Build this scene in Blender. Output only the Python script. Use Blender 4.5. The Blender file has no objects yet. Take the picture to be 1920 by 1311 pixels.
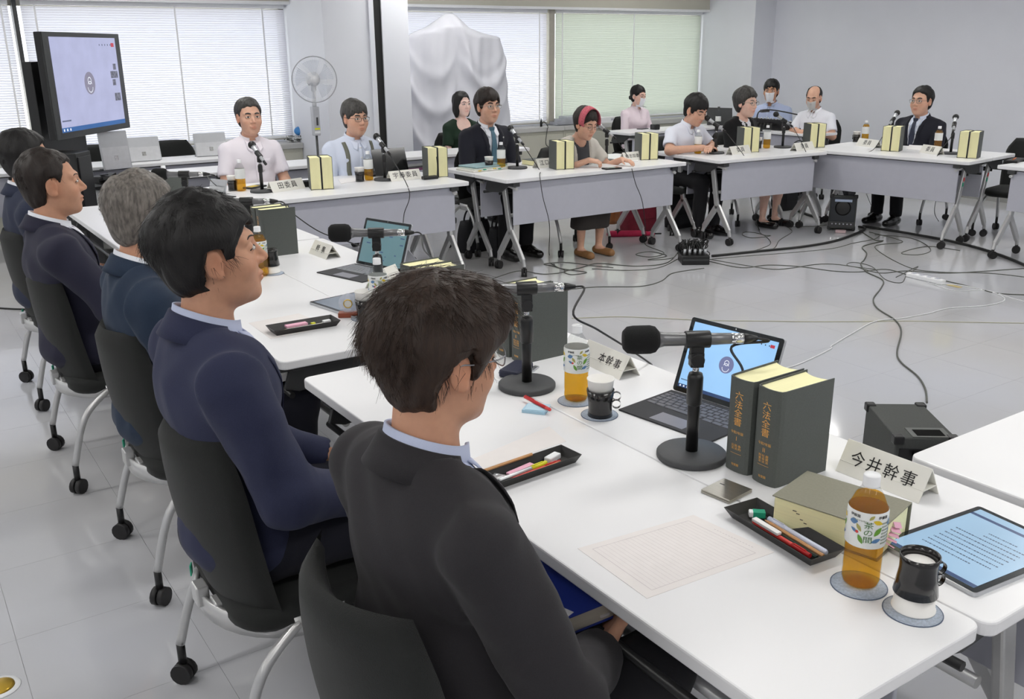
import bpy, bmesh, math, random
import numpy as np
from mathutils import Vector, Matrix, Euler
PI = math.pi
sc = bpy.context.scene
COL = sc.collection
random.seed(7)

# ------------------------------------------------------------------ camera
CAM_H, CAM_F, CAM_P, CAM_R, CAM_YAW = 1.6191, 1758.967, 0.3095, -0.0098, -0.9807
XA = (-math.sin(CAM_YAW), math.cos(CAM_YAW))          # room x axis seen from the calibration frame
FWD0 = Vector((XA[1], XA[0], 0)); RGT0 = Vector((XA[0], -XA[1], 0)); UP0 = Vector((0, 0, 1))
_f = FWD0 * math.cos(CAM_P) - UP0 * math.sin(CAM_P)
_u = FWD0 * math.sin(CAM_P) + UP0 * math.cos(CAM_P)
CR = RGT0 * math.cos(CAM_R) + _u * math.sin(CAM_R)
CU = -RGT0 * math.sin(CAM_R) + _u * math.cos(CAM_R)
CF = _f
cam = bpy.data.objects.new('camera', bpy.data.cameras.new('camera'))
COL.objects.link(cam)
cam.matrix_world = Matrix(((CR.x, CU.x, -CF.x, 0), (CR.y, CU.y, -CF.y, 0), (CR.z, CU.z, -CF.z, CAM_H), (0, 0, 0, 1)))
cam.data.sensor_width = 36.0
cam.data.lens = CAM_F / 1920 * 36
cam.data.clip_start = 0.05
sc.camera = cam

def at(px, py, z):
    """point of the plane at height z that the photograph shows at pixel (px, py)"""
    d = CR * ((px - 960) / CAM_F) - CU * ((py - 655.5) / CAM_F) + CF
    t = (z - CAM_H) / d.z
    return Vector((d.x * t, d.y * t, z))
def px_of(p):
    q = Vector(p) - Vector((0, 0, CAM_H))
    w = q.dot(CF)
    return (960 + CAM_F * q.dot(CR) / w, 655.5 - CAM_F * q.dot(CU) / w)
def on_y(px, py, y):
    d = CR * ((px - 960) / CAM_F) - CU * ((py - 655.5) / CAM_F) + CF
    t = y / d.y
    return Vector((d.x * t, y, CAM_H + d.z * t))
def on_x(px, py, x):
    d = CR * ((px - 960) / CAM_F) - CU * ((py - 655.5) / CAM_F) + CF
    t = x / d.x
    return Vector((x, d.y * t, CAM_H + d.z * t))

# ------------------------------------------------------------------ view, sky, sun, ceiling light
vs = sc.view_settings
vs.view_transform = 'Standard'; vs.look = 'None'; vs.gamma = 1.0; vs.use_curve_mapping = False
vs.exposure = 0.5
wd = bpy.data.worlds.new('World'); sc.world = wd; wd.use_nodes = True
wn = wd.node_tree.nodes; wn.clear()
wo = wn.new('ShaderNodeOutputWorld'); wb = wn.new('ShaderNodeBackground')
wb.inputs[0].default_value = (0.90, 0.93, 1.0, 1); wb.inputs[1].default_value = 1.85
wd.node_tree.links.new(wb.outputs[0], wo.inputs[0])
sun = bpy.data.objects.new('sun', bpy.data.lights.new('sun', 'SUN')); COL.objects.link(sun)
sun.data.energy = 11.0; sun.data.angle = 0.02; sun.data.color = (1, .97, .92)
sun.rotation_euler = Vector((0.35, 1.0, -1.15)).to_track_quat('-Z', 'Y').to_euler()
CEIL = 2.62
LAMP_W = 11.0
for ix in range(5):
    for iy in range(6):
        l = bpy.data.objects.new('ceiling_lamp_light', bpy.data.lights.new('ceiling_lamp_light', 'AREA'))
        l.data.shape = 'RECTANGLE'; l.data.size = 1.2; l.data.size_y = 0.14
        l.data.energy = LAMP_W; l.data.color = (1.0, 0.985, 0.95)
        l.location = (-4.0 + ix * 3.0, -2.2 + iy * 2.1, CEIL - 0.035)
        COL.objects.link(l)

# ------------------------------------------------------------------ materials
def lin(c):
    return tuple(((v / 255) / 12.92 if v <= 10 else (((v / 255) + .055) / 1.055) ** 2.4) for v in c)
MATS = {}
def mat(name, rgb, rough=.5, metal=0.0, var=.04, scale=30.0, bump=0.0, bscale=None, spec=.5, coat=0.0, stretch=None, sheen=0.0, trans=0.0):
    """procedural principled material: base colour broken up by noise, optional bump"""
    m = bpy.data.materials.new(name); m.use_nodes = True
    nt = m.node_tree; b = nt.nodes['Principled BSDF']
    c = lin(rgb)
    b.inputs['Roughness'].default_value = rough; b.inputs['Metallic'].default_value = metal
    b.inputs['Specular IOR Level'].default_value = spec
    b.inputs['Coat Weight'].default_value = coat
    if sheen: b.inputs['Sheen Weight'].default_value = sheen
    if trans: b.inputs['Transmission Weight'].default_value = trans
    tc = nt.nodes.new('ShaderNodeTexCoord'); mp = nt.nodes.new('ShaderNodeMapping')
    nt.links.new(tc.outputs['Object'], mp.inputs[0])
    if stretch: mp.inputs['Scale'].default_value = stretch
    nz = nt.nodes.new('ShaderNodeTexNoise'); nz.inputs['Scale'].default_value = scale; nz.inputs['Detail'].default_value = 3
    nt.links.new(mp.outputs[0], nz.inputs['Vector'])
    rp = nt.nodes.new('ShaderNodeValToRGB')
    rp.color_ramp.elements[0].position = .3; rp.color_ramp.elements[1].position = .7
    rp.color_ramp.elements[0].color = (*[max(0, v * (1 - var)) for v in c], 1)
    rp.color_ramp.elements[1].color = (*[min(1, v * (1 + var)) for v in c], 1)
    nt.links.new(nz.outputs['Fac'], rp.inputs[0]); nt.links.new(rp.outputs[0], b.inputs['Base Color'])
    if bump:
        nb = nt.nodes.new('ShaderNodeTexNoise'); nb.inputs['Scale'].default_value = bscale or scale * 6; nb.inputs['Detail'].default_value = 2
        nt.links.new(mp.outputs[0], nb.inputs['Vector'])
        bp = nt.nodes.new('ShaderNodeBump'); bp.inputs['Strength'].default_value = bump; bp.inputs['Distance'].default_value = .002
        nt.links.new(nb.outputs['Fac'], bp.inputs['Height']); nt.links.new(bp.outputs[0], b.inputs['Normal'])
    MATS[name] = m
    return m
def emit(name, rgb, strength=1.0, rough=.25, var=.05, scale=6.0):
    m = mat(name, (10, 10, 12), rough=rough, var=0)
    nt = m.node_tree; b = nt.nodes['Principled BSDF']; c = lin(rgb)
    nz = nt.nodes.new('ShaderNodeTexNoise'); nz.inputs['Scale'].default_value = scale
    rp = nt.nodes.new('ShaderNodeValToRGB')
    rp.color_ramp.elements[0].position = .35; rp.color_ramp.elements[1].position = .65
    rp.color_ramp.elements[0].color = (*[v * (1 - var) for v in c], 1); rp.color_ramp.elements[1].color = (*[min(1, v * (1 + var)) for v in c], 1)
    tc = nt.nodes.new('ShaderNodeTexCoord'); nt.links.new(tc.outputs['Object'], nz.inputs['Vector'])
    nt.links.new(nz.outputs['Fac'], rp.inputs[0]); nt.links.new(rp.outputs[0], b.inputs['Emission Color'])
    b.inputs['Emission Strength'].default_value = strength
    return m
def see_through(name, rgb, mix, base_rgb, rough=.1, spec=.5):
    """clear plastic, glass or liquid: tinted straight-through light mixed with a glossy surface"""
    m = mat(name, base_rgb, rough=rough, var=.02, spec=spec)
    nt = m.node_tree; b = nt.nodes['Principled BSDF']; out = nt.nodes['Material Output']
    tr = nt.nodes.new('ShaderNodeBsdfTransparent'); tr.inputs[0].default_value = (*lin(rgb), 1)
    mx = nt.nodes.new('ShaderNodeMixShader'); mx.inputs[0].default_value = mix
    nt.links.new(tr.outputs[0], mx.inputs[1]); nt.links.new(b.outputs[0], mx.inputs[2]); nt.links.new(mx.outputs[0], out.inputs[0])
    return m

M_WHITE_TOP = mat('table_top_white', (238, 238, 240), rough=.32, var=.008, scale=4)
M_PANEL = mat('panel_grey', (186, 187, 198), rough=.55, var=.015, scale=20)
M_SILVER = mat('silver_paint', (196, 196, 196), rough=.32, metal=.55, var=.02)
M_CHROME = mat('chrome', (215, 215, 215), rough=.12, metal=1.0, var=.02)
M_BLACK = mat('black_plastic', (22, 22, 23), rough=.38, var=.06)
M_RUBBER = mat('black_rubber', (28, 27, 28), rough=.55, var=.06)
M_DKGREY = mat('dark_grey', (62, 63, 64), rough=.5, var=.05)
M_FOAM = mat('black_foam', (15, 15, 16), rough=.95, var=.2, scale=400, bump=.6, bscale=900)
M_FABRIC = mat('chair_fabric', (27, 29, 28), rough=.95, var=.1, scale=500, bump=.5, bscale=700, sheen=.08)
M_WHITE_PL = mat('white_plastic', (240, 241, 243), rough=.35, var=.01)
M_PAPER = mat('paper', (240, 238, 238), rough=.8, var=.01)
M_PAPER_G = mat('form_paper', (236, 231, 229), rough=.85, var=.012)
M_COVER = mat('book_cover_grey', (88, 92, 89), rough=.72, var=.06, scale=300, bump=.3, bscale=600)
M_PAGES = mat('page_edge_yellow', (247, 242, 192), rough=.85, var=.035, scale=8, stretch=(1, 40, 40))
M_GOLD = mat('gold_print', (236, 176, 92), rough=.4, metal=.1, var=.05)
M_INK = mat('ink_black', (24, 22, 22), rough=.6, var=.05)
M_PLATE = mat('cream_plate', (236, 234, 226), rough=.45, var=.015)
M_PET = see_through('clear_bottle_plastic', (250, 251, 251), .13, (120, 126, 130), rough=.06, spec=.8)
M_TEA = see_through('green_tea', (254, 221, 100), .16, (240, 176, 4), rough=.08)
M_GLASS = see_through('window_glass', (250, 252, 252), .06, (220, 230, 235), rough=.03)
M_CRYSTAL = see_through('crystal', (246, 248, 252), .38, (235, 238, 245), rough=.03, spec=.9)
M_WALL = mat('wall_paint', (226, 228, 236), rough=.8, var=.012, scale=3)
M_COLUMN = mat('column_paint', (228, 230, 237), rough=.75, var=.012, scale=3)
M_BEIGE = mat('soffit_beige', (206, 203, 190), rough=.8, var=.02, scale=4)
M_CAB = mat('cabinet_cream', (198, 197, 184), rough=.5, var=.02, scale=5)
M_CABTOP = mat('cabinet_top', (196, 196, 194), rough=.5, var=.02, scale=5)
M_CEIL = mat('ceiling_board', (226, 226, 224), rough=.9, var=.03, scale=60)
def slat_mat(name, rgb, f):
    m = mat(name, rgb, rough=.45, var=.01); nt = m.node_tree
    tl = nt.nodes.new('ShaderNodeBsdfTranslucent'); tl.inputs[0].default_value = (*lin(rgb), 1)
    mx = nt.nodes.new('ShaderNodeMixShader'); mx.inputs[0].default_value = f
    nt.links.new(nt.nodes['Principled BSDF'].outputs[0], mx.inputs[1]); nt.links.new(tl.outputs[0], mx.inputs[2])
    nt.links.new(mx.outputs[0], nt.nodes['Material Output'].inputs[0]); return m
M_SLAT = slat_mat('blind_slat', (228, 228, 236), .35)
M_SLAT_G = slat_mat('blind_slat_greenish', (208, 214, 204), .28)
M_BLUEBOOK = mat('blue_cloth', (38, 62, 160), rough=.55, var=.04, scale=200)
M_COASTER = mat('coaster_paper', (176, 186, 200), rough=.9, var=.16, scale=260)
M_COASTRIM = mat('coaster_rim', (96, 108, 130), rough=.9)
M_CUP = mat('paper_cup_white', (244, 242, 238), rough=.5, var=.01)
M_HOLDER = mat('cup_holder_black', (26, 24, 24), rough=.22, var=.05, coat=.3)
M_TRAY = mat('tray_black', (33, 32, 31), rough=.45, var=.06, bump=.15, bscale=400)
M_PINK = mat('sticky_pink', (240, 182, 204), rough=.8)
M_BLUEPAD = mat('sticky_blue', (170, 206, 226), rough=.8)
M_RED = mat('pen_red', (196, 36, 40), rough=.3)
M_ORANGE = mat('pencil_orange', (208, 116, 60), rough=.4)
M_WOOD = mat('pencil_wood', (206, 154, 104), rough=.55, var=.08)
M_YELLOW = mat('marker_yellow', (222, 222, 40), rough=.35)
M_GREEN = mat('sticker_green', (36, 168, 132), rough=.5)
M_STRED = mat('sticker_red', (214, 64, 60), rough=.5)
M_LAVENDER = mat('marker_body', (206, 212, 232), rough=.3)
M_DKGREEN = mat('pencil_green', (22, 48, 42), rough=.35)
M_SILVERTAB = mat('tablet_silver', (190, 192, 196), rough=.3, metal=.7, var=.02)
M_KEY = mat('key_grey', (98, 98, 104), rough=.5)
M_KEYB = mat('keyboard_cover', (54, 54, 57), rough=.75, var=.06, scale=300)
M_BROWN = mat('brown_base', (148, 76, 52), rough=.4, var=.06)
M_BRASS = mat('brass', (214, 176, 70), rough=.3, metal=.8)
M_CORD = mat('grey_cord', (88, 90, 84), rough=.6)
M_CORDB = mat('black_cord', (30, 30, 30), rough=.5)
M_CORDW = mat('white_cord', (222, 223, 224), rough=.5)
M_SCREEN_OFF = mat('dark_glass', (34, 38, 42), rough=.08, var=.02, coat=.4)
M_SCREEN_GREY = mat('sleeping_glass', (142, 152, 166), rough=.12, var=.03, scale=5)
M_EM_BLUE = emit('screen_blue', (150, 196, 240), .8)
M_EM_LAV = emit('screen_lavender', (186, 190, 226), .62)
M_EM_DOC = emit('screen_document', (146, 178, 204), .8)
M_EM_TEAL = emit('screen_teal', (104, 142, 150), .55)
M_EM_BAR = emit('screen_taskbar', (40, 90, 150), .8)
M_EM_BARD = emit('screen_taskbar_dark', (40, 66, 110), .7)
M_EM_ICON = emit('screen_icon', (112, 118, 160), .7)
M_EM_ICONG = emit('screen_icon_grey', (150, 146, 168), .55)
M_EM_WHITE = emit('screen_white', (232, 236, 246), .75)
M_EM_RED = emit('screen_red', (200, 60, 80), .6)
M_EM_TEXT = emit('screen_text', (52, 70, 96), .5)
M_EM_GREY = emit('screen_thumb', (120, 122, 140), .5, var=.5, scale=40)
M_CLOTH = mat('white_sheet', (214, 215, 223), rough=.9, var=.01, scale=10)
M_BAG = mat('black_bag', (24, 25, 30), rough=.7, var=.1, bump=.3, bscale=200)
M_BAGRED = mat('red_bag', (128, 30, 50), rough=.75, var=.12, bump=.3, bscale=200)
M_UMB = mat('umbrella_pink', (206, 36, 84), rough=.6, var=.06)
M_TAN = mat('tan_leather', (150, 92, 48), rough=.6, var=.1)
M_SPK = mat('speaker_carpet', (74, 76, 74), rough=.85, var=.08, scale=200, bump=.5, bscale=500)
M_GRILLE = mat('speaker_grille', (40, 44, 50), rough=.6, var=.1, scale=200)
# ------------------------------------------------------------------ mesh helpers
class MB:
    """collects shapes; build() links them as ONE mesh object"""
    def __init__(s): s.v = []; s.f = []; s.mi = []; s.sm = []
    def add(s, vs, fs, mi=0, smooth=False, M=None):
        o = len(s.v)
        if M is not None: vs = [M @ Vector(p) for p in vs]
        s.v += [tuple(p) for p in vs]; s.f += [tuple(i + o for i in f) for f in fs]
        s.mi += [mi] * len(fs); s.sm += [smooth] * len(fs)
        return s
    def box(s, c, d, mi=0, M=None, R=None, taper=1.0):
        x, y, z = [k / 2 for k in d]; t = taper
        vs = [Vector(p) for p in ((-x, -y, -z), (x, -y, -z), (x, y, -z), (-x, y, -z), (-x * t, -y * t, z), (x * t, -y * t, z), (x * t, y * t, z), (-x * t, y * t, z))]
        if R is not None: vs = [R @ p for p in vs]
        vs = [p + Vector(c) for p in vs]
        return s.add(vs, [(0, 3, 2, 1), (4, 5, 6, 7), (0, 1, 5, 4), (1, 2, 6, 5), (2, 3, 7, 6), (3, 0, 4, 7)], mi, False, M)
    def tube(s, pts, r, n=8, mi=0, M=None, caps=True, smooth=True):
        pts = [Vector(p) for p in pts]
        rs = r if isinstance(r, (list, tuple)) else [r] * len(pts)
        vs = []; fs = []; prev = None
        for i, p in enumerate(pts):
            a = pts[max(i - 1, 0)]; b = pts[min(i + 1, len(pts) - 1)]
            t = (b - a)
            if t.length < 1e-9: t = Vector((0, 0, 1))
            t.normalize()
            if prev is None:
                u = t.orthogonal().normalized()
            else:
                u = (prev - t * prev.dot(t))
                u = u.normalized() if u.length > 1e-6 else t.orthogonal().normalized()
            prev = u; w = t.cross(u)
            for k in range(n):
                an = 2 * PI * k / n
                vs.append(p + (u * math.cos(an) + w * math.sin(an)) * rs[i])
        for i in range(len(pts) - 1):
            for k in range(n):
                k2 = (k + 1) % n
                fs.append((i * n + k, i * n + k2, (i + 1) * n + k2, (i + 1) * n + k))
        s.add(vs, fs, mi, smooth, M)
        if caps:
            s.add(vs[:n], [tuple(range(n - 1, -1, -1))], mi, False, M); s.add(vs[-n:], [tuple(range(n))], mi, False, M)
        return s
    def lathe(s, prof, n=24, mi=0, M=None, smooth=True, caps=False, sx=1.0, sy=1.0):
        vs = []; fs = []
        for r, z in prof:
            for k in range(n):
                a = 2 * PI * k / n; vs.append((r * math.cos(a) * sx, r * math.sin(a) * sy, z))
        for i in range(len(prof) - 1):
            for k in range(n):
                k2 = (k + 1) % n; fs.append((i * n + k, i * n + k2, (i + 1) * n + k2, (i + 1) * n + k))
        s.add(vs, fs, mi, smooth, M)
        if caps:
            s.add(vs[:n], [tuple(range(n - 1, -1, -1))], mi, False, M); s.add(vs[-n:], [tuple(range(n))], mi, False, M)
        return s
    def prism(s, poly, h0, h1, mi=0, M=None, smooth=False):
        """polygon in xy (counter-clockwise), extruded from z=h0 to h1"""
        n = len(poly)
        vs = [(x, y, h0) for x, y in poly] + [(x, y, h1) for x, y in poly]
        fs = [tuple(range(n - 1, -1, -1)), tuple(range(n, 2 * n))]
        s.add(vs, fs, mi, False, M)
        s.add(vs, [(i, (i + 1) % n, n + (i + 1) % n, n + i) for i in range(n)], mi, smooth, M)
        return s
    def ball(s, c, r, n=12, m=8, mi=0, M=None):
        if not isinstance(r, (list, tuple)): r = (r, r, r)
        vs = []; fs = []
        for i in range(m + 1):
            t = PI * i / m
            for k in range(n):
                a = 2 * PI * k / n
                vs.append((c[0] + r[0] * math.sin(t) * math.cos(a), c[1] + r[1] * math.sin(t) * math.sin(a), c[2] - r[2] * math.cos(t)))
        for i in range(m):
            for k in range(n):
                k2 = (k + 1) % n; fs.append((i * n + k, i * n + k2, (i + 1) * n + k2, (i + 1) * n + k))
        return s.add(vs, fs, mi, True, M)
    def build(s, name, mats, parent=None, bevel=0.0, seg=2, weld=True, M=None):
        me = bpy.data.meshes.new(name)
        me.from_pydata(s.v, [], s.f); me.validate()
        ml = mats if isinstance(mats, (list, tuple)) else [mats]
        for m in ml: me.materials.append(m)
        if len(me.polygons) == len(s.f):
            me.polygons.foreach_set('material_index', s.mi); me.polygons.foreach_set('use_smooth', s.sm)
        bm = bmesh.new(); bm.from_mesh(me)
        if weld: bmesh.ops.remove_doubles(bm, verts=bm.verts, dist=1e-5)
        bmesh.ops.recalc_face_normals(bm, faces=bm.faces)
        if bevel:
            es = [e for e in bm.edges if len(e.link_faces) == 2 and e.calc_face_angle(0) > .6]
            bmesh.ops.bevel(bm, geom=es, offset=bevel, segments=seg, affect='EDGES', profile=.5, clamp_overlap=True)
        bm.to_mesh(me); bm.free()
        o = bpy.data.objects.new(name, me); COL.objects.link(o)
        if parent is not None: o.parent = parent
        if M is not None: o.matrix_local = M
        return o
def tag(o, label=None, cat=None, group=None, kind=None):
    if label: o['label'] = label
    if cat: o['category'] = cat
    if group: o['group'] = group
    if kind: o['kind'] = kind
    return o
def thing(name, label, cat, loc=(0, 0, 0), rz=0.0, group=None):
    o = bpy.data.objects.new(name, None); o.empty_display_size = .05; COL.objects.link(o)
    o.location = loc; o.rotation_euler = (0, 0, rz)
    return tag(o, label, cat, group)
def dup(root, loc, rz=0.0, label=None, group=None):
    r = root.copy(); COL.objects.link(r); r.location = loc; r.rotation_euler = (0, 0, rz)
    if label: r['label'] = label
    if group: r['group'] = group
    for ch in list(root.children):
        c = ch.copy(); COL.objects.link(c); c.parent = r
        for g in list(ch.children):
            d = g.copy(); COL.objects.link(d); d.parent = c
    return r
def TR(loc, rz=0.0, rx=0.0, ry=0.0):
    return Matrix.Translation(loc) @ Euler((rx, ry, rz)).to_matrix().to_4x4()
def rrect(w, h, r, n=5):
    pts = []
    for cx, cy, a0 in ((w / 2 - r, -h / 2 + r, -PI / 2), (w / 2 - r, h / 2 - r, 0), (-w / 2 + r, h / 2 - r, PI / 2), (-w / 2 + r, -h / 2 + r, PI)):
        for i in range(n + 1):
            a = a0 + PI / 2 * i / n; pts.append((cx + r * math.cos(a), cy + r * math.sin(a)))
    return pts
def spline(pts, sub=6):
    """Catmull-Rom through the points"""
    P = [Vector(p) for p in pts]
    if len(P) < 3: return P
    out = []
    for i in range(len(P) - 1):
        p0 = P[max(i - 1, 0)]; p1 = P[i]; p2 = P[i + 1]; p3 = P[min(i + 2, len(P) - 1)]
        for k in range(sub):
            t = k / sub
            out.append(.5 * ((2 * p1) + (p2 - p0) * t + (2 * p0 - 5 * p1 + 4 * p2 - p3) * t * t + (3 * p1 - p0 - 3 * p2 + p3) * t ** 3))
    return out + [P[-1]]
_TXT = {}
def text_mb(body, size, depth=0.0004, align='CENTER', spacing=1.0):
    """glyph outlines as mesh data (verts, faces), lying in xy"""
    key = (body, size, depth, align, spacing)
    if key not in _TXT:
        cu = bpy.data.curves.new('glyphs', 'FONT'); cu.body = body; cu.size = size; cu.extrude = depth
        cu.align_x = align; cu.align_y = 'CENTER'; cu.space_character = spacing; cu.resolution_u = 3
        ob = bpy.data.objects.new('glyphs', cu); COL.objects.link(ob)
        dg = bpy.context.evaluated_depsgraph_get(); me = ob.evaluated_get(dg).to_mesh()
        _TXT[key] = ([tuple(v.co) for v in me.vertices], [tuple(p.vertices) for p in me.polygons])
        ob.evaluated_get(dg).to_mesh_clear()
        bpy.data.objects.remove(ob); bpy.data.curves.remove(cu)
    return _TXT[key]
def put_text(name, body, size, m, parent, M, depth=.0004, spacing=1.0, warp=None):
    v, f = text_mb(body, size, depth, spacing=spacing)
    mb = MB(); v2 = [M @ Vector(p) for p in v]
    if warp: v2 = [warp(p) for p in v2]
    mb.add(v2, f)
    return mb.build(name, m, parent, weld=False)
def add_text(mb, body, size, M, mi=0, depth=.0004, warp=None, spacing=1.0):
    v, f = text_mb(body, size, depth, spacing=spacing)
    v2 = [M @ Vector(p) for p in v]
    if warp: v2 = [warp(p) for p in v2]
    mb.add(v2, f, mi)
# ------------------------------------------------------------------ the room
X0, X1, Y0, WALL_Y, COL_Y = -6.2, 10.03, -4.0, 9.70, 8.77
def struct(o): o['kind'] = 'structure'; return o
# floor: base slab and vinyl tiles with hairline joints
fm = mat('floor_vinyl', (200, 200, 203), rough=.16, var=.03, scale=2.2, spec=.75)
def floor_nodes(m):
    nt = m.node_tree; b = nt.nodes['Principled BSDF']
    tc = nt.nodes.new('ShaderNodeNewGeometry')
    nz = nt.nodes.new('ShaderNodeTexNoise'); nz.inputs['Scale'].default_value = 1.6; nz.inputs['Detail'].default_value = 5
    nt.links.new(tc.outputs['Position'], nz.inputs['Vector'])
    mr = nt.nodes.new('ShaderNodeMapRange'); mr.inputs[3].default_value = .05; mr.inputs[4].default_value = .15
    nt.links.new(nz.outputs['Fac'], mr.inputs[0]); nt.links.new(mr.outputs[0], b.inputs['Roughness'])
    # scuffs: thin dark scratches here and there
    mp = nt.nodes.new('ShaderNodeMapping'); mp.inputs['Scale'].default_value = (3, 26, 1); mp.inputs['Rotation'].default_value = (0, 0, .9)
    nt.links.new(tc.outputs['Position'], mp.inputs[0])
    n2 = nt.nodes.new('ShaderNodeTexNoise'); n2.inputs['Scale'].default_value = 3.0; n2.inputs['Detail'].default_value = 6
    nt.links.new(mp.outputs[0], n2.inputs['Vector'])
    r2 = nt.nodes.new('ShaderNodeValToRGB'); r2.color_ramp.elements[0].position = .70; r2.color_ramp.elements[1].position = .82
    r2.color_ramp.elements[0].color = (1, 1, 1, 1); r2.color_ramp.elements[1].color = (.62, .6, .57, 1)
    nt.links.new(n2.outputs['Fac'], r2.inputs[0])
    n3 = nt.nodes.new('ShaderNodeTexNoise'); n3.inputs['Scale'].default_value = .55; n3.inputs['Detail'].default_value = 4
    nt.links.new(tc.outputs['Position'], n3.inputs['Vector'])
    r3 = nt.nodes.new('ShaderNodeValToRGB'); r3.color_ramp.elements[0].position = .35; r3.color_ramp.elements[1].position = .65
    c = lin((195, 197, 204)); d = lin((189, 188, 188))
    r3.color_ramp.elements[0].color = (*d, 1); r3.color_ramp.elements[1].color = (*c, 1)
    nt.links.new(n3.outputs['Fac'], r3.inputs[0])
    mx = nt.nodes.new('ShaderNodeMix'); mx.data_type = 'RGBA'; mx.blend_type = 'MULTIPLY'; mx.inputs[0].default_value = .5
    nt.links.new(r3.outputs[0], mx.inputs[6]); nt.links.new(r2.outputs[0], mx.inputs[7]); nt.links.new(mx.outputs[2], b.inputs['Base Color'])
floor_nodes(fm)
fj = mat('floor_joint', (168, 166, 162), rough=.5)
floor = struct(MB().box(((X0 + X1) / 2, (Y0 + WALL_Y) / 2, -.0525), (X1 - X0 + .4, WALL_Y - Y0 + .4, .1)).build('floor', fj))
TS = .45
tile_me = None
cand = []
for i in range(int((X1 - X0) / TS) + 2):
    for j in range(int((WALL_Y - Y0) / TS) + 2):
        x = X0 + (i + .5) * TS; y = Y0 + (j + .5) * TS
        if x - TS / 2 > X1 or y - TS / 2 > WALL_Y: continue
        dd = Vector((x, y, 0)) - Vector((0, 0, CAM_H))
        vis = False
        if dd.dot(CF) > .3:
            u, v = px_of((x, y, 0)); vis = -250 < u < 2170 and -100 < v < 1560
        cand.append((0 if vis else 1, math.hypot(x, y), x, y))
cand.sort()
rest = MB()
for k, (h, d, x, y) in enumerate(cand):
    g = .0009
    if k < 295 and h == 0:
        if tile_me is None:
            tile_me = MB().box((0, 0, -.001), (TS - g, TS - g, .002)).build('floor_tile', fm, floor)
            o = tile_me
        else:
            o = tile_me.copy(); COL.objects.link(o); o.parent = floor
        o.location = (x, y, 0)
    else:
        rest.box((x, y, -.001), (TS - g, TS - g, .002))
tag(rest.build('floor_tile_field', fm, floor, weld=False), kind='stuff')
# ceiling with lamp fixtures
struct(MB().box(((X0 + X1) / 2, (Y0 + WALL_Y + .5) / 2, CEIL + .1), (X1 - X0 + .6, WALL_Y - Y0 + 1.2, .2)).build('ceiling', M_CEIL))
# walls
struct(MB().box((X1 + .1, (Y0 + WALL_Y) / 2, CEIL / 2), (.2, WALL_Y - Y0 + .6, CEIL)).build('wall_right', M_WALL))
struct(MB().box((X0 - .1, (Y0 + WALL_Y) / 2, CEIL / 2), (.2, WALL_Y - Y0 + .6, CEIL)).build('wall_left', M_WALL))
struct(MB().box(((X0 + X1) / 2, Y0 - .1, CEIL / 2), (X1 - X0 + .2, .2, CEIL)).build('wall_front', M_WALL))
SILL, HEAD = .735, 2.08
cx0, cx1 = .3875 * WALL_Y, .4817 * WALL_Y             # square column between the two windows
px0 = .9945 * WALL_Y
wb_ = MB().box(((X0 + X1) / 2, WALL_Y + .12, SILL / 2), (X1 - X0, .2, SILL))
wb_.box(((X0 + X1) / 2, WALL_Y + .12, (HEAD + CEIL) / 2), (X1 - X0, .2, CEIL - HEAD))
struct(wb_.build('wall_back', M_WALL))
struct(MB().box(((cx0 + cx1) / 2, (COL_Y + WALL_Y + .2) / 2, CEIL / 2), (cx1 - cx0, WALL_Y + .2 - COL_Y, CEIL)).build('column', M_COLUMN, bevel=.006))
struct(MB().box(((px0 + X1 + .02) / 2, (COL_Y + WALL_Y + .2) / 2, CEIL / 2), (X1 + .02 - px0, WALL_Y + .2 - COL_Y, CEIL)).build('column', M_COLUMN, bevel=.006))
# slim metal cover with a black gap running up the column face
pxl = on_y(698, 60, COL_Y).x; pxr = on_y(714, 60, COL_Y).x
t1 = MB().box((pxl - .012, COL_Y - .012, CEIL / 2), (.05, .024, CEIL)).box((pxr + .03, COL_Y - .012, CEIL / 2), (.05, .024, CEIL))
struct(t1.build('trim_1', M_COLUMN))
struct(MB().box(((pxl + pxr) / 2 + .004, COL_Y - .003, CEIL / 2), (pxr - pxl + .04, .006, CEIL)).build('trim_2', mat('gap_black', (26, 26, 26), rough=.7)))
# soffits over the windows with a white lower edge
for k, (a, b) in enumerate(((X0, cx0), (cx1, px0))):
    struct(MB().box(((a + b) / 2, WALL_Y - .06, (HEAD + .02 + CEIL) / 2), (b - a, .13, CEIL - HEAD - .02)).build('trim_%d' % (3 + 2 * k), M_BEIGE))
    struct(MB().box(((a + b) / 2, WALL_Y - .065, HEAD + .007), (b - a, .15, .026)).build('trim_%d' % (4 + 2 * k), M_WHITE_PL))
p = on_y(530, 5, WALL_Y - .127)
tag(MB().box((0, 0, 0), (.045, .006, .022)).build('tag_sticker', mat('teal_tag', (40, 140, 160), rough=.5), M=TR((p.x, WALL_Y - .129, p.z))), 'small teal sticker on the beige soffit above the left window', 'sticker')
struct(MB().box((X1 - .006, (Y0 + COL_Y) / 2, .04), (.012, COL_Y - Y0, .08)).build('baseboard_right', mat('baseboard_grey', (150, 150, 148), rough=.6)))
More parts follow.
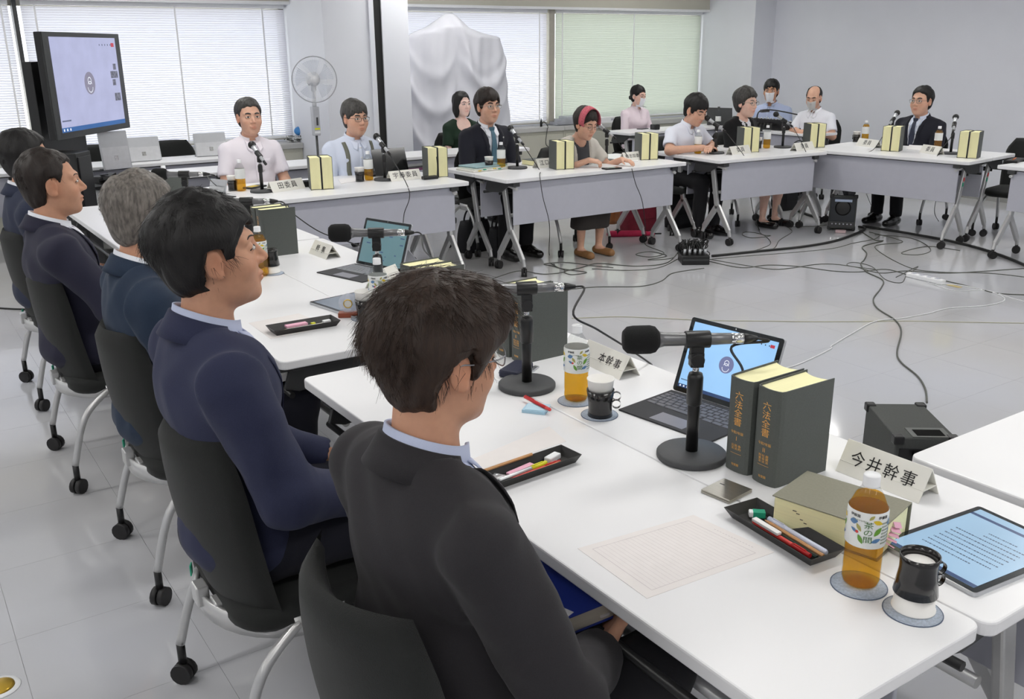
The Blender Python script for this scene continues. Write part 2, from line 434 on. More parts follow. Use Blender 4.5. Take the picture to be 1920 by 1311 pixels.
# windows: frame, mullion, panes
M_FRAME = mat('window_frame_tan', (172, 168, 156), rough=.5)
def window(n, a, b, splits):
    fr = MB()
    t = .05
    fr.box(((a + b) / 2, WALL_Y + .1, SILL + t / 2), (b - a, .08, t)).box(((a + b) / 2, WALL_Y + .1, HEAD - t / 2), (b - a, .08, t))
    for x in (a + t / 2, b - t / 2): fr.box((x, WALL_Y + .1, (SILL + HEAD) / 2), (t, .08, HEAD - SILL))
    w = struct(fr.build('window_%d' % n, M_FRAME))
    xs = [a] + splits + [b]
    for s in splits:
        MB().box((s, WALL_Y + .045, (SILL + HEAD) / 2), (.035 if n == 1 else .085, .13, HEAD - SILL)).build('mullion', M_DKGREY if n == 1 else M_FRAME, w)
    for l, r in zip(xs[:-1], xs[1:]):
        MB().box(((l + r) / 2, WALL_Y + .11, (SILL + HEAD) / 2), (r - l - .09, .008, HEAD - SILL - .09)).build('pane', M_GLASS, w)
    return w
sL = on_y(40, 100, WALL_Y).x; sR = on_y(1033, 100, WALL_Y).x
window(1, X0, cx0, [sL - 3.4, sL]); window(2, cx1, px0, [sR])
def blind(a, b, m, label, tilt, cords):
    t = thing('venetian_blind', label, 'blind', ((a + b) / 2, WALL_Y - .0, SILL))
    w = b - a - .04; z1 = HEAD - SILL - .005
    MB().box((0, 0, z1 - .02), (w, .035, .04)).build('head_rail', M_WHITE_PL, t)
    MB().box((0, 0, .03), (w, .026, .016)).build('bottom_rail', M_WHITE_PL, t)
    sl = MB(); z = .055
    R = Euler((tilt, 0, 0)).to_matrix()
    while z < z1 - .045:
        c = [Vector((0, y, h)) for y, h in ((-.0125, -.0012), (0, .0012), (.0125, -.0012))]
        c = [R @ q + Vector((0, 0, z)) for q in c]
        vs = [(-w / 2, q.y, q.z) for q in c] + [(w / 2, q.y, q.z) for q in c]
        sl.add(vs, [(0, 3, 4, 1), (1, 4, 5, 2)], smooth=True)
        z += .0215
    tag(sl.build('slats', m, t, weld=False), kind='stuff')
    for x in cords:
        MB().box((x - (a + b) / 2, -.016, (z1 + .03) / 2), (.016, .002, z1 - .03)).build('ladder_tape', M_WHITE_PL, t)
    return t
blind(X0, sL - 3.44, M_SLAT, 'white venetian blind at the far left end beyond the television', -.95, [])
blind(sL - 3.36, sL - .03, M_SLAT, 'white venetian blind at the left edge, left of the thin mullion', -.95, [on_y(8, 60, WALL_Y).x])
blind(sL + .03, cx0, M_SLAT, 'wide white venetian blind behind the television and the white fan', -.95, [on_y(66, 30, WALL_Y).x, on_y(331, 60, WALL_Y).x, cx0 - .25])
blind(cx1, sR - .045, M_SLAT, 'white venetian blind half hidden by the hanging white sheet', -.95, [on_y(1010, 60, WALL_Y).x])
blind(sR + .045, px0, M_SLAT_G, 'greenish grey venetian blind right of the tan mullion', -1.12, [on_y(1053, 60, WALL_Y).x, on_y(1187, 60, WALL_Y).x, on_y(1312, 60, WALL_Y).x])
# low perimeter cabinets under the windows, one unit after another
def cabinets(a, b, n, pos):
    w = (b - a) / n
    for i in range(n):
        x = a + w * (i + .5)
        ords = ['first', 'second', 'third', 'fourth', 'fifth', 'sixth', 'seventh', 'eighth', 'ninth']
        t = thing('window_cabinet', 'low cream cabinet with grey top under the window, %s %s' % (ords[n - 1 - i] if pos[1] else ords[i], pos[0]), 'cabinet', (x, WALL_Y - .11, 0), 0, 'low cabinets under the windows')
        MB().box((0, .01, .33), (w - .004, .2, .66)).build('body', M_CAB, t)
        MB().box((0, 0, .69), (w - .002, .235, .055)).build('top', M_CABTOP, t, bevel=.005)
        MB().box((0, -.094, .35), (w - .05, .012, .54)).build('front_panel', M_CAB, t, bevel=.003)
cabinets(X0, cx0 - .003, 7, ('left from the column', True))
cabinets(cx1 + .003, px0 - .003, 4, ('right from the column', False))
# ceiling lamp fixtures (the light sources at the top belong to them)
lf = None
for ix in range(5):
    for iy in range(6):
        loc = (-4.0 + ix * 3.0, -2.2 + iy * 2.1, CEIL)
        lab = 'long rectangular ceiling lamp with white housing on the ceiling boards'
        if lf is None:
            lf = thing('ceiling_lamp', lab, 'lamp', loc, 0, 'ceiling lamps')
            MB().box((0, 0, -.012), (1.25, .34, .024)).build('housing', M_WHITE_PL, lf, bevel=.004)
        else: dup(lf, loc)
# outside: a low sunlit wall added to brighten the lower blinds, and the ground
struct(MB().box((2, 15.5, -.6), (60, .3, 4.1)).build('added_exterior_wall', mat('outside_wall_pale', (236, 234, 228), rough=.9, var=.02, scale=2)))
struct(MB().box((2, 12.5, -2.0), (60, 8, .2)).build('exterior_ground', mat('outside_ground', (200, 200, 196), rough=.9)))
# ------------------------------------------------------------------ tables
TT = .72
def caster_mb(mb, p, r=.032, mi=0, ang=0.0, z0=0.0, stem_mi=1, stem=.05):
    """twin-wheel caster standing at floor point p"""
    c, s_ = math.cos(ang), math.sin(ang)
    for d in (-.012, .012):
        a = Vector((p[0] + s_ * (d - .009), p[1] - c * (d - .009), z0 + r)); b = Vector((p[0] + s_ * (d + .009), p[1] - c * (d + .009), z0 + r))
        mb.tube([a, b], r, 14, mi)
    mb.tube([(p[0], p[1], z0 + r), (p[0], p[1], z0 + r + stem)], .011, 8, stem_mi)
def make_table(L, label):
    t = thing('folding_table', label, 'table')
    mb = MB(); mb.prism(rrect(L, .45, .025), TT - .028, TT); mb.build('tabletop', M_WHITE_TOP, t, bevel=.004)
    MB().box((0, -.165, .525), (L - .2, .012, .31)).build('modesty_panel', M_PANEL, t, bevel=.002)
    MB().box((0, -.15, .684), (L - .24, .03, .016)).build('panel_rail', M_DKGREY, t)
    MB().tube([(-L / 2 + .13, -.03, .42), (L / 2 - .13, -.03, .42)], .014, 10).build('crossbar', M_SILVER, t)
    for y in (.175, .02):
        MB().tube([(-L / 2 + (.06 if y > .1 else .10), y, .585), (L / 2 - (.06 if y > .1 else .10), y, .585)], .010, 8).build('shelf_rail', M_BLACK, t)
    for s in (-1, 1):
        x = s * (L / 2 - .11)
        g = MB()
        def bar(a, b, w0=.05, w1=.045, th=.026):
            a = Vector(a); b = Vector(b); d = (b - a).normalized(); n = Vector((1, 0, 0)); q = d.cross(n)
            vs = []
            for p, w in ((a, w0), (b, w1)):
                for k, l in ((-1, -1), (1, -1), (1, 1), (-1, 1)): vs.append(p + n * k * th / 2 + q * l * w / 2)
            g.add(vs, [(0, 3, 2, 1), (4, 5, 6, 7), (0, 1, 5, 4), (1, 2, 6, 5), (2, 3, 7, 6), (3, 0, 4, 7)])
        bar((x, -.02, .70), (x, -.115, .29)); bar((x, -.118, .32), (x, -.275, .115)); bar((x, -.112, .32), (x, .045, .115))
        bar((x, -.272, .135), (x, -.29, .07), .03, .028, .022); bar((x, .042, .135), (x, .055, .07), .03, .028, .022)
        lg = g.build('leg', M_SILVER, t, bevel=.006)
        for y in (-.29, .055):
            c = MB(); caster_mb(c, (x, y), .031, 0, random.uniform(0, 3)); c.build('caster', [M_RUBBER, M_BLACK], lg)
        b = MB(); b.box((x, .0, .675), (.06, .40, .034)).add([(x + s * .02 + k, y, z) for k in (-.008, .008) for y, z in ((-.12, .66), (.17, .66), (.19, .60), (.14, .585), (-.02, .60))], [(0, 1, 2, 3, 4), (9, 8, 7, 6, 5), (0, 5, 6, 1), (1, 6, 7, 2), (2, 7, 8, 3), (3, 8, 9, 4), (4, 9, 5, 0)])
        b.build('bracket', M_DKGREY, t, bevel=.004)
        lv = MB(); lv.tube([(x, -.02, .665), (x, -.2, .64)], .012, 8); lv.build('fold_lever', M_SILVER, t)
        for q, mm in ((0, M_STRED), (1, M_GREEN)):
            MB().box((x + .0145, -.055 - .01 * q, .555 - .042 * q), (.002, .022, .03)).build('inventory_sticker', mm, t)
    return t
TBL = {}
def table(x, y, rz, label, L=1.8, group=None):
    if L not in TBL:
        TBL[L] = make_table(L, label); t = TBL[L]; t.location = (x, y, 0); t.rotation_euler = (0, 0, rz); return t
    return dup(TBL[L], (x, y, 0), rz, label)
H90 = PI / 2
SX = .919                                   # seat-side edge of the near row
g_ = .003
table(SX + .225, 1.569, H90, 'white folding table before the man in charcoal suit holding the blue book')
table(SX + .675 + g_, 1.559, H90, 'white folding table under the open blue-screened laptop and loudspeaker side of the near row')
table(SX + .225, 3.534, H90, 'white folding table holding the crystal clock and the pink-note pen tray')
table(SX + .675 + g_, 3.534, H90, 'white folding table carrying the laptop with a teal screen')
table(SX + .225, 5.375, H90, 'white folding table end in front of the grey-haired man, farthest of the near row')
table(SX + .675 + g_, 5.355, H90, 'white folding table beyond the laptop row, its corner meeting the far row')
table(2.76, .915, PI, 'white folding table jutting out at the right edge past the nameplate')
table(2.76, .915 - .453, PI, 'white folding table at the right edge nearest the camera side')
table(2.63, 6.015, 0, 'white folding table before the men in pink-white and suspenders shirts, front one')
table(2.63, 6.468, 0, 'white folding table at the elbows of the man in suspenders')
table(4.68, 5.925, 0, 'white folding table before the dark-suited man and the lady with a headband, front one')
table(4.68, 6.378, 0, 'white folding table at the elbows of the dark-suited man with a blue tie')
rt3 = math.atan2(-.10, 1.3)
c3 = Vector((5.860, 5.619, 0)); d3 = Vector((math.cos(rt3), math.sin(rt3), 0)); n3 = Vector((-d3.y, d3.x, 0))
for k, lab in ((.5, 'white folding table before the short-sleeved man and the lady in black, front one'), (1.5, 'white folding table at the elbows of the lady in black cardigan')):
    p = c3 + d3 * .64 + n3 * (.45 * k + .003 * (k > 1))
    table(p.x, p.y, rt3, lab, L=1.28)
c4 = Vector((7.344, 4.30, 0)); a4 = math.radians(97); d4 = Vector((math.cos(a4), math.sin(a4), 0)); n4 = Vector((d4.y, -d4.x, 0))
for k, lab in ((.5, 'white folding table before the man with a lanyard, front one'), (1.5, 'white folding table at the elbows of the man with a lanyard')):
    p = c4 + d4 * .79 + n4 * (.45 * k + .003 * (k > 1))
    table(p.x, p.y, a4 - PI, lab, L=1.57)
table(7.31 + .225, 4.09 - .9 - .03, -H90, 'white folding table cut off by the right edge with a black tray on it')
# staff tables along the windows and by the right wall
s1y = 7.50
table(4.68 - .32, s1y + .225, 0, 'white staff table before the seated woman in a green top')
table(2.60 - .04, s1y + .225, 0, 'white staff table behind the man in suspenders, half hidden')
p = at(405, 296, TT)
table(p.x - .62, 8.48 + .225, 0, 'white staff table with two silver tablets standing on it, under the left window')
table(p.x - .62 - 1.82, 8.48 + .225, 0, 'white staff table behind the television stand')
p = at(1180, 250, TT); table(p.x + .9, 8.12 + .225, 0, 'white staff table before the masked woman in a pale pink shirt')
p = at(1500, 251, TT)
table(p.x + .225, p.y + .75, -H90, 'white staff table carrying the sound mixer, before the masked men')
# ------------------------------------------------------------------ things on the tables
PROTO = {}
def flush(): bpy.context.view_layer.update()
# --- microphones on round-base stands
def make_mic(label, foam_len=.082, foam_r=.032):
    t = thing('microphone_stand', label, 'microphone')
    b = MB(); b.lathe([(0, 0), (.078, 0), (.08, .003), (.08, .012), (.076, .016), (.02, .018), (0, .018)], 36); b.build('base', mat('cast_base', (70, 71, 73), rough=.55, bump=.4, bscale=500) if 'cast_base' not in MATS else MATS['cast_base'], t, bevel=0)
    p = MB(); p.tube([(0, 0, .018), (0, 0, .185)], .0140, 16); p.lathe([(.0145, .13), (.0178, .133), (.0178, .195), (.015, .205), (.007, .207)], 18)
    pl = p.build('pole', M_BLACK, t)
    MB().tube([(0, 0, .2), (0, 0, .226)], .0075, 12).build('pole_tip', M_CHROME, pl)
    c = MB(); c.box((0, 0, .238), (.026, .03, .034)).box((0, 0, .262), (.02, .03, .03)).tube([(-.016, 0, .238), (.016, 0, .238)], .016, 14)
    c.tube([(0, -.028, .284), (0, .028, .284)], .0195, 16)
    c.build('clip', M_BLACK, t, bevel=.002)
    k = MB(); k.ball((.0165, 0, .24), .005, 8, 6); k.build('clip_screw', M_CHROME, t)
    # microphone body along +y (towards the speaker), XLR at -y
    m = MB(); m.tube([(0, -.075, .284), (0, -.04, .284), (0, .03, .285), (0, .075, .286), (0, .09, .286)], [.0125, .0135, .0145, .0155, .02], 18); mb_ = m.build('microphone_body', mat('mic_grey', (120, 120, 122), rough=.35, metal=.6) if 'mic_grey' not in MATS else MATS['mic_grey'], t)
    x = MB(); x.tube([(0, -.102, .2835), (0, -.075, .284)], .0125, 16); x.build('connector', M_CHROME, mb_)
    x = MB(); x.tube([(0, -.135, .283), (0, -.115, .283), (0, -.102, .2835)], [.005, .0105, .0115], 14); x.build('plug', M_BLACK, mb_)
    f = MB(); L = foam_len; r = foam_r
    prof = [(0, 0), (r * .6, .002), (r * .9, .010), (r, .022), (r * 1.0, L - .024), (r * .93, L - .01), (r * .65, L - .001), (0, L)]
    f.lathe(prof, 22, M=Matrix.Translation((0, .085, .2865)) @ Euler((-PI / 2, 0, 0)).to_matrix().to_4x4()); f.build('foam_windscreen', M_FOAM, mb_)
    return t
def make_dyn_mic(label):
    t = thing('microphone_stand', label, 'microphone')
    b = MB(); b.lathe([(0, 0), (.078, 0), (.08, .003), (.08, .012), (.076, .016), (.02, .018), (0, .018)], 30); b.build('base', MATS['cast_base'], t)
    p = MB(); p.tube([(0, 0, .018), (0, 0, .185)], .0115, 14); p.lathe([(.012, .13), (.0155, .132), (.0155, .175), (.012, .182)], 14)
    pl = p.build('pole', M_BLACK, t)
    MB().tube([(0, 0, .18), (0, 0, .205)], .0075, 10).build('pole_tip', M_CHROME, pl)
    c = MB(); c.box((0, 0, .215), (.024, .028, .036)); c.tube([(0, -.02, .232), (0, .03, .262)], .018, 12); c.build('clip', M_BLACK, t, bevel=.002)
    d = Vector((0, .82, .57)); o = Vector((0, .005, .25))
    m = MB(); m.tube([o - d * .075, o, o + d * .06, o + d * .075], [.011, .0125, .0145, .019], 14); mb_ = m.build('microphone_body', M_SILVERTAB, t)
    g = MB(); g.ball(o + d * .098, (.0265, .0265, .0265), 14, 10); g.build('grille_ball', M_BLACK, mb_)
    x = MB(); x.tube([o - d * .105, o - d * .075], .0095, 10); x.build('plug', M_BLACK, mb_)
    return t
def mic(px, py, z, face, label, kind='foam', base=None):
    """clip centre seen at (px, py); face = direction the microphone points to"""
    p = at(px, py, z) if base is None else base
    rz = math.atan2(face[1], face[0]) - PI / 2
    if kind not in PROTO:
        PROTO[kind] = make_mic(label) if kind == 'foam' else make_dyn_mic(label)
        t = PROTO[kind]; t.location = (p.x, p.y, TT); t.rotation_euler = (0, 0, rz)
    else: t = dup(PROTO[kind], (p.x, p.y, TT), rz, label)
    t['group'] = 'table microphones'
    return Vector((p.x, p.y, TT)), rz
LFT = (-RGT0.x, -RGT0.y)
MICS = {}
MICS['A1'] = mic(0, 0, 0, (-.86, .51), 'foam-covered microphone on a black round-base stand before the blue laptop screen', base=at(1296, 857, TT))
MICS['A0'] = mic(0, 0, 0, (-.90, .43), 'foam microphone on a round-base stand right beside the nearest man\'s face', base=at(988, 726, TT))
MICS['B'] = mic(705, 437, TT + .284, (-.86, .51), 'foam microphone in front of the teal laptop screen')
MICS['D1'] = mic(345, 327, TT + .284, (-.86, .51), 'foam microphone above the grey-haired man\'s head')
MICS['D2'] = mic(462, 378, TT + .284, (-.86, .51), 'foam microphone half hidden by the navy-jacketed man\'s hair')
for k, (bx, by, f, lab) in {
    'T1a': (492, 360, (-.16, 1), 'table microphone in front of the man in the pinkish white shirt'),
    'T1b': (722, 338, (-.1, 1), 'table microphone in front of the man with suspenders'),
    'T2a': (970, 316, (-.05, 1), 'table microphone in front of the man with a teal blue tie'),
    'T2b': (1137, 303, (-.45, 1), 'table microphone in front of the lady with the pink headband'),
    'T3a': (1341, 288, (-.6, .9), 'table microphone in front of the short-sleeved man looking down'),
    'T3b': (1467, 277, (-.9, .5), 'table microphone right of the lady in the black cardigan'),
    'T4a': (1668, 276, (.95, .2), 'table microphone left of the man with the lanyard, behind two books'),
    'T4b': (1782, 289, (.9, .5), 'table microphone right of the man with the lanyard')}.items():
    MICS[k] = mic(0, 0, 0, f, lab, 'dyn', base=at(bx, by, TT))

# --- tea bottles
def bottle_mesh():
    prof = [(0, .006), (.022, .001), (.03, .004), (.0325, .012), (.0325, .022), (.0318, .027), (.0325, .034), (.0325, .088), (.0335, .093), (.0335, .145), (.032, .152), (.024, .172), (.015, .186), (.0125, .190), (.0125, .197)]
    return prof
def make_bottle(label, fill, detail=True):
    t = thing('tea_bottle', label, 'bottle')
    P = bottle_mesh(); n = 28
    MB().lathe(P, n).build('bottle_shell', M_PET, t)
    q = [(r - .0012, z + .001) for r, z in P if z < fill]
    rf = np.interp(fill, [z for r, z in P[2:]], [r for r, z in P[2:]]) - .0012
    q[0] = (0, q[0][1]); q += [(rf, fill), (0, fill)]
    MB().lathe(q, n).build('tea', M_TEA, t)
    c = MB(); c.lathe([(.0125, .187), (.0148, .188), (.0148, .191), (.0142, .192), (.0142, .207), (.013, .209), (0, .2092)], 28); c.build('cap', M_WHITE_PL, t)
    R = .0341
    lb = MB(); lb.lathe([(.0337, .084), (R, .085), (R, .1465), (.0331, .1505)], n); lab = lb.build('label', M_LABEL, t)
    def warp(p): # x -> angle around the bottle (front = +x), y -> height
        a = p.x / R; return Vector(((R + .0004 + p.z) * math.cos(a), (R + .0004 + p.z) * math.sin(a), p.y))
    if detail:
        pr = MB()
        add_text(pr, '茶\nの\n間', .0165, Matrix.Translation((.0, .114, 0)) @ Matrix.Diagonal((1, .82, 1, 1)), 0, .0001, warp)
        for dx in (-.024, .024): add_text(pr, '伊藤園', .0062, Matrix.Translation((dx, .1425, 0)), 1, .0001, warp)
        for dx, rows in ((.036, 7),):
            for r_ in range(rows): add_text(pr, '緑茶飲料 国産茶', .0036, Matrix.Translation((dx, .131 - r_ * .0062, 0)), 2, .0001, warp)
        add_text(pr, 'まろやかな味わい', .0036, Matrix.Translation((-.014, .135, 0)), 2, .0001, warp)
        def leaf(cx, cy, w, h, rot, mi):
            vs = [Vector((0, 0, .0001))]
            for k in range(12):
                a = 2 * PI * k / 12; e = Vector((w * math.cos(a) * abs(math.cos(a)) ** .2, h * math.sin(a) * (1 - .5 * math.cos(a) ** 2), 0))
                vs.append(Vector((cx + e.x * math.cos(rot) - e.y * math.sin(rot), cy + e.x * math.sin(rot) + e.y * math.cos(rot), .0001)))
            vs[0] = Vector((cx, cy, .0002))
            pr.add([warp(v) for v in vs], [(0, k + 1, (k + 1) % 12 + 1) for k in range(12)], mi)
        for sgn in (0, 1, 2):
            o = (-.0, -.068, .068)[sgn]
            for a in ((.015, .134, .009, .0042, -.35, 3), (.016, .117, .010, .0048, .9, 4), (.014, .1, .009, .004, .3, 5), (-.016, .122, .008, .0034, -1.0, 6),
                      (-.012, .101, .009, .0038, -1.1, 4), (-.026, .131, .008, .0055, .2, 5), (-.024, .115, .007, .003, -.5, 5), (-.0185, .1135, .003, .003, 0, 7), (.004, .143, .006, .003, .8, 6)):
                leaf(a[0] + o, *a[1:])
        pr.build('label_print', [M_PRGREEN, M_INK, M_PRGREY, M_YELLOW_L, M_LEAF, M_PRBLUE, M_OLIVE, M_STRED], t, weld=False)
    return t
M_LABEL = mat('bottle_label', (238, 240, 238), rough=.35, var=.01)
M_LABELC = mat('bottle_label_far', (226, 228, 226), rough=.4, var=.12, scale=90)
M_PRGREEN = mat('print_green', (74, 120, 60), rough=.4); M_PRGREY = mat('print_grey', (150, 160, 140), rough=.4); M_YELLOW_L = mat('leaf_yellow', (226, 196, 50), rough=.4)
M_LEAF = mat('leaf_green', (108, 160, 60), rough=.4); M_PRBLUE = mat('leaf_blue', (92, 132, 176), rough=.4); M_OLIVE = mat('leaf_olive', (176, 170, 96), rough=.4)
def bottle(px, py, label, fill, turn=None, detail=False):
    key = ('bottle', fill, detail); p = at(px, py, TT)
    rz = math.atan2(-p.y, -p.x) + (turn or 0)
    if key not in PROTO:
        PROTO[key] = make_bottle(label, fill, detail); t = PROTO[key]; t.location = p; t.rotation_euler = (0, 0, rz)
    else: t = dup(PROTO[key], p, rz, label)
    t['group'] = 'tea bottles on the tables'
    return p
def on_coaster(px, py, label):
    p = at(px, py, TT)
    if 'coaster' not in PROTO:
        t = thing('paper_coaster', label, 'coaster', p)
        MB().lathe([(0, 0), (.0465, 0), (.0465, .0011), (0, .0012)], 40).build('disc', M_COASTER, t)
        MB().lathe([(.0465, 0), (.048, 0), (.048, .0013), (.0465, .0013)], 40).build('rim', M_COASTRIM, t)
        PROTO['coaster'] = t
    else: dup(PROTO['coaster'], p, 0, label)
    return p
FULL = .172
on_coaster(1610, 1098, 'round grey-blue paper coaster under the nearest tea bottle')
bottle(1612, 1092, 'full tea bottle with leaf-printed label, nearest on a coaster', FULL, .12, True)
on_coaster(1079, 752, 'round grey-blue paper coaster under the half-full bottle by the cup')
bottle(1080, 749, 'half-full tea bottle beside the white and black paper cup on the near table', .086, .25, True)
bottle(712, 592, 'nearly empty-looking tea bottle right behind the dark brown hair of the nearest man', .05, .2, True)
bottle(490, 517, 'full tea bottle before the face of the man in navy jacket', FULL, .0, True)
bottle(313, 372, 'tea bottle beside the microphone above the grey-haired man', .10)
bottle(453, 358, 'half-full tea bottle before the man in the pinkish white shirt', .088)
bottle(692, 338, 'half-full tea bottle beside a black cup before the man with suspenders', .088)
bottle(940, 317, 'half-full tea bottle before the man with a teal blue tie', .084)
bottle(1103, 303, 'half-full tea bottle before the lady with the pink headband', .088)
bottle(1308, 288, 'half-full tea bottle by the forearm of the short-sleeved man', .088)
bottle(1437, 278, 'half-full tea bottle right of the lady in black cardigan', .088)
bottle(1621, 267, 'tea bottle at the corner of the far right tables', FULL)
bottle(1757, 281, 'tea bottle just before the man with the lanyard', FULL)

# --- cups in black holders
def cup_prof(): return [(.0, .002), (.024, .002), (.0255, .0), (.034, .083), (.0355, .084), (.0355, .086), (.033, .086), (.025, .006), (0, .005)]
def make_cup(label, upside=False):
    t = thing('paper_cup', label, 'cup')
    M = Matrix.Translation((0, 0, .0875)) @ Euler((PI, 0, 0)).to_matrix().to_4x4() if upside else None
    MB().lathe(cup_prof(), 30, M=M).build('cup', M_CUP, t)
    h = MB(); h.lathe([(.0305, -.014), (.0290, -.002), (.0288, .012), (.0300, .026), (.0342, .056), (.0358, .056), (.0316, .026), (.0302, .012), (.0306, -.002), (.0322, -.014), (.0305, -.014)], 30, M=M)
    hd = h.build('holder', M_HOLDER, t)
    g = MB()
    for k in (0, 1):
        cz = .039 - k * .0215; r = .0118; x0 = .041
        pts = [(x0 + r * math.cos(a), 0, cz + r * math.sin(a)) for a in np.linspace(0, 2 * PI, 17)]
        vs = []
        for q in pts: vs += [(q[0], -.004, q[2]), (q[0], .004, q[2])]
        g.add(vs, [(2 * i, 2 * i + 2, 2 * i + 3, 2 * i + 1) for i in range(16)], smooth=True)
        pts2 = [(x0 + (r - .0016) * math.cos(a), 0, cz + (r - .0016) * math.sin(a)) for a in np.linspace(0, 2 * PI, 17)]
        vs = []
        for q in pts2: vs += [(q[0], -.004, q[2]), (q[0], .004, q[2])]
        g.add(vs, [(2 * i, 2 * i + 1, 2 * i + 3, 2 * i + 2) for i in range(16)], smooth=True)
    o = g.build('handle', M_HOLDER, hd, weld=True)
    if M is not None:
        o.matrix_local = Matrix.Translation((0, 0, .0875)) @ Euler((PI, 0, 0)).to_matrix().to_4x4()
    return t
def cup(px, py, label, upside=False, turn=0.0):
    key = ('cup', upside); p = at(px, py, TT + .0013)
    if not upside: p.z += .014
    if key not in PROTO: PROTO[key] = make_cup(label, upside); PROTO[key].location = p; PROTO[key].rotation_euler = (0, 0, turn); t = PROTO[key]
    else: t = dup(PROTO[key], p, turn, label)
    t['group'] = 'cups on the tables'
    return p
hand_r = math.atan2(RGT0.y, RGT0.x)
on_coaster(1124, 778, 'round grey-blue paper coaster under the upright black-held cup')
cup(1125, 778, 'white paper cup in a black holder standing upright on a coaster', False, hand_r - .1)
on_coaster(1711, 1146, 'round grey-blue paper coaster at the near table corner under the upturned cup')
cup(1712, 1140, 'upturned paper cup in a black holder at the near table corner', True, hand_r + .25)
on_coaster(684, 597, 'round pale paper coaster beside the crystal clock')
cup(686, 597, 'white paper cup in black holder right of the crystal clock', False, 1.2)
on_coaster(511, 513, 'round pale paper coaster before the mouth of the man in navy jacket')
cup(510, 511, 'upturned black-held cup before the mouth of the man in navy jacket', True, 1.5)
for (x, y, lab) in ((437, 357, 'black cup left of the bottle of the man in the pinkish white shirt'), (675, 340, 'white and black cup left of the bottle of the man with suspenders'), (917, 318, 'white and black cup before the man with a teal blue tie'),
                    (1091, 305, 'white and black cup before the lady with the pink headband'), (1421, 278, 'dark cup before the lady in the black cardigan'), (1605, 266, 'dark cup at the corner of the far right tables')):
    cup(x, y, lab, False, 1.4)
p = at(1294, 285, TT)
t = thing('wine_red_cup', 'dark wine-red cup at the wrist of the short-sleeved man', 'cup', p)
MB().lathe([(0, .002), (.028, 0), (.03, .004), (.034, .085), (.032, .085), (.028, .008), (0, .008)], 20).build('cup', mat('wine_red', (62, 22, 34), rough=.3), t)

# --- the twin law books
BH, BD, BT = .218, .155, .068
def make_book(label, vol, detail):
    """standing upright, spine facing -x, thickness along y"""
    t = thing('law_book', label, 'book')
    th = .0022; n = 8; hw = BT / 2
    cv = MB()
    out = []
    for k in range(n + 1):
        a = PI / 2 + PI * k / n; out.append((-.002 + .011 * math.cos(a), hw * math.sin(a)))
    inn = [(x + (th if x < -.004 else 0), y * (1 - th / hw)) for x, y in out]
    ring = [(BD, hw + .003)] + [(0.004, hw)] + out[1:-1] + [(0.004, -hw)] + [(BD, -hw - .003)] + [(BD, -hw - .003 + th)] + [(0.004, -hw + th)] + inn[1:-1][::-1] + [(0.004, hw - th)] + [(BD, hw + .003 - th)]
    cv.prism(ring, 0, BH, smooth=False)
    c = cv.build('cover', M_COVER, t)
    pg = MB(); m = 7; fr = []
    for k in range(m + 1):
        s_ = k / m * 2 - 1; fr.append((BD - .006 - .012 * (1 - s_ * s_), s_ * (hw - th + .0026)))
    sp = [(.004 - .006 * math.cos(PI / 2 * s_), s_ * (hw - th)) for s_ in np.linspace(1, -1, 7)]
    pg.prism(fr + sp, .004, BH - .004)
    pg.build('pages', M_PAGES, t)
    g = MB()
    def spn(p): # p.x across the spine, p.y up
        yy = -p.x; e = math.sqrt(max(0, 1 - (yy / hw) ** 2))
        return Vector((-.002 - .011 * e - .0004 - p.z, yy, p.y))
    add_text(g, '六\n法\n全\n書', .0235, Matrix.Translation((.0, .148, 0)) @ Matrix.Diagonal((1, .86, 1, 1)), 0, .0001, spn)
    if detail:
        add_text(g, '令和7年版', .0078, Matrix.Translation((0, .093, 0)), 0, .0001, spn)
        add_text(g, 'I' * vol, .014, Matrix.Translation((0, .079, 0)), 0, .0001, spn, 1.1)
        for k, w in enumerate((('公法', '民法', '条約') if vol == 1 else ('刑事法', '社会法', '産業法'))):
            add_text(g, '\n'.join(w), .0085, Matrix.Translation((-.0095 + k * .0095, .059, 0)) @ Matrix.Diagonal((1, .8, 1, 1)), 0, .0001, spn)
        for k in range(8):
            x = -.015 + k * .00375
            g.add([spn(Vector(q)) for q in ((x, .0438, .0001), (x + .00375, .0438, .0001), (x + .00375, .0446, .0001), (x, .0446, .0001))], [(0, 1, 2, 3)])
        add_text(g, '有斐閣', .0068, Matrix.Translation((0, .017, 0)), 0, .0001, spn)
    g.build('spine_title', M_GOLD, t, weld=False)
    return t
def books(px, py, rz, lab1, lab2, detail=False, order=1, base=None, gap=.003):
    """a pair of volumes; (px, py) = foot of the spine between both volumes; order=1: volume I towards local +y"""
    p = at(px, py, TT) if base is None else base
    R = Matrix.Rotation(rz, 3, 'Z')
    for vol, sgn, lab in ((1, order, lab1), (2, -order, lab2)):
        key = ('book', vol, detail)
        q = p + R @ Vector((0, sgn * (BT / 2 + .003 + gap / 2), 0))
        a = rz + sgn * .012
        if key not in PROTO: PROTO[key] = make_book(lab, vol, detail); t = PROTO[key]; t.location = q; t.rotation_euler = (0, 0, a)
        else: t = dup(PROTO[key], q, a, lab)
        t['group'] = 'pairs of law books'
def pr(w): return 'first grey law book ' + w, 'second grey law book ' + w
books(1409, 893, .02, *pr('behind the silver card case'), detail=True)
def top_base(px, py):
    p = at(px, py, TT + BH); p.z = TT; return p
books(0, 0, .04, *pr('behind the nearest man\'s head and microphone'), detail=True, base=top_base(959, 541))
books(0, 0, .04, *pr('at the end of the teal-screen laptop table'), detail=True, base=top_base(773, 500))
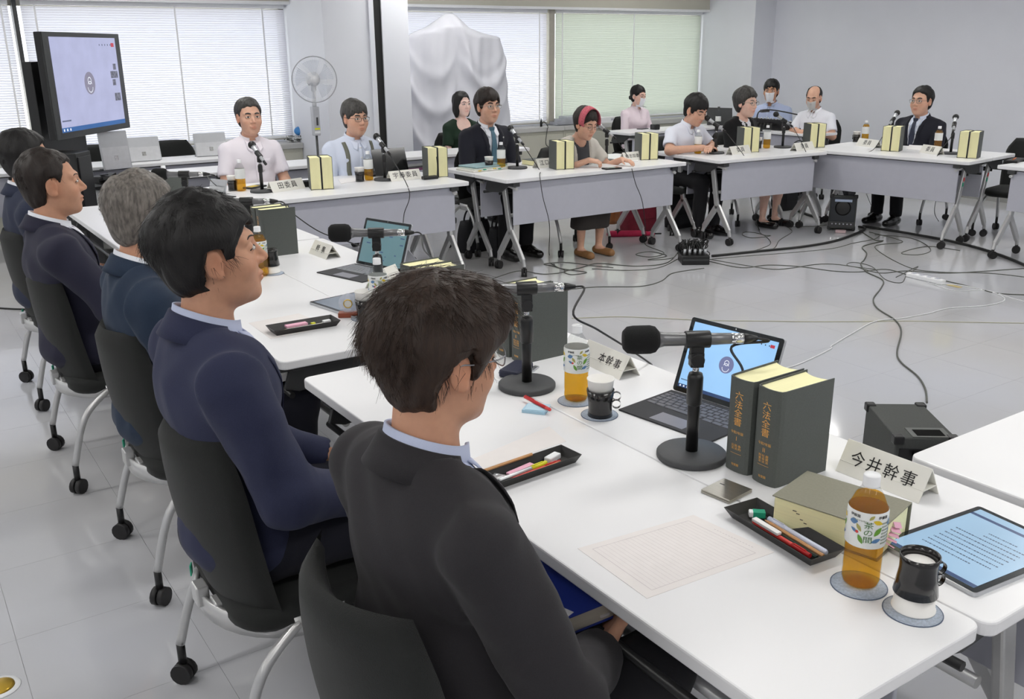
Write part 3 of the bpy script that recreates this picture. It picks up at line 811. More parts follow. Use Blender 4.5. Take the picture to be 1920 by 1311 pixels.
# seen past the head of the man in navy: front cover and page tops only
books(0, 0, .04, *pr('behind the tea bottle of the man in navy'), base=top_base(552, 388) + Vector((-BD, BT + .004, 0)))
books(0, 0, .04, *pr('beside the grey-haired man under the microphone'), base=top_base(349, 327) + Vector((-BD, BT + .004, 0)))
def far_books(px, py, rz, w):
    """(px, py): foot of the fore-edge side between both volumes"""
    p = at(px, py, TT); R = Matrix.Rotation(rz, 3, 'Z')
    books(0, 0, rz, *pr(w), base=p - R @ Vector((BD, 0, 0)))
far_books(605, 356, -H90 - .26, 'between the pinkish-shirted man and the man with suspenders')
far_books(822, 333, -H90 - .2, 'at the right end before the man with suspenders')
far_books(1060, 318, -H90 - .22, 'between the dark-suited man and the lady with a headband')
far_books(1218, 300, -H90 - .3, 'at the right end before the lady with a headband')
far_books(1408, 286, -H90 - .38, 'just before the lady in the black cardigan')
far_books(1532, 277, -H90 - .42, 'before the masked man in the white shirt')
far_books(1668, 284, PI + .36, 'before the man with the lanyard')
far_books(1812, 297, PI + .30, 'at the right end before the man with the lanyard')
# --- thick grey book lying flat with pink flags
def flat_book():
    p0, p1 = at(1455, 948, TT), at(1640, 1010, TT)
    d = (p1 - p0).normalized(); rz = math.atan2(d.y, d.x)
    q = at(1575, 965, TT + .03)
    t = thing('thick_book', 'thick grey-covered book lying flat with pink flags by the nearest bottle', 'book', (q.x, q.y, TT), rz)
    w, dd, h = .215, .15, .062
    MB().box((0, 0, .0012), (w, dd, .0024)).box((0, 0, h + .0012), (w, dd, .0024)).box((0, dd / 2 - .001, h / 2), (w, .003, h)).build('cover', mat('cover_olive', (136, 134, 118), rough=.6, var=.05, scale=200), t, bevel=.001)
    MB().box((0, -.003, h / 2 + .0005), (w - .006, dd - .012, h - .003)).build('pages', M_PAGES, t, bevel=.004)
    st = MB()
    for x, z, l in ((-.06, .045, .008), (-.053, .041, .007), (-.045, .031, .006), (-.037, .026, .006), (-.025, .016, .006)):
        st.box((x, -dd / 2 + .0028, z), (l, .0006, .0014))
    tag(st.build('index_marks', M_INK, t), kind='stuff')
    for k in range(5):
        MB().box((w / 2 + .004, -dd / 2 + .04 + .008 * k, .02 + .007 * k), (.02, .012, .0005), R=Euler((.3 * k - .4, .3, .3 * k)).to_matrix()).build('sticky_flag', M_PINK, t)
flat_book()

# --- folded name plates
def plate(pl, pr_, label, text, L=.2, h=.075, size=.033, shift=0.0, depth=.075, mirror=False):
    """pl, pr_: pixels of the foot of the written face, left and right"""
    a = at(pl[0], pl[1], TT); b = at(pr_[0], pr_[1], TT)
    d = (b - a).normalized(); rz = math.atan2(d.y, d.x); L = (b - a).length if L is None else L
    c = b - d * (L / 2) if not mirror else (a + b) / 2
    t = thing('name_plate', label, 'name plate', (c.x, c.y, TT), rz, 'name plates')
    m = MB(); th = .002
    # profile in (y, z): tent with a folded foot inside
    def sheet(p, q):
        p = Vector((0, *p)); q = Vector((0, *q)); n = (q - p).normalized().cross(Vector((1, 0, 0))) * th / 2
        vs = []
        for x in (-L / 2, L / 2):
            for k in (p - n, p + n, q + n, q - n): vs.append((x, k.y, k.z))
        m.add(vs, [(0, 1, 2, 3), (7, 6, 5, 4), (0, 4, 5, 1), (1, 5, 6, 2), (2, 6, 7, 3), (3, 7, 4, 0)])
    sheet((0, 0), (depth / 2, h)); sheet((depth / 2, h), (depth, 0)); sheet((.012, .024), (depth - .012, .024))
    m.build('plate', M_PLATE, t, weld=False)
    sl = math.atan2(depth / 2, h)
    M = Matrix.Translation((shift, depth / 4 - .0012, h / 2 + .001)) @ Euler((PI / 2 - sl, 0, 0)).to_matrix().to_4x4()
    if text and L > .22: size = min(.050, L * .92 / (len(text) * 1.25))
    if text: put_text('lettering', text, size, M_INK, t, M, .0003, spacing=1.25)
    return t
plate((1577, 887), (1722, 945), 'cream name plate with four characters behind the nearest bottle', '今井幹事', .2, .067, .036)
plate((1072, 672), (1161, 713), 'cream name plate partly hidden by the half-full bottle', '本幹事', .2, .063, .032, shift=.028)
plate((579, 475), (611, 487), 'small name plate in front of the teal-screen laptop', '幹 事', None, .06, .036)
plate((728, 540), (757, 528), 'white name plate corner beside the teal-screen laptop kickstand', '', .17, .07)
for l, r_, tx, lab in (((512, 362), (573, 353), '田委員', 'name plate before the man in the pinkish white shirt'), ((734, 341), (791, 335), '宇藤委員', 'name plate before the man with suspenders'),
                       ((1010, 316), (1056, 311), '江口委員', 'name plate before the dark-suited man'), ((1172, 303), (1211, 299), '鴨志田委員', 'name plate before the lady with the headband'),
                       ((1373, 291), (1409, 287), '小池委員', 'name plate before the lady in the black cardigan'), ((1494, 284), (1528, 280), '委員', 'name plate before the masked men'),
                       ((1604, 273), (1641, 278), '委員', 'name plate left of the man with the lanyard'), ((1723, 286), (1757, 291), '委員', 'name plate right before the man with the lanyard')):
    if tx == '小池委員': tx = '委員'
    plate(l, r_, lab, tx, None, .07, .03 if len(tx) < 5 else .026)

# --- pen trays and their contents (each a thing of its own)
def tray_at(c0, c1, c2, label, W=.073, L=.245):
    """c0, c1: pixels of the near long rim edge ends (left to right), c2: far side"""
    a = at(c0[0], c0[1], TT + .02); b = at(c1[0], c1[1], TT + .02); f = at(c2[0], c2[1], TT + .02)
    d = (b - a).normalized(); n = Vector((-d.y, d.x, 0)); L = (b - a).length
    W = abs((f - a).dot(n)); c = (a + b) / 2 + n * (W / 2) * (1 if (f - a).dot(n) > 0 else -1)
    rz = math.atan2(d.y, d.x)
    t = thing('pen_tray', label, 'tray', (c.x, c.y, TT), rz)
    m = MB(); h = .021; s_ = .80; e = .002
    def ring(w, l, z): return [(-l / 2, -w / 2, z), (l / 2, -w / 2, z), (l / 2, w / 2, z), (-l / 2, w / 2, z)]
    vs = ring(W * .72, L - W * .28, 0) + ring(W, L, h) + ring(W - .003, L - .003, h) + ring(W * .72 - .004, L - W * .28 - .004, .002)
    fs = [(3, 2, 1, 0), (12, 13, 14, 15)]
    for k in range(3):
        for i in range(4):
            j = (i + 1) % 4; fs.append((4 * k + i, 4 * k + j, 4 * k + 4 + j, 4 * k + 4 + i))
    m.add(vs, fs); m.build('tray', M_TRAY, t, weld=False)
    return t, c, rz, L, W
def stick(name, label, cat, T, x, y, ang, L, r, mats, z=.004, cap=None, hexa=False, lift=0.0):
    t0, c, rz, TL, TW = T
    R = Matrix.Rotation(rz, 3, 'Z'); q = c + R @ Vector((x, y, 0))
    o = thing(name, label, cat, (q.x, q.y, TT + z + r), rz + ang)
    if lift: o.rotation_euler = (0, -lift, rz + ang)
    n = 6 if hexa else 12
    if cat == 'pencil':
        MB().tube([(-L / 2 + .018, 0, 0), (L / 2, 0, 0)], r, n, smooth=False).build('barrel', mats[0], o)
        MB().tube([(-L / 2 + .004, 0, 0), (-L / 2 + .018, 0, 0)], [r * .3, r], n).build('sharpened_tip', M_WOOD, o)
        MB().tube([(-L / 2, 0, 0), (-L / 2 + .004, 0, 0)], [r * .08, r * .3], n).build('lead', M_INK, o)
    else:
        MB().tube([(-L / 2, 0, 0), (-L / 2 + .004, 0, 0), (L / 2 - .004, 0, 0), (L / 2, 0, 0)], [r * .7, r, r, r * .7], n).build('barrel', mats[0], o)
        MB().tube([(L / 2 - .045, 0, 0), (L / 2 + .001, 0, 0)], [r * 1.08, r * 1.02], n).build('cap', mats[1], o)
        MB().box((L / 2 - .025, 0, r * 1.15), (.03, .003, .0015)).build('clip', mats[1], o)
    return o
def block(name, label, cat, T, x, y, ang, dims, mats, z=.004, band=None):
    t0, c, rz, TL, TW = T; R = Matrix.Rotation(rz, 3, 'Z'); q = c + R @ Vector((x, y, 0))
    o = thing(name, label, cat, (q.x, q.y, TT + z), rz + ang)
    MB().box((0, 0, dims[2] / 2), dims).build('body' if band is None else 'rubber', mats[0], o, bevel=min(dims) * .18)
    if band is not None: MB().box((dims[0] * .12, 0, dims[2] / 2), (dims[0] * .76, dims[1] * 1.04, dims[2] * 1.05)).build('paper_sleeve', band, o, bevel=.0008)
    return o
# tray by the thick book: long axis runs down to the right
TA = tray_at((1357, 952), (1521, 1052), (1574, 1022), 'black pen tray beside the thick grey book, holding pens and eraser')
x_ = lambda f: (f - .5) * TA[3]
block('eraser', 'green and white sleeved eraser in the tray beside the thick book', 'eraser', TA, x_(.16), .010, .95, (.032, .016, .012), [M_WHITE_PL], band=M_GREEN)
stick('marker_pen', 'pale lavender highlighter lying along the far side of the tray by the thick book', 'marker', TA, x_(.60), .016, PI + .0, .15, .0056, [M_LAVENDER, M_LAVENDER])
stick('pencil', 'natural wood pencil in the tray by the thick book', 'pencil', TA, x_(.60), .004, -.02, .16, .0036, [M_WOOD], hexa=True, z=.006)
stick('pencil', 'dark green pencil in the tray by the thick book', 'pencil', TA, x_(.58), -.007, -.02, .16, .0036, [M_DKGREEN], hexa=True)
stick('ballpoint_pen', 'red and white correction pen in the tray by the thick book', 'pen', TA, x_(.56), -.017, 0, .15, .0045, [M_STRED, M_RED])
block('sticky_notes', 'white and orange tipped sticky note strip in the tray by the thick book', 'sticky notes', TA, x_(.40), -.018, 0, (.07, .012, .006), [M_PAPER], z=.013)
TB = tray_at((932, 908), (1091, 853), (1050, 835), 'black pen tray next to the nearest man, holding pink notes and a white eraser')
x_ = lambda f: (f - .5) * TB[3]
block('eraser', 'white eraser at the far end of the tray next to the nearest man', 'eraser', TB, x_(.80), .010, .25, (.042, .019, .013), [M_WHITE_PL])
block('sticky_notes', 'pink sticky note strip in the tray next to the nearest man', 'sticky notes', TB, x_(.40), .006, .12, (.075, .015, .006), [M_PINK], z=.008)
stick('marker_pen', 'grey highlighter with a yellow cap in the tray next to the nearest man', 'marker', TB, x_(.38), -.008, .06, .14, .0055, [M_SILVERTAB, M_YELLOW], z=.006)
stick('ballpoint_pen', 'red pen in the tray next to the nearest man', 'pen', TB, x_(.52), -.015, .05, .14, .004, [M_STRED, M_RED])
stick('pencil', 'orange-tipped pencil in the tray next to the nearest man', 'pencil', TB, x_(.53), -.021, PI + .03, .15, .0036, [M_ORANGE], hexa=True, z=.006)
stick('pencil', 'plain pencil leaning on the far rim of the tray next to the nearest man', 'pencil', TB, x_(.28), .030, .02, .165, .0036, [M_WOOD], hexa=True, z=.02)
block('foil_packet', 'crumpled clear packet in the tray next to the nearest man', 'packet', TB, x_(.13), .008, .5, (.04, .028, .006), [mat('foil', (220, 222, 226), rough=.2, metal=.6, bump=.8, bscale=120)])
TC = tray_at((514, 622), (639, 601), (622, 590), 'black pen tray holding pink notes on the crystal clock table')
x_ = lambda f: (f - .5) * TC[3]
block('eraser', 'white eraser in the tray left of the crystal clock', 'eraser', TC, x_(.86), .004, .05, (.028, .016, .012), [M_WHITE_PL])
block('sticky_notes', 'pink sticky note pad in the tray left of the crystal clock', 'sticky notes', TC, x_(.40), .005, .03, (.075, .024, .008), [M_PINK], z=.012)
stick('pencil', 'cream pencil in the tray left of the crystal clock', 'pencil', TC, x_(.45), -.014, .02, .15, .004, [M_PLATE], hexa=True, z=.006)
block('sticky_notes', 'small yellow sticky pad in the tray left of the crystal clock', 'sticky notes', TC, x_(.64), -.004, .1, (.014, .012, .005), [M_YELLOW], z=.012)
# blue notes with red pen
p = at(1005, 770, TT); rz0 = math.atan2(*(at(1042, 772, TT) - at(968, 768, TT)).yx)
bn = thing('sticky_notes', 'pale blue sticky note pad under a red pen', 'sticky notes', p, rz0 - .15)
MB().box((0, 0, .004), (.062, .05, .008)).build('pad', M_BLUEPAD, bn); MB().box((.004, .003, .009), (.06, .048, .002), R=Euler((0, 0, .1)).to_matrix()).build('pad', mat('sticky_blue_top', (188, 218, 234), rough=.8), bn)
a, b = at(978, 741, TT + .014), at(1038, 772, TT + .014); d = (b - a)
o = thing('ballpoint_pen', 'red pen lying on the pale blue sticky notes', 'pen', ((a + b) / 2), math.atan2(d.y, d.x))
MB().tube([(-.06, 0, 0), (-.057, 0, 0), (.04, 0, 0)], [.003, .0046, .0046], 12).build('barrel', M_RED, o); MB().tube([(.04, 0, 0), (.058, 0, 0), (.062, 0, 0)], [.0047, .0042, .001], 12).build('tip', M_STRED, o)
MB().box((-.035, 0, .0052), (.04, .0028, .0012)).build('clip', M_RED, o)
# metal card case
ps = [at(*q, TT + .008) for q in ((1316, 920), (1370, 942), (1410, 913), (1354, 897))]
c = sum(ps, Vector()) / 4; d = ps[1] - ps[0]
o = thing('card_case', 'brushed metal card case in front of the standing law books', 'card case', (c.x, c.y, TT), math.atan2(d.y, d.x))
w, h = d.length, (ps[3] - ps[0]).length
brm = mat('brushed_metal', (176, 172, 162), rough=.28, metal=.9, var=.1, stretch=(1, 30, 1))
MB().box((0, 0, .0025), (w, h, .005)).build('case', brm, o, bevel=.0015); MB().box((0, .0, .007), (w, h, .0035)).build('lid', brm, o, bevel=.0015)
MB().box((-.02, .012, .0089), (.012, .003, .0004)).build('hallmark', M_DKGREY, o)
# keys or chain with small dark case behind the microphone pole
p = at(968, 700, TT)
o = thing('glasses_case', 'dark blue pouch behind the microphone pole by the nearest man', 'pouch', p, .5); MB().box((0, 0, .012), (.11, .06, .024)).build('pouch', mat('navy_pouch', (34, 38, 60), rough=.6), o, bevel=.006)
MB().box((0, .031, .012), (.1, .003, .003)).build('zip', M_SILVERTAB, o)
p = at(985, 703, TT)
o = thing('wristwatch', 'small silver wristwatch lying beside the microphone base', 'watch', p, .3)
MB().lathe([(0, 0), (.015, 0), (.017, .003), (.017, .007), (.014, .009), (0, .009)], 20).build('case', M_CHROME, o)
MB().lathe([(0, .0091), (.013, .0091)], 20).build('dial', M_PLATE, o)
for k in range(7): MB().box((.021 + .008 * k, .002 * k, .004 + .0008 * (k % 2)), (.0065, .015, .004)).build('bracelet_link', M_SILVERTAB, o)

# --- papers
def sheet(ps, label, m=M_PAPER_G, grid=False, z=.0006, name='paper_sheet', cat='paper'):
    q = [at(x, y, TT) for x, y in ps]; c = sum(q, Vector()) / len(q); rz = math.atan2(*(q[1] - q[0]).yx)
    Mi = Matrix.Rotation(-rz, 3, 'Z'); l = [Mi @ (v - c) for v in q]
    t = thing(name, label, cat, (c.x, c.y, TT), rz)
    MB().prism([(v.x, v.y) for v in l], .0001, z).build('sheet', m, t)
    if grid:
        g = MB(); n = 24
        def P_(u, v):
            a = l[0].lerp(l[1], u); b = l[3].lerp(l[2], u); return a.lerp(b, v)
        def line(a, b, w=.0005):
            d = (b - a).normalized(); k = Vector((-d.y, d.x, 0)) * w
            g.add([(v.x, v.y, z + .0002) for v in (a - k, b - k, b + k, a + k)], [(0, 1, 2, 3)])
        for (u0, v0, u1, v1) in ((.08, .08, .92, .08), (.92, .08, .92, .90), (.92, .90, .08, .90), (.08, .90, .08, .08)): line(P_(u0, v0), P_(u1, v1), .0005)
        for k in range(1, n): line(P_(.08, .08 + .82 * k / n), P_(.92, .08 + .82 * k / n), .00022)
        for k in range(14): line(P_(.35 + .035 * k, .945), P_(.372 + .035 * k, .945), .0007)
        tag(g.build('ruled_lines', M_RULE, t, weld=False), kind='stuff')
    return t
M_RULE = mat('ruled_pink', (206, 198, 200), rough=.9)
sheet([(1083, 1029), (1213, 1123), (1452, 1036), (1300, 966)], 'grid-ruled form sheet between the nearest man and the pen tray', M_PAPER_G, True)
sheet([(884, 862), (905, 880), (1062, 828), (1030, 800)], 'faint form sheet beside the nearest man\'s collar', M_PAPER_G, False)
sheet([(466, 606), (508, 636), (620, 612), (560, 588)], 'paper sheet under the pink-note pen tray', M_PAPER_G, False)
sheet([(196, 415), (214, 432), (300, 430), (280, 405)], 'paper sheet left of the grey-haired man', M_PAPER, False)
sheet([(185, 394), (200, 404), (290, 400), (276, 388)], 'dark tablet-sized folder at the far end of the near row', M_DKGREY, z=.006, name='dark_folder', cat='folder')
for ps, lab in (([(1150, 304), (1196, 303), (1200, 294), (1160, 293)], 'open papers under the hands of the lady with a headband'), ([(1355, 281), (1395, 278), (1380, 271), (1345, 273)], 'papers before the short-sleeved man'),
                ([(1700, 280), (1745, 284), (1742, 274), (1705, 272)], 'white papers before the man with the lanyard'), ([(640, 345), (672, 340), (662, 333), (634, 337)], 'papers before the man with suspenders'),
                ([(985, 306), (1010, 304), (1004, 299), (984, 301)], 'papers before the dark-suited man')):
    sheet(ps, lab, M_PAPER, z=.003)

# --- laptops and tablets
def screen_ui(parent, w, h, M, style):
    """flat picture of the call window: local x right, y up, +z out of the glass, origin at the centre"""
    def q(name, cx, cy, a, b, m, z=.0002):
        mb = MB(); mb.add([M @ Vector(v) for v in ((cx - a / 2, cy - b / 2, z), (cx + a / 2, cy - b / 2, z), (cx + a / 2, cy + b / 2, z), (cx - a / 2, cy + b / 2, z))], [(0, 1, 2, 3)])
        return mb
    scr = q('', 0, 0, w, h, None).build('screen_picture', {'blue': M_EM_BLUE, 'tv': M_EM_LAV, 'doc': M_EM_DOC, 'teal': M_EM_TEAL}[style], parent)
    def part(name, mbs, m, stuff=False):
        o = mbs.build(name, m, scr, weld=False); return tag(o, kind='stuff') if stuff else o
    if style in ('blue', 'tv'):
        ic = MB(); r = h * .125; vs = [M @ Vector((0, 0, .0004))] + [M @ Vector((r * math.cos(2 * PI * k / 28), r * math.sin(2 * PI * k / 28), .0004)) for k in range(28)]
        ic.add(vs, [(0, k + 1, (k + 1) % 28 + 1) for k in range(28)]); part('avatar_disc', ic, M_EM_ICON if style == 'blue' else M_EM_ICONG)
        pi = MB()
        def arc(cx, cy, r0, a0, a1, wd=.12):
            n = 14
            for k in range(n):
                t0 = a0 + (a1 - a0) * k / n; t1_ = a0 + (a1 - a0) * (k + 1) / n
                pi.add([M @ Vector((cx + rr * math.cos(tt), cy + rr * math.sin(tt), .0006)) for rr, tt in ((r0, t0), (r0 * (1 + wd), t0), (r0 * (1 + wd), t1_), (r0, t1_))], [(0, 1, 2, 3)])
        arc(0, r * .22, r * .26, 0, 2 * PI, .3); arc(0, -r * .35, r * .42, -PI, .0, .18); arc(0, -r * .22, r * .34, .35, PI - .35, .2)
        part('avatar_outline', pi, M_EM_WHITE, True)
        part('taskbar', q('', 0, -h / 2 + h * .025, w, h * .05, None, .0004), M_EM_BAR if style == 'tv' else M_EM_BARD)
        ti = MB()
        for k in range(3):
            cx = -w / 2 + w * (.03 + .045 * k); s_ = h * .013
            ti.add([M @ Vector((cx + a, -h / 2 + h * .025 + b, .0006)) for a, b in ((-s_, -s_), (s_, -s_), (s_, s_), (-s_, s_))], [(0, 1, 2, 3)])
        part('taskbar_icons', ti, M_EM_WHITE, True)
        part('leave_button', q('', w * .445, h * .42, w * .05, h * .045, None, .0004), M_EM_RED)
        di = MB()
        for k in range(5):
            cx = w * (.23 + .045 * k); s_ = h * .009
            di.add([M @ Vector((cx + a, h * .42 + b, .0004)) for a, b in ((-s_, -s_), (s_, -s_), (s_, s_), (-s_, s_))], [(0, 1, 2, 3)])
        for k in range(16):
            cx = -w * .48 + w * .008 * k; di.add([M @ Vector((cx + a, -h * .38 + b, .0004)) for a, b in ((0, -h * .008), (w * .006, -h * .008), (w * .006, h * .008), (0, h * .008))], [(0, 1, 2, 3)])
        part('toolbar_marks', di, M_EM_TEXT, True)
        if style == 'tv':
            for k, (x, y, a, b) in enumerate(((.435, .17, .05, .07), (.415, .08, .12, .08), (.40, -.01, .055, .07), (.43, -.18, .10, .09))):
                part('participant_picture', q('', w * x, h * y, w * a, h * b, None, .0004), M_EM_GREY)
    if style == 'doc':
        tx = MB(); rnd = random.Random(3)
        part('title_bar', q('', 0, h * .40, w, h * .035, None, .0004), M_EM_BARD); part('taskbar', q('', 0, -h / 2 + h * .02, w, h * .04, None, .0004), M_EM_BARD)
        for r_ in range(9):
            y = h * (.22 - .06 * r_); x = -w * (.36 if r_ > 1 else .1); e = w * (.36 if r_ not in (0, 8) else .2)
            while x < e:
                l = w * rnd.uniform(.006, .03); tx.add([M @ Vector((x + a, y + b, .0004)) for a, b in ((0, -h * .006), (l, -h * .006), (l, h * .006), (0, h * .006))], [(0, 1, 2, 3)]); x += l + w * .008
        part('document_text', tx, M_EM_TEXT, True)
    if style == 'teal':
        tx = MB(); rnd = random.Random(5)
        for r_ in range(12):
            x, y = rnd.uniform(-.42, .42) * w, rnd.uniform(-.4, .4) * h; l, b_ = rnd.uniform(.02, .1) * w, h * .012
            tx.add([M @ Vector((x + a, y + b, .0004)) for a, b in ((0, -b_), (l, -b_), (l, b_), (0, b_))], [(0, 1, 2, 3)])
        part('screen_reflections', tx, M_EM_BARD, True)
    return scr
KEYM = {}
def make_laptop(label, cat, hl, hr, fl, lean, style, single_keys):
    """hl, hr: pixels of the hinge ends on the table (left, right as the user sees it); fl: front-left corner of the keyboard"""
    a = at(*hl, TT + .004); f = at(*fl, TT + .003)
    fw = (f - a); D = .215; Wd = .292
    # user faces +x of the room: keyboard front towards the user
    d = fw.normalized(); rgt = Vector((-d.y, d.x, 0))      # to the user's right
    if (at(*hr, TT) - a).dot(rgt) < 0: rgt = -rgt
    rz = math.atan2(rgt.y, rgt.x)
    o = a + rgt * (Wd / 2)
    t = thing('laptop', label, cat, (o.x, o.y, TT), rz)      # local x = user's right, local -y = towards the user
    k = MB(); k.prism([(-Wd / 2, -D), (Wd / 2, -D), (Wd / 2, 0), (-Wd / 2, 0)], 0, .0045)
    kb = k.build('keyboard', M_KEYB, t, bevel=.001)
    rows = [(14, .012), (14, .0175), (14, .0175), (13, .0175), (12, .0175), (9, .0175)]
    y = -.018; joined = MB()
    for r_, (n, hh) in enumerate(rows):
        w = (Wd - .02) / n
        for i in range(n):
            cx = -Wd / 2 + .01 + w * (i + .5); kw = w - .003; cy = y - hh / 2
            if r_ == 5 and 2 < i < 6: continue
            if single_keys:
                key = (n, hh)
                if key not in KEYM: KEYM[key] = MB().box((0, 0, .0008), (kw, hh - .003, .0016), taper=.92).build('key', M_KEY, kb); q = KEYM[key]
                else: q = KEYM[key].copy(); COL.objects.link(q); q.parent = kb
                q.location = (cx, cy, .0045)
            else: joined.box((cx, cy, .0053), (kw, hh - .003, .0016), taper=.92)
        if r_ == 5:
            if single_keys: q = MB().box((0, 0, .0008), (.085, hh - .003, .0016)).build('key', M_KEY, kb); q.location = (-.005, y - hh / 2, .0045)
            else: joined.box((-.005, y - hh / 2, .0053), (.085, hh - .003, .0016))
        y -= hh + .0005
    if not single_keys: tag(joined.build('keys', mat('key_light', (134, 136, 142), rough=.5) if 'key_light' not in MATS else MATS['key_light'], kb, weld=False), kind='stuff')
    MB().box((0, -.176, .0048), (.105, .055, .0006)).build('touchpad', mat('touchpad', (132, 132, 142), rough=.35) if 'touchpad' not in MATS else MATS['touchpad'], kb)
    H = .208; M = Matrix.Translation((0, .004, .004)) @ Euler((PI / 2 - lean, 0, 0)).to_matrix().to_4x4()
    s = MB(); s.prism([(x, y_ + H / 2) for x, y_ in rrect(Wd, H, .008)], -.0085, 0, M=M); tb = s.build('tablet', M_SILVERTAB, t)
    b = MB(); b.prism([(x, y_ + H / 2) for x, y_ in rrect(Wd - .002, H - .002, .007)], 0, .0006, M=M); b.build('bezel', M_SCREEN_OFF, tb)
    Ms = M @ Matrix.Translation((0, H / 2 + .001, .0008))
    screen_ui(tb, Wd - .028, H - .026, Ms, style)
    MB().ball(M @ Vector((0, H - .006, .001)), .0022, 8, 6).build('camera_lens', M_CHROME, tb)
    # kickstand
    ks = MB(); e1 = M @ Vector((0, H * .52, -.0095)); e2 = Vector((0, e1.y + .085, .002)); dd = e2 - e1; n_ = Vector((1, 0, 0)).cross(dd.normalized()) * .0016
    vs = [Vector((x, 0, 0)) + p_ for x in (-Wd / 2 + .01, Wd / 2 - .01) for p_ in (e1 - n_, e1 + n_, e2 + n_, e2 - n_)]
    ks.add(vs, [(0, 1, 2, 3), (7, 6, 5, 4), (0, 4, 5, 1), (1, 5, 6, 2), (2, 6, 7, 3), (3, 7, 4, 0)]); ks.build('kickstand', M_SILVERTAB, t)
    return t
make_laptop('open tablet laptop with a light blue call screen and black keyboard', 'laptop', (1259, 731), (1400, 792), (1160, 768), .36, 'blue', True)
make_laptop('open tablet laptop with a dim teal screen and grey keys', 'laptop', (666, 494), (702, 520), (592, 511), .36, 'teal', False)
def flat_tablet(ps, label, style, M_face, w=.292, h=.208):
    q = [at(x, y, TT + .009) for x, y in ps]   # front-left, front-right, far-left as lying
    d = q[1] - q[0]; e = q[2] - q[0]; rz = math.atan2(d.y, d.x); 
    c = q[0] + d.normalized() * w / 2 + Vector((-d.y, d.x, 0)).normalized() * h / 2
    t = thing('tablet_computer', label, 'tablet', (c.x, c.y, TT), rz)
    MB().prism(rrect(w, h, .008), 0, .0085).build('body', M_SILVERTAB, t, bevel=.001)
    MB().prism(rrect(w - .003, h - .003, .007), .0085, .0093).build('bezel', M_SCREEN_OFF, t)
    if style: screen_ui(t, w - .026, h - .026, Matrix.Translation((0, 0, .0095)), style)
    else: MB().prism(rrect(w - .026, h - .026, .001), .0093, .0096).build('glass', M_face, t)
    return t
# reading tablet at the right: corner towards the camera is its lower right
qa = at(1812, 1100, TT + .009); ql = at(1663, 1017, TT + .009)
flat_tablet([(1645, 1014), (1809, 1103), (1798, 941)], 'flat tablet showing a blue document at the right edge', 'doc', None, .208, .292)
flat_tablet([(579, 566), (628, 582), (600, 555)], 'flat sleeping tablet behind the crystal clock', None, M_SCREEN_GREY)
def standing_tablet(p, rz, label, tilt, w=.29, h=.205, logo=True):
    t = thing('standing_tablet', label, 'tablet', p, rz)       # back faces local -y
    M = Matrix.Translation((0, 0, .004)) @ Euler((PI / 2 - tilt, 0, 0)).to_matrix().to_4x4()
    MB().prism([(x, y + h / 2) for x, y in rrect(w, h, .007)], -.004, .004, M=M).build('body', M_SILVERTAB, t)
    if True:
        k = MB(); k.prism([(x, y + h * .3) for x, y in rrect(w - .02, h * .58, .004)], .0042, .0068, M=M); k.build('kickstand', mat('kick_silver', (204, 205, 208), rough=.28, metal=.5) if 'kick_silver' not in MATS else MATS['kick_silver'], t)
    if logo:
        lg = MB()
        for a in (-1, 1):
            for b in (-1, 1):
                q = Vector((a * .009, h * .30 + b * .009, .0069)); s = .0082
                lg.add([M @ (q + Vector((u * s, v * s, 0))) for u, v in ((-1, -1), (1, -1), (1, 1), (-1, 1))], [(0, 1, 2, 3)])
        tag(lg.build('emblem', M_CHROME, t, weld=False), kind='stuff')
    MB().box((0, .05, .004), (w * .9, .1, .006)).build('keyboard_cover', M_KEYB, t)
    return t
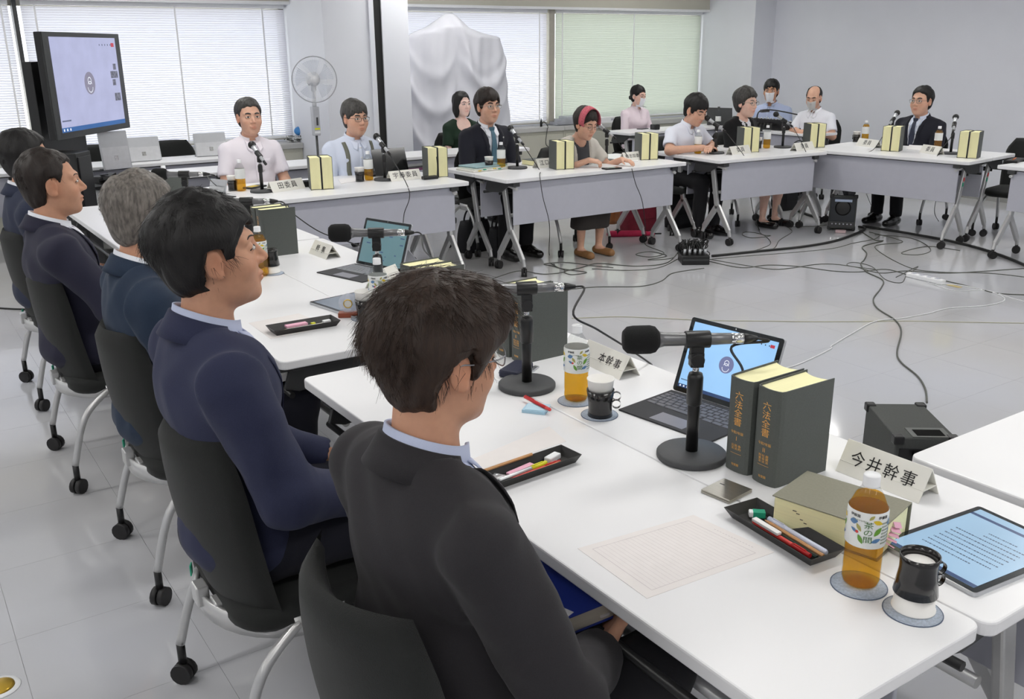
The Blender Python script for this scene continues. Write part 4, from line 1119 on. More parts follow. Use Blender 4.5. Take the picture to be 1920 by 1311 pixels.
# ------------------------------------------------------------------ chairs
def make_chair(label):
    """black upholstered nesting chair with grey tubular legs; faces local +y, origin under the seat"""
    t = thing('meeting_chair', label, 'chair')
    # seat cushion
    s = MB(); n = 10
    out = rrect(.46, .44, .09, 6)
    vs = []; m = len(out)
    for z, k in ((.372, .93), (.390, 1.0), (.410, 1.0), (.426, .94), (.430, .8)):
        vs += [(x * k, y * k + .02, z - (.012 * max(0, y / .22) ** 2)) for x, y in out]
    fs = [(i + m * j, (i + 1) % m + m * j, (i + 1) % m + m * (j + 1), i + m * (j + 1)) for j in range(4) for i in range(m)]
    s.add(vs, fs, smooth=True); s.add([vs[i] for i in range(m)], [tuple(range(m - 1, -1, -1))]); s.add([vs[4 * m + i] for i in range(m)], [tuple(range(m))], smooth=True)
    s.build('seat', M_FABRIC, t)
    # backrest: curved padded shell
    b = MB(); nu, nv = 14, 12; vs = []
    for side in (1, -1):
        for j in range(nv + 1):
            v = j / nv; z = .385 + .45 * v
            half = .215 + .02 * math.sin(PI * v) - .05 * max(0, v - .8) / .2 * (1) ** 2
            yb = -.200 - .035 * v - .015 * v * v + .03 * (1 - v) ** 3
            th = .022 + .012 * math.sin(PI * min(1, v * 1.05))
            for i in range(nu + 1):
                u = i / nu * 2 - 1
                e = (1 - abs(u) ** 4) ** .5 if abs(u) < 1 else 0
                ev = min(1, (1 - v) / .08) ** .5 * min(1, (v + .02) / .06) ** .5 if v < 1 else 0
                x = half * u; y = yb + .075 * u * u + side * th * e * ev
                vs.append((x, y, z))
    W = nu + 1; K = W * (nv + 1); fs = []
    for j in range(nv):
        for i in range(nu):
            a = j * W + i; fs.append((a, a + 1, a + 1 + W, a + W)); fs.append((K + a, K + a + W, K + a + 1 + W, K + a + 1))
    for j in range(nv):
        for i in (0, nu): a = j * W + i; fs.append((a, a + W, K + a + W, K + a))
    for i in range(nu):
        for j in (0, nv): a = j * W + i; fs.append((a, a + 1, K + a + 1, K + a))
    b.add(vs, fs, smooth=True); b.build('backrest', M_FABRIC, t)
    # curved band under the seat
    f = MB(); pts = [(.23 * math.sin(a), -.02 - .20 * math.cos(a), .395) for a in np.linspace(-2.0, 2.0, 22)]
    vs = []
    for p in pts: vs += [(p[0], p[1], .350), (p[0] * 1.04, p[1] * 1.04 - .0, .352), (p[0] * 1.05, p[1] * 1.05, .402), (p[0], p[1], .402)]
    fs = [(4 * i + k, 4 * i + 4 + k, 4 * i + 4 + (k + 1) % 4, 4 * i + (k + 1) % 4) for i in range(21) for k in range(4)]
    f.add(vs, fs, smooth=True); fr = f.build('seat_frame', M_SILVER, t)
    MB().box((-.12, -.213, .40), (.02, .003, .028), R=Euler((0, 0, -.45)).to_matrix()).build('inventory_sticker', M_GREEN, fr)
    g = MB(); g.box((0, -.225, .40), (.05, .03, .05)).box((.06, -.2, .392), (.05, .03, .03)); g.build('hinge', M_SILVER, t, bevel=.004)
    for sx in (-1, 1):
        for (foot, k) in (((sx * .255, -.235), -1), ((sx * .255, .23), 1)):
            a = Vector((sx * .225, -.02 + .05 * k, .385)); e = Vector((foot[0], foot[1], .115))
            mid = a.lerp(e, .45) + Vector((sx * .006, -.03 * k * -1, .03))
            l = MB(); l.tube(spline([a, mid, e], 6), .0125, 10)
            lg = l.build('leg', M_SILVER, t)
            c = MB(); c.tube([e + Vector((0, 0, .004)), (foot[0], foot[1], .05)], .0115, 8, 1); caster_mb(c, foot, .029, 0, .8 * sx * k)
            c.build('caster', [M_RUBBER, M_BLACK], lg)
    return t
CHAIR0 = []
def chair(x, y, rz, label):
    if not CHAIR0:
        c = make_chair(label); CHAIR0.append(c); c.location = (x, y, 0); c.rotation_euler = (0, 0, rz)
    else: c = dup(CHAIR0[0], (x, y, 0), rz, label)
    c['group'] = 'black meeting chairs'
    return c

# ------------------------------------------------------------------ television on its stand
def tv():
    a = on_y(90, 152, 7.30); b = on_y(232, 150, 8.22); a.z = b.z = 0; d = (b - a).normalized(); c = (a + b) / 2
    rz = math.atan2(d.y, d.x)                 # local x along the screen, local -y = viewing side
    z0, z1 = 1.045, 1.765; W = (b - a).length; H = z1 - z0
    t = thing('television', 'large black television showing a lavender call screen', 'television', (c.x, c.y, z0), rz)
    MB().box((0, .03, H / 2), (W, .05, H)).build('housing', M_BLACK, t, bevel=.006)
    MB().box((0, .002, H / 2), (W, .012, H)).build('bezel', mat('tv_bezel', (30, 32, 28), rough=.15, coat=.3), t, bevel=.002)
    screen_ui(t, W - .16, H - .075, Matrix.Translation((0, -.005, H / 2 + .006)) @ Euler((PI / 2, 0, 0)).to_matrix().to_4x4(), 'tv')
    s = thing('television_stand', 'black stand and cabinet carrying the television', 'stand', (c.x, c.y, 0), rz)
    MB().box((-.15, .20, .80), (.62, .07, 1.54)).build('back_panel', mat('stand_black', (34, 35, 35), rough=.4), s, bevel=.005)
    MB().box((-.1, .075, 1.4), (.3, .15, .25)).build('screen_bracket', M_BLACK, s)
    MB().box((-.50, .05, .50), (.22, .36, .92)).build('cabinet', MATS['stand_black'], s, bevel=.006)
    MB().box((-.50, -.134, .50), (.18, .012, .86)).build('cabinet_door', M_BLACK, s, bevel=.003)
    MB().box((0, .1, .03), (1.0, .7, .06)).build('base', M_BLACK, s, bevel=.008)
    pts = [on_y(60, 118, 7.9), on_y(52, 150, 7.9), on_y(56, 190, 7.9), on_y(78, 238, 7.9), on_y(95, 262, 7.9)]
    R = Matrix.Rotation(-rz, 3, 'Z'); l = [R @ (p - Vector((c.x, c.y, 0))) for p in pts]
    MB().tube(spline(l), .004, 6).build('cable', M_CORDB, s)
tv()
# side trolley with the conference phone in front of the cabinet
p = at(190, 342, .62)
t = thing('equipment_trolley', 'black equipment trolley between the television and the far row', 'trolley', (p.x, p.y, 0), .5)
MB().box((0, 0, .61), (.5, .36, .02)).build('shelf', M_BLACK, t, bevel=.004); MB().box((0, 0, .43), (.5, .36, .02)).build('shelf', M_BLACK, t, bevel=.004)
for sx in (-1, 1):
    for sy in (-1, 1): MB().tube([(sx * .23, sy * .16, 0), (sx * .23, sy * .16, .62)], .012, 8).build('post', M_BLACK, t)
o = thing('conference_phone', 'black angular conference phone on the equipment trolley', 'phone', (p.x, p.y, .62), .3)
ph = MB()
for k in range(3):
    a = 2 * PI * k / 3 + .4; ph.box((.08 * math.cos(a), .08 * math.sin(a), .03), (.15, .07, .03), R=Euler((0, -.25, a)).to_matrix())
ph.lathe([(0, .0), (.07, .0), (.06, .05), (0, .06)], 6, smooth=False); ph.build('body', M_BLACK, o, bevel=.003)
MB().box((.02, -.02, .062), (.05, .05, .006)).build('keypad', M_DKGREY, o)
o = thing('document_box', 'white storage box on the lower shelf of the black trolley', 'box', (p.x + .05, p.y - .06, .441), .5); MB().box((0, 0, .06), (.26, .2, .12)).build('box', M_WHITE_PL, o, bevel=.004); MB().box((0, 0, .125), (.27, .21, .02)).build('lid', M_WHITE_PL, o, bevel=.003)

# ------------------------------------------------------------------ electric fan
def fan():
    y = 8.15; b = on_y(599, 330, y); h = on_y(579, 149, y); z = h.z
    t = thing('pedestal_fan', 'white pedestal fan with clear blades beside the column', 'fan', (b.x, y, 0), 0)
    M_FANW = mat('fan_white', (226, 227, 230), rough=.4); M_BLADE = see_through('fan_blade', (246, 248, 252), .2, (226, 230, 236), rough=.2)
    M_FGREY = mat('fan_grey', (176, 178, 184), rough=.4)
    MB().lathe([(0, 0), (.17, 0), (.175, .01), (.16, .03), (.04, .045), (0, .05)], 30).build('base', M_FANW, t)
    q = on_y(594, 254, y); q2 = on_y(585, 200, y)
    MB().tube([(0, 0, .045), (0, 0, q.z)], .011, 12).build('lower_pole', M_DKGREY, t)
    bx = MB(); bx.box((0, 0, (q.z + q2.z) / 2), (.065, .06, q2.z - q.z)); cb = bx.build('control_box', M_FGREY, t, bevel=.008)
    MB().box((0, -.032, q.z + .06), (.05, .004, .014)).build('button_strip', M_YELLOW, cb)
    MB().box((0, -.032, q.z + .03), (.05, .004, .02)).build('button_strip', M_FANW, cb); MB().box((0.004, -.032, q.z + .125), (.016, .003, .07)).build('display', M_DKGREY, cb)
    MB().tube([(0, 0, q2.z - .01), (0, 0, z - .07)], .019, 12).build('upper_pole', M_FANW, t)
    # head turned towards the room (left of the camera)
    rz = -.25; M = Matrix.Translation((0, -.02, z)) @ Euler((0, 0, rz)).to_matrix().to_4x4()
    mo = MB(); mo.lathe([(0, -.01), (.055, 0), (.065, .04), (.055, .12), (.03, .14), (0, .145)], 20, M=M @ Euler((-PI / 2, 0, 0)).to_matrix().to_4x4()); mo.box((0, .02, z - .06), (.05, .06, .07)); mo.build('motor', M_FANW, t)
    r = .195
    rg = MB(); rg.tube([M @ Vector((r * math.cos(a), -.06, r * math.sin(a))) for a in np.linspace(0, 2 * PI, 41)], .005, 8, caps=False)
    gd = rg.build('guard_ring', M_FGREY, t)
    w = MB()
    for k in range(60):
        a = 2 * PI * k / 60
        w.tube([M @ Vector((.03 * math.cos(a), -.115, .03 * math.sin(a))), M @ Vector((r * .6 * math.cos(a), -.11, r * .6 * math.sin(a))), M @ Vector((r * math.cos(a), -.06, r * math.sin(a)))], .0008, 3, caps=False)
        w.tube([M @ Vector((.04 * math.cos(a), 0, .04 * math.sin(a))), M @ Vector((r * .7 * math.cos(a), -.01, r * .7 * math.sin(a))), M @ Vector((r * math.cos(a), -.06, r * math.sin(a)))], .0008, 3, caps=False)
    tag(w.build('guard_wires', M_FANW, gd), kind='stuff')
    MB().lathe([(0, 0), (.03, .0), (.03, .008), (0, .012)], 16, M=M @ Matrix.Translation((0, -.108, 0)) @ Euler((PI / 2, 0, 0)).to_matrix().to_4x4()).build('guard_badge', M_FANW, gd)
    for k in range(5):
        bl = MB(); n = 8; a0 = 2 * PI * k / 5; vs = []
        for i in range(n + 1):
            f = i / n
            for rr in (.035, .10, .165):
                a = a0 + f * .95 * (.55 + .45 * rr / .165); vs.append(M @ Vector((rr * math.cos(a), -.055 + .028 * (f - .5), rr * math.sin(a))))
        bl.add(vs, [(3 * i + j, 3 * i + 3 + j, 3 * i + 4 + j, 3 * i + 1 + j) for i in range(n) for j in range(2)], smooth=True)
        bl.build('blade', M_BLADE, t)
    MB().lathe([(0, -.02), (.035, -.02), (.035, .03), (0, .03)], 16, M=M @ Matrix.Translation((0, -.05, 0)) @ Euler((PI / 2, 0, 0)).to_matrix().to_4x4()).build('hub', M_FANW, t)
fan()

# ------------------------------------------------------------------ white sheet draped over a tall stand
def sheet_cover():
    y0 = 9.05
    pk = on_y(843, 24, y0); base_c = on_y(862, 300, y0)
    def px2x(px, py): return on_y(px, py, y0).x
    rows = [(24, 839, 847), (32, 826, 858), (42, 812, 868), (54, 792, 881), (62, 772, 905), (70, 764, 936), (100, 758, 944), (150, 752, 950), (200, 752, 955), (250, 760, 959), (300, 780, 964), (345, 790, 966), (400, 800, 968)]
    prof = [(on_y(870, r[0], y0).z, px2x(r[1], r[0]), px2x(r[2], r[0])) for r in rows]
    zs = [p[0] for p in prof][::-1]; ls = [p[1] for p in prof][::-1]; rs = [p[2] for p in prof][::-1]
    zt = pk.z; zb = .12; nz, nu = 110, 130
    t = thing('draped_stand', 'tall stand hidden under a hanging white sheet by the window', 'stand', (pk.x, y0, 0), 0)
    vs = []; xk = pk.x
    for j in range(nz + 1):
        z = zb + (zt - zb) * j / nz
        zz = max(z, zs[0]); l = np.interp(zz, zs, ls); r = np.interp(zz, zs, rs)
        for i in range(nu + 1):
            u = i / nu; x = l + (r - l) * u
            w = math.sin(PI * u) ** .6
            dep = -.14 * w * min(1, (zt - z) / .15 + .05)
            # swags hanging from the peak towards both sides, and long soft folds
            xr = x - xk; dz = zt - z; f = 0.0
            c, wd, sag = (.36, .36, .34) if xr > 0 else (-.26, .30, .30)
            s_ = dz - sag * (1 - min(1.5, ((xr - c) / wd) ** 2)) - .12
            ramp = min(1, max(0, s_) / .25) * min(1, abs(xr) / .10)
            for k_, (d0, sg, am) in enumerate(((.10, .07, .018), (.30, .08, .026), (.62, .10, .016), (1.0, .12, .012)) if xr > 0 else ((.20, .09, .016), (.58, .09, .026), (1.02, .10, .034), (1.30, .10, .020))):
                f -= 1.6 * am * ramp * math.exp(-((s_ - d0) / sg) ** 2)
            fold = .019 * math.sin(xr * (17 + 5 * math.sin(xr * 3)) + 1.9 * math.sin(z * 1.3 + xr * 4)) * min(1, dz / .5) + .005 * math.sin(xr * 43 + 2.5 * math.sin(z * 2.1))
            ridge = -.06 * math.exp(-((xr - .03 - .16 * dz) / .06) ** 2) * min(1, dz / .1) * math.exp(-dz * .35)
            vs.append((x - xk, dep + f + fold + ridge, z))
    W = nu + 1
    fs = [(j * W + i, j * W + i + 1, (j + 1) * W + i + 1, (j + 1) * W + i) for j in range(nz) for i in range(nu)]
    m = MB(); m.add(vs, fs, smooth=True)
    o = m.build('sheet', M_CLOTH, t)
    sm = o.modifiers.new('thickness', 'SOLIDIFY'); sm.thickness = .003
    MB().tube([(0, .06, .03), (0, .06, zt - .03)], .02, 10).build('pole', M_SILVER, t)
    MB().lathe([(0, 0), (.2, 0), (.2, .02), (.03, .04), (0, .04)], 24, M=Matrix.Translation((0, .06, 0))).build('base', M_BLACK, t)
    xl = px2x(764, 70) - xk; xrr = px2x(936, 70) - xk
    MB().tube([(xl + .03, .06, zs[-6] - .01), (xrr - .02, .06, zs[-6] - .01)], .012, 8).build('crossbar', M_SILVER, t)
sheet_cover()

# ------------------------------------------------------------------ staff table things
def on_t(px, py): return at(px, py, TT)
standing_tablet(Vector((on_t(222, 318).x, on_t(222, 318).y, TT)), .25, 'silver tablet standing on edge nearest the television', .12, w=.24, h=.30)
q = on_y(272, 299, 8.66); standing_tablet(Vector((q.x, 8.66, TT)), .06, 'silver tablet with a bright emblem standing on the staff table', .22)
q = on_y(398, 290, 8.72); standing_tablet(Vector((q.x, 8.72, TT)), .0, 'silver tablet beside the shoulder of the man in the pinkish white shirt', .22)
q = on_y(318, 280, 9.25); chair(q.x, 9.08, PI, 'empty black chair between the two silver tablets under the left window')
q = on_y(172, 285, 9.25); chair(q.x, 9.08, PI, 'empty black chair behind the tablet nearest the television')
# clutter on the window ledge
p = on_y(553, 250, WALL_Y - .12); zc = .7175
o = thing('cable_bundle', 'tangle of grey cables with a blue bag on the window ledge by the column', 'cables', (p.x, WALL_Y - .13, zc))
for k in range(3):
    rnd = random.Random(k); MB().tube(spline([(rnd.uniform(-.12, .1), rnd.uniform(-.05, .05), rnd.uniform(.006, .07)) for _ in range(14)], 5), .005, 6).build('cable', [M_CORDW, M_CORD, M_CORDW][k], o)
b = MB(); b.ball((.07, .02, .11), (.075, .05, .05), 14, 8); ob = b.build('blue_bag', mat('blue_plastic', (70, 140, 206), rough=.4, bump=.8, bscale=40), o)
p = on_y(1062, 222, WALL_Y - .12)
o = thing('clear_tray_stack', 'stack of clear plastic trays on the window ledge behind the lady with a headband', 'trays', (p.x, WALL_Y - .13, zc))
for k in range(3): MB().box((-.06 + .07 * k, 0, .03 + .03 * k), (.3, .16, .04)).build('tray', see_through('clear_tray%d' % k, (240, 242, 246), .4, (214, 214, 220), rough=.2), o, bevel=.006)
p = on_y(1012, 228, WALL_Y - .12)
o = thing('cable_bundle', 'black plug and grey cable hanging over the window ledge right of the white sheet', 'cables', (p.x, WALL_Y - .15, zc))
MB().tube(spline([(0, 0, .01), (.02, -.03, .06), (.06, -.06, .0), (.02, -.1, -.03), (.0, -.1, -.2), (.08, -.1, -.28), (-.03, -.1, -.45)], 6), .006, 6).build('cable', M_CORD, o)
MB().lathe([(0, 0), (.014, 0), (.016, .05), (.006, .08), (.004, .1), (0, .1)], 10).build('plug', M_BLACK, o)
p = on_y(1128, 226, WALL_Y - .12); o = thing('white_box', 'long white box on the window ledge left of the masked woman', 'box', (p.x, WALL_Y - .13, zc)); MB().box((0, 0, .035), (.42, .14, .07)).build('box', M_WHITE_PL, o, bevel=.006); MB().box((.12, -.072, .04), (.06, .002, .025)).build('sticker', M_PANEL, o)
p = on_t(1228, 243); o = thing('tape_dispenser', 'small black device at the elbow of the masked woman', 'device', p); MB().box((0, 0, .03), (.07, .1, .06)).build('body', M_BLACK, o, bevel=.01); MB().tube([(-.036, 0, .035), (.036, 0, .035)], .022, 14).build('roller', M_DKGREY, o)
p = on_t(1205, 242); o = thing('smartphone', 'dark phone on the table before the masked woman', 'phone', p, .3); MB().box((0, 0, .004), (.15, .075, .008)).build('body', M_BLACK, o, bevel=.003); MB().box((0, 0, .0083), (.14, .068, .0006)).build('glass', M_SCREEN_OFF, o)
# sound desk on the table by the right wall
p = on_t(1432, 243)
mx = thing('mixing_desk', 'black sound mixing desk in front of the masked man in blue', 'mixer', (p.x + .2, p.y + .05, TT), -H90)
mb = MB(); mb.add([(-.30, -.2, 0), (.30, -.2, 0), (.30, .2, 0), (-.30, .2, 0), (-.30, -.2, .12), (.30, -.2, .12), (.30, .2, .05), (-.30, .2, .05)], [(0, 3, 2, 1), (4, 5, 6, 7), (0, 1, 5, 4), (1, 2, 6, 5), (2, 3, 7, 6), (3, 0, 4, 7)]); mb.build('case', M_BLACK, mx, bevel=.006)
for k in range(12):
    f = MB().box((-.26 + .047 * k, .04 + .02 * (k % 3), .092 - .0035 * (k % 3)), (.014, .03, .014), R=Euler((-.17, 0, 0)).to_matrix()).build('fader', M_WHITE_PL, mx)
kn = MB()
for k in range(12):
    for r_ in range(3): kn.tube([(-.26 + .047 * k, -.16 + .045 * r_, .112 - .008 * r_), (-.26 + .047 * k, -.163 + .045 * r_, .13 - .008 * r_)], .008, 8)
tag(kn.build('knobs', M_CHROME, mx), kind='stuff')
jk = MB()
for k in range(10): jk.tube([(-.24 + .05 * k, -.2, .07), (-.24 + .05 * k, -.26, .07), (-.22 + .05 * k, -.3, .02)], .009, 6)
tag(jk.build('plugged_leads', M_CORDB, mx), kind='stuff')
st = thing('microphone_boom', 'black gooseneck lamp and boom over the mixing desk', 'boom', (p.x - .2, p.y - .08, TT)); MB().tube(spline([(0, 0, 0), (0, 0, .2), (.1, -.1, .23), (.3, -.3, .18)], 6), .007, 8).build('arm', M_BLACK, st); MB().lathe([(0, 0), (.06, 0), (.06, .015), (0, .02)], 16).build('base', M_BLACK, st); MB().box((.05, -.05, .22), (.12, .03, .03)).build('clamp', M_DKGREY, st)
q = on_t(1352, 236); lp = thing('laptop', 'dark grey laptop lid seen from behind, left of the lady in the black cardigan', 'laptop', (q.x + .12, q.y + .1, TT), -H90 + .4)
MB().box((0, -.1, .105), (.32, .008, .21), R=Euler((.15, 0, 0)).to_matrix()).build('lid', M_DKGREY, lp, bevel=.003); MB().box((0, .02, .008), (.32, .22, .016)).build('base', M_DKGREY, lp, bevel=.003)
q = on_t(1335, 236); t = thing('water_bottle', 'clear water bottle with a dark cap on the sound table', 'bottle', (q.x + .1, q.y, TT))
MB().lathe([(0, 0), (.033, 0), (.034, .01), (.034, .15), (.02, .185), (.013, .19), (.013, .2)], 20).build('bottle_shell', M_PET, t); MB().lathe([(0, .198), (.015, .198), (.015, .22), (0, .221)], 16).build('cap', M_DKGREY, t); MB().lathe([(.0345, .05), (.0345, .11)], 20).build('label', M_LABELC, t)
# far-table small things
p = on_t(478, 352); o = thing('smartphone', 'black phone with a yellow note on the far table left of the microphone', 'phone', p, .5); MB().box((0, 0, .006), (.16, .08, .012)).build('body', M_BLACK, o, bevel=.004); MB().box((-.02, 0, .0125), (.08, .05, .001)).build('note', M_YELLOW_L, o)
p = on_t(578, 350); o = thing('black_pouch', 'black pouch behind the books left of the man with suspenders', 'pouch', p); MB().box((0, .02, .02), (.13, .08, .04)).build('pouch', M_BLACK, o, bevel=.012); MB().box((0, .02, .041), (.1, .004, .003)).build('zip', M_DKGREY, o)
p = on_t(735, 330); o = thing('laptop', 'black laptop with raised lid before the man with suspenders', 'laptop', (p.x, p.y + .02, TT), 0)
M_GLBLK = mat('gloss_black', (16, 16, 18), rough=.1, coat=.5)
MB().box((0, .0, .105), (.28, .008, .2), R=Euler((-.35, 0, 0)).to_matrix()).build('lid', M_GLBLK, o, bevel=.003); MB().box((0, .12, .008), (.28, .2, .016)).build('base', M_BLACK, o, bevel=.003)
p = on_t(806, 336); o = thing('glasses_tray', 'small black tray with glasses left of the right-end books before the man with suspenders', 'tray', p); MB().box((0, 0, .012), (.12, .05, .024)).build('tray', M_BLACK, o, bevel=.006); MB().tube(spline([(.05, -.02, .02), (.055, -.02, .1), (.05, -.02, .16)], 5), .0025, 6).build('temple_arm', M_BLACK, o)
p = on_t(775, 318); o = thing('folded_fan', 'small stack of purple and grey booklets right of the black laptop', 'booklets', p, .1); MB().box((0, 0, .01), (.2, .14, .02)).build('booklet', mat('purple_booklet', (110, 60, 96), rough=.5), o); MB().box((.01, 0, .028), (.2, .14, .014)).build('booklet', M_DKGREY, o)
p = on_t(905, 318)
o = thing('document_stack', 'stack of folders with yellow and green index tabs before the dark-suited man', 'folders', p, .12)
for k, (mm, h) in enumerate(((M_PLATE, .014), (mat('pale_folder', (214, 222, 214), rough=.6), .008), (mat('teal_folder', (150, 180, 186), rough=.5), .01))):
    MB().box((.01 * k, .01 * k, .008 + .012 * k), (.36 - .02 * k, .22, h)).build('folder', mm, o, bevel=.002)
for k in range(6): MB().box((-.12 + .05 * k, -.112, .01 + .006 * (k % 2)), (.026, .012, .006)).build('index_tab', [M_YELLOW_L, M_GREEN, M_PLATE][k % 3], o)
p = on_t(1006, 308); o = thing('thick_book', 'cream-edged thick book lying flat left of the far name plate', 'book', p, .05); MB().box((0, 0, .001), (.2, .15, .003)).box((0, 0, .041), (.2, .15, .003)).build('cover', M_COVER, o); MB().box((0, -.002, .021), (.194, .142, .037)).build('pages', M_PAGES, o)
p = on_t(1147, 317); o = thing('smartphone', 'black phone on the front edge of the far table below the microphone', 'phone', p, -.1); MB().box((0, 0, .006), (.15, .07, .012)).build('body', M_BLACK, o, bevel=.004); MB().box((0, 0, .0122), (.13, .06, .0006)).build('glass', M_SCREEN_OFF, o)
p = on_t(1386, 281); o = thing('headphones', 'black headphones lying before the lady in black cardigan', 'headphones', p); MB().tube([(.08 * math.cos(a), .08 * math.sin(a), .02) for a in np.linspace(0, PI, 14)], .007, 8).build('headband', M_BLACK, o)
for s_ in (-1, 1): MB().lathe([(0, 0), (.035, 0), (.038, .015), (.03, .032), (0, .034)], 16, M=Matrix.Translation((s_ * .08, 0, 0))).build('ear_cup', M_BLACK, o)
p = on_t(1500, 271); o = thing('cable_bundle', 'short black cable coil behind the far name plate on the corner table', 'cables', p); MB().tube(spline([(.1, 0, .006), (.04, .05, .03), (-.05, .03, .01), (-.04, -.05, .02), (.05, -.04, .01)], 6), .006, 6).build('cable', M_CORDB, o)
MB().box((-.05, .0, .012), (.05, .03, .022)).build('connector', M_BLACK, o, bevel=.004)
p = at(1903, 303, TT); o = thing('pen_tray', 'black pen tray with an orange pen on the far right table', 'tray', p, .3); MB().box((0, 0, .01), (.24, .08, .02), taper=1.12).build('tray', M_TRAY, o, bevel=.003)
MB().tube([(-.08, 0, .023), (.07, .01, .023)], .005, 8).build('orange_pen', M_ORANGE, o)
# crystal clock
p = at(655, 594, TT); o = thing('crystal_clock', 'faceted crystal desk clock with a gold dial on a brown base', 'clock', p, -.55)
MB().box((0, 0, .009), (.075, .034, .018)).build('base', M_BROWN, o, bevel=.003)
cr = MB(); cr.ball((0, 0, .05), (.036, .016, .036), 10, 6); ob = cr.build('crystal', M_CRYSTAL, o)
for pl_ in ob.data.polygons: pl_.use_smooth = False
MB().lathe([(.013, .0), (.016, .0), (.016, .004), (.013, .004)], 20, M=Matrix.Translation((0, -.015, .052)) @ Euler((PI / 2, 0, 0)).to_matrix().to_4x4()).build('dial_ring', M_BRASS, o); MB().lathe([(0, .001), (.013, .001)], 20, M=Matrix.Translation((0, -.016, .052)) @ Euler((PI / 2, 0, 0)).to_matrix().to_4x4()).build('dial', M_PLATE, o)
# tablet on the far end of the near row
p = at(406, 372, TT); standing_tablet(Vector((p.x, p.y, TT)), -1.2, 'dark grey upright tablet before the man in the pinkish white shirt', .3, w=.16, h=.12, logo=False)
# white papers on the under-shelf of the middle near table
p = Vector((SX + .14, 2.95, .60)); o = thing('paper_stack', 'white papers on the under-table shelf beside the man in navy jacket', 'papers', p, .02); MB().box((0, 0, .012), (.21, .30, .024)).build('papers', M_PAPER, o); MB().box((0, -.1, .026), (.19, .04, .004)).build('clip', M_SILVERTAB, o)
p = Vector((SX + .12, 4.75, .60)); o = thing('paper_stack', 'papers and clear folder on the under-table shelf before the grey-haired man', 'papers', p, .02); MB().box((0, 0, .012), (.21, .30, .024)).build('papers', M_PANEL, o); MB().box((0, .08, .026), (.2, .05, .004)).build('clip', M_GREEN, o)

# ------------------------------------------------------------------ floor things
def speaker(x, y, rz, label, dims=(.22, .22, .33), tilt=0.0):
    t = thing('loudspeaker', label, 'speaker', (x, y, 0), rz); w, d, h = dims
    T = Matrix.Translation((0, 0, 0)) @ Euler((tilt, 0, 0)).to_matrix().to_4x4()
    MB().box((0, 0, h / 2 + .006), (w, d, h), M=T).build('cabinet', M_SPK, t, bevel=.006)
    MB().box((0, -d / 2 - .004, h / 2 + .03), (w - .02, .012, h - .08), M=T).build('grille', M_GRILLE, t, bevel=.004)
    MB().lathe([(.0, .004), (.055, .004), (.07, .0), (.066, -.002)], 24, M=T @ Matrix.Translation((0, -d / 2 - .01, h / 2 + .045)) @ Euler((PI / 2, 0, 0)).to_matrix().to_4x4()).build('cone', M_BLACK, t)
    MB().box((0, -d / 2 - .003, .045), (w - .02, .01, .05), M=T).build('control_panel', M_DKGREY, t)
    kn = MB()
    for k in range(6): kn.tube([(-w * .35 + w * .14 * k, -d / 2 - .008, .05), (-w * .35 + w * .14 * k, -d / 2 - .02, .05)], .007, 8, M=T)
    tag(kn.build('knobs', M_CHROME, t), kind='stuff')
    for sx in (-1, 1):
        for sy in (-1, 1):
            for z in (.012, h): MB().box((sx * (w / 2 - .012), sy * (d / 2 - .012), z), (.034, .034, .03), M=T).build('corner_guard', M_BLACK, t, bevel=.005)
    return t
ps = at(1594, 432, 0); vd = math.atan2(-ps.y, -ps.x)
s1 = speaker(ps.x, ps.y + .1, vd + PI / 2, 'black loudspeaker with a pale blue sticker strip, on the floor by the far corner', (.235, .22, .30), -.12)
MB().box((0, -.128, .262), (.15, .004, .022), M=Euler((-.12, 0, 0)).to_matrix().to_4x4()).build('sticker', mat('pale_blue_sticker', (176, 190, 214), rough=.5), s1)
MB().box((.0, -.20, .012), (.09, .06, .02)).build('pink_tag', mat('pink_tag', (206, 180, 182), rough=.6), s1)
# near loudspeaker seen from behind: handle recess towards the camera
c = (at(1643, 757, .33) + at(1748, 758, .33) + at(1772, 822, .33) + at(1664, 820, .33)) / 4
e = at(1748, 758, .33) - at(1643, 757, .33); f_ = at(1664, 820, .33) - at(1643, 757, .33)
sp = thing('loudspeaker', 'black loudspeaker with a recessed handle standing on the floor beyond the name plate', 'speaker', (c.x, c.y, 0), math.atan2(e.y, e.x))
w, d, h = e.length, f_.length, .33
bx = MB(); hw = w / 2; hd = d / 2
body = MB(); body.box((0, .0, h / 2), (w, d, h)); cb = body.build('cabinet', M_SPK, sp, bevel=.005)
M_RECESS_SHADE = mat('handle_recess_shade', (9, 8, 8), rough=.8, spec=.1); M_HPL = mat('handle_plate_grey', (92, 94, 92), rough=.5)
MB().box((.02, -d / 2 + .045, h + .0015), (w * .64, .085, .003)).build('handle_plate', M_HPL, sp, bevel=.001)
MB().box((.02, -d / 2 + .04, h + .0034), (w * .46, .055, .001)).build('handle_recess_shade', M_RECESS_SHADE, sp)  # flat plate on the top; the recess's shade is painted as near-black
MB().box((.0, -d / 2 - .002, h / 2 - .01), (w * .86, .006, h * .82)).build('rear_panel', M_BLACK, sp, bevel=.002)
MB().tube([(-w * .22, -d / 2 - .016, h - .055), (w * .26, -d / 2 - .016, h - .055)], .011, 10).build('handle', M_GLBLK, sp)
MB().box((0, -d / 2 - .007, h * .22), (w * .7, .006, .03)).build('terminal_strip', M_SILVERTAB, sp)
for sx in (-1, 1):
    for sy in (-1, 1):
        for z in (.013, h - .01): MB().box((sx * (hw - .011), sy * (hd - .011), z), (.036, .036, .032)).build('corner_guard', M_BLACK, sp, bevel=.005)
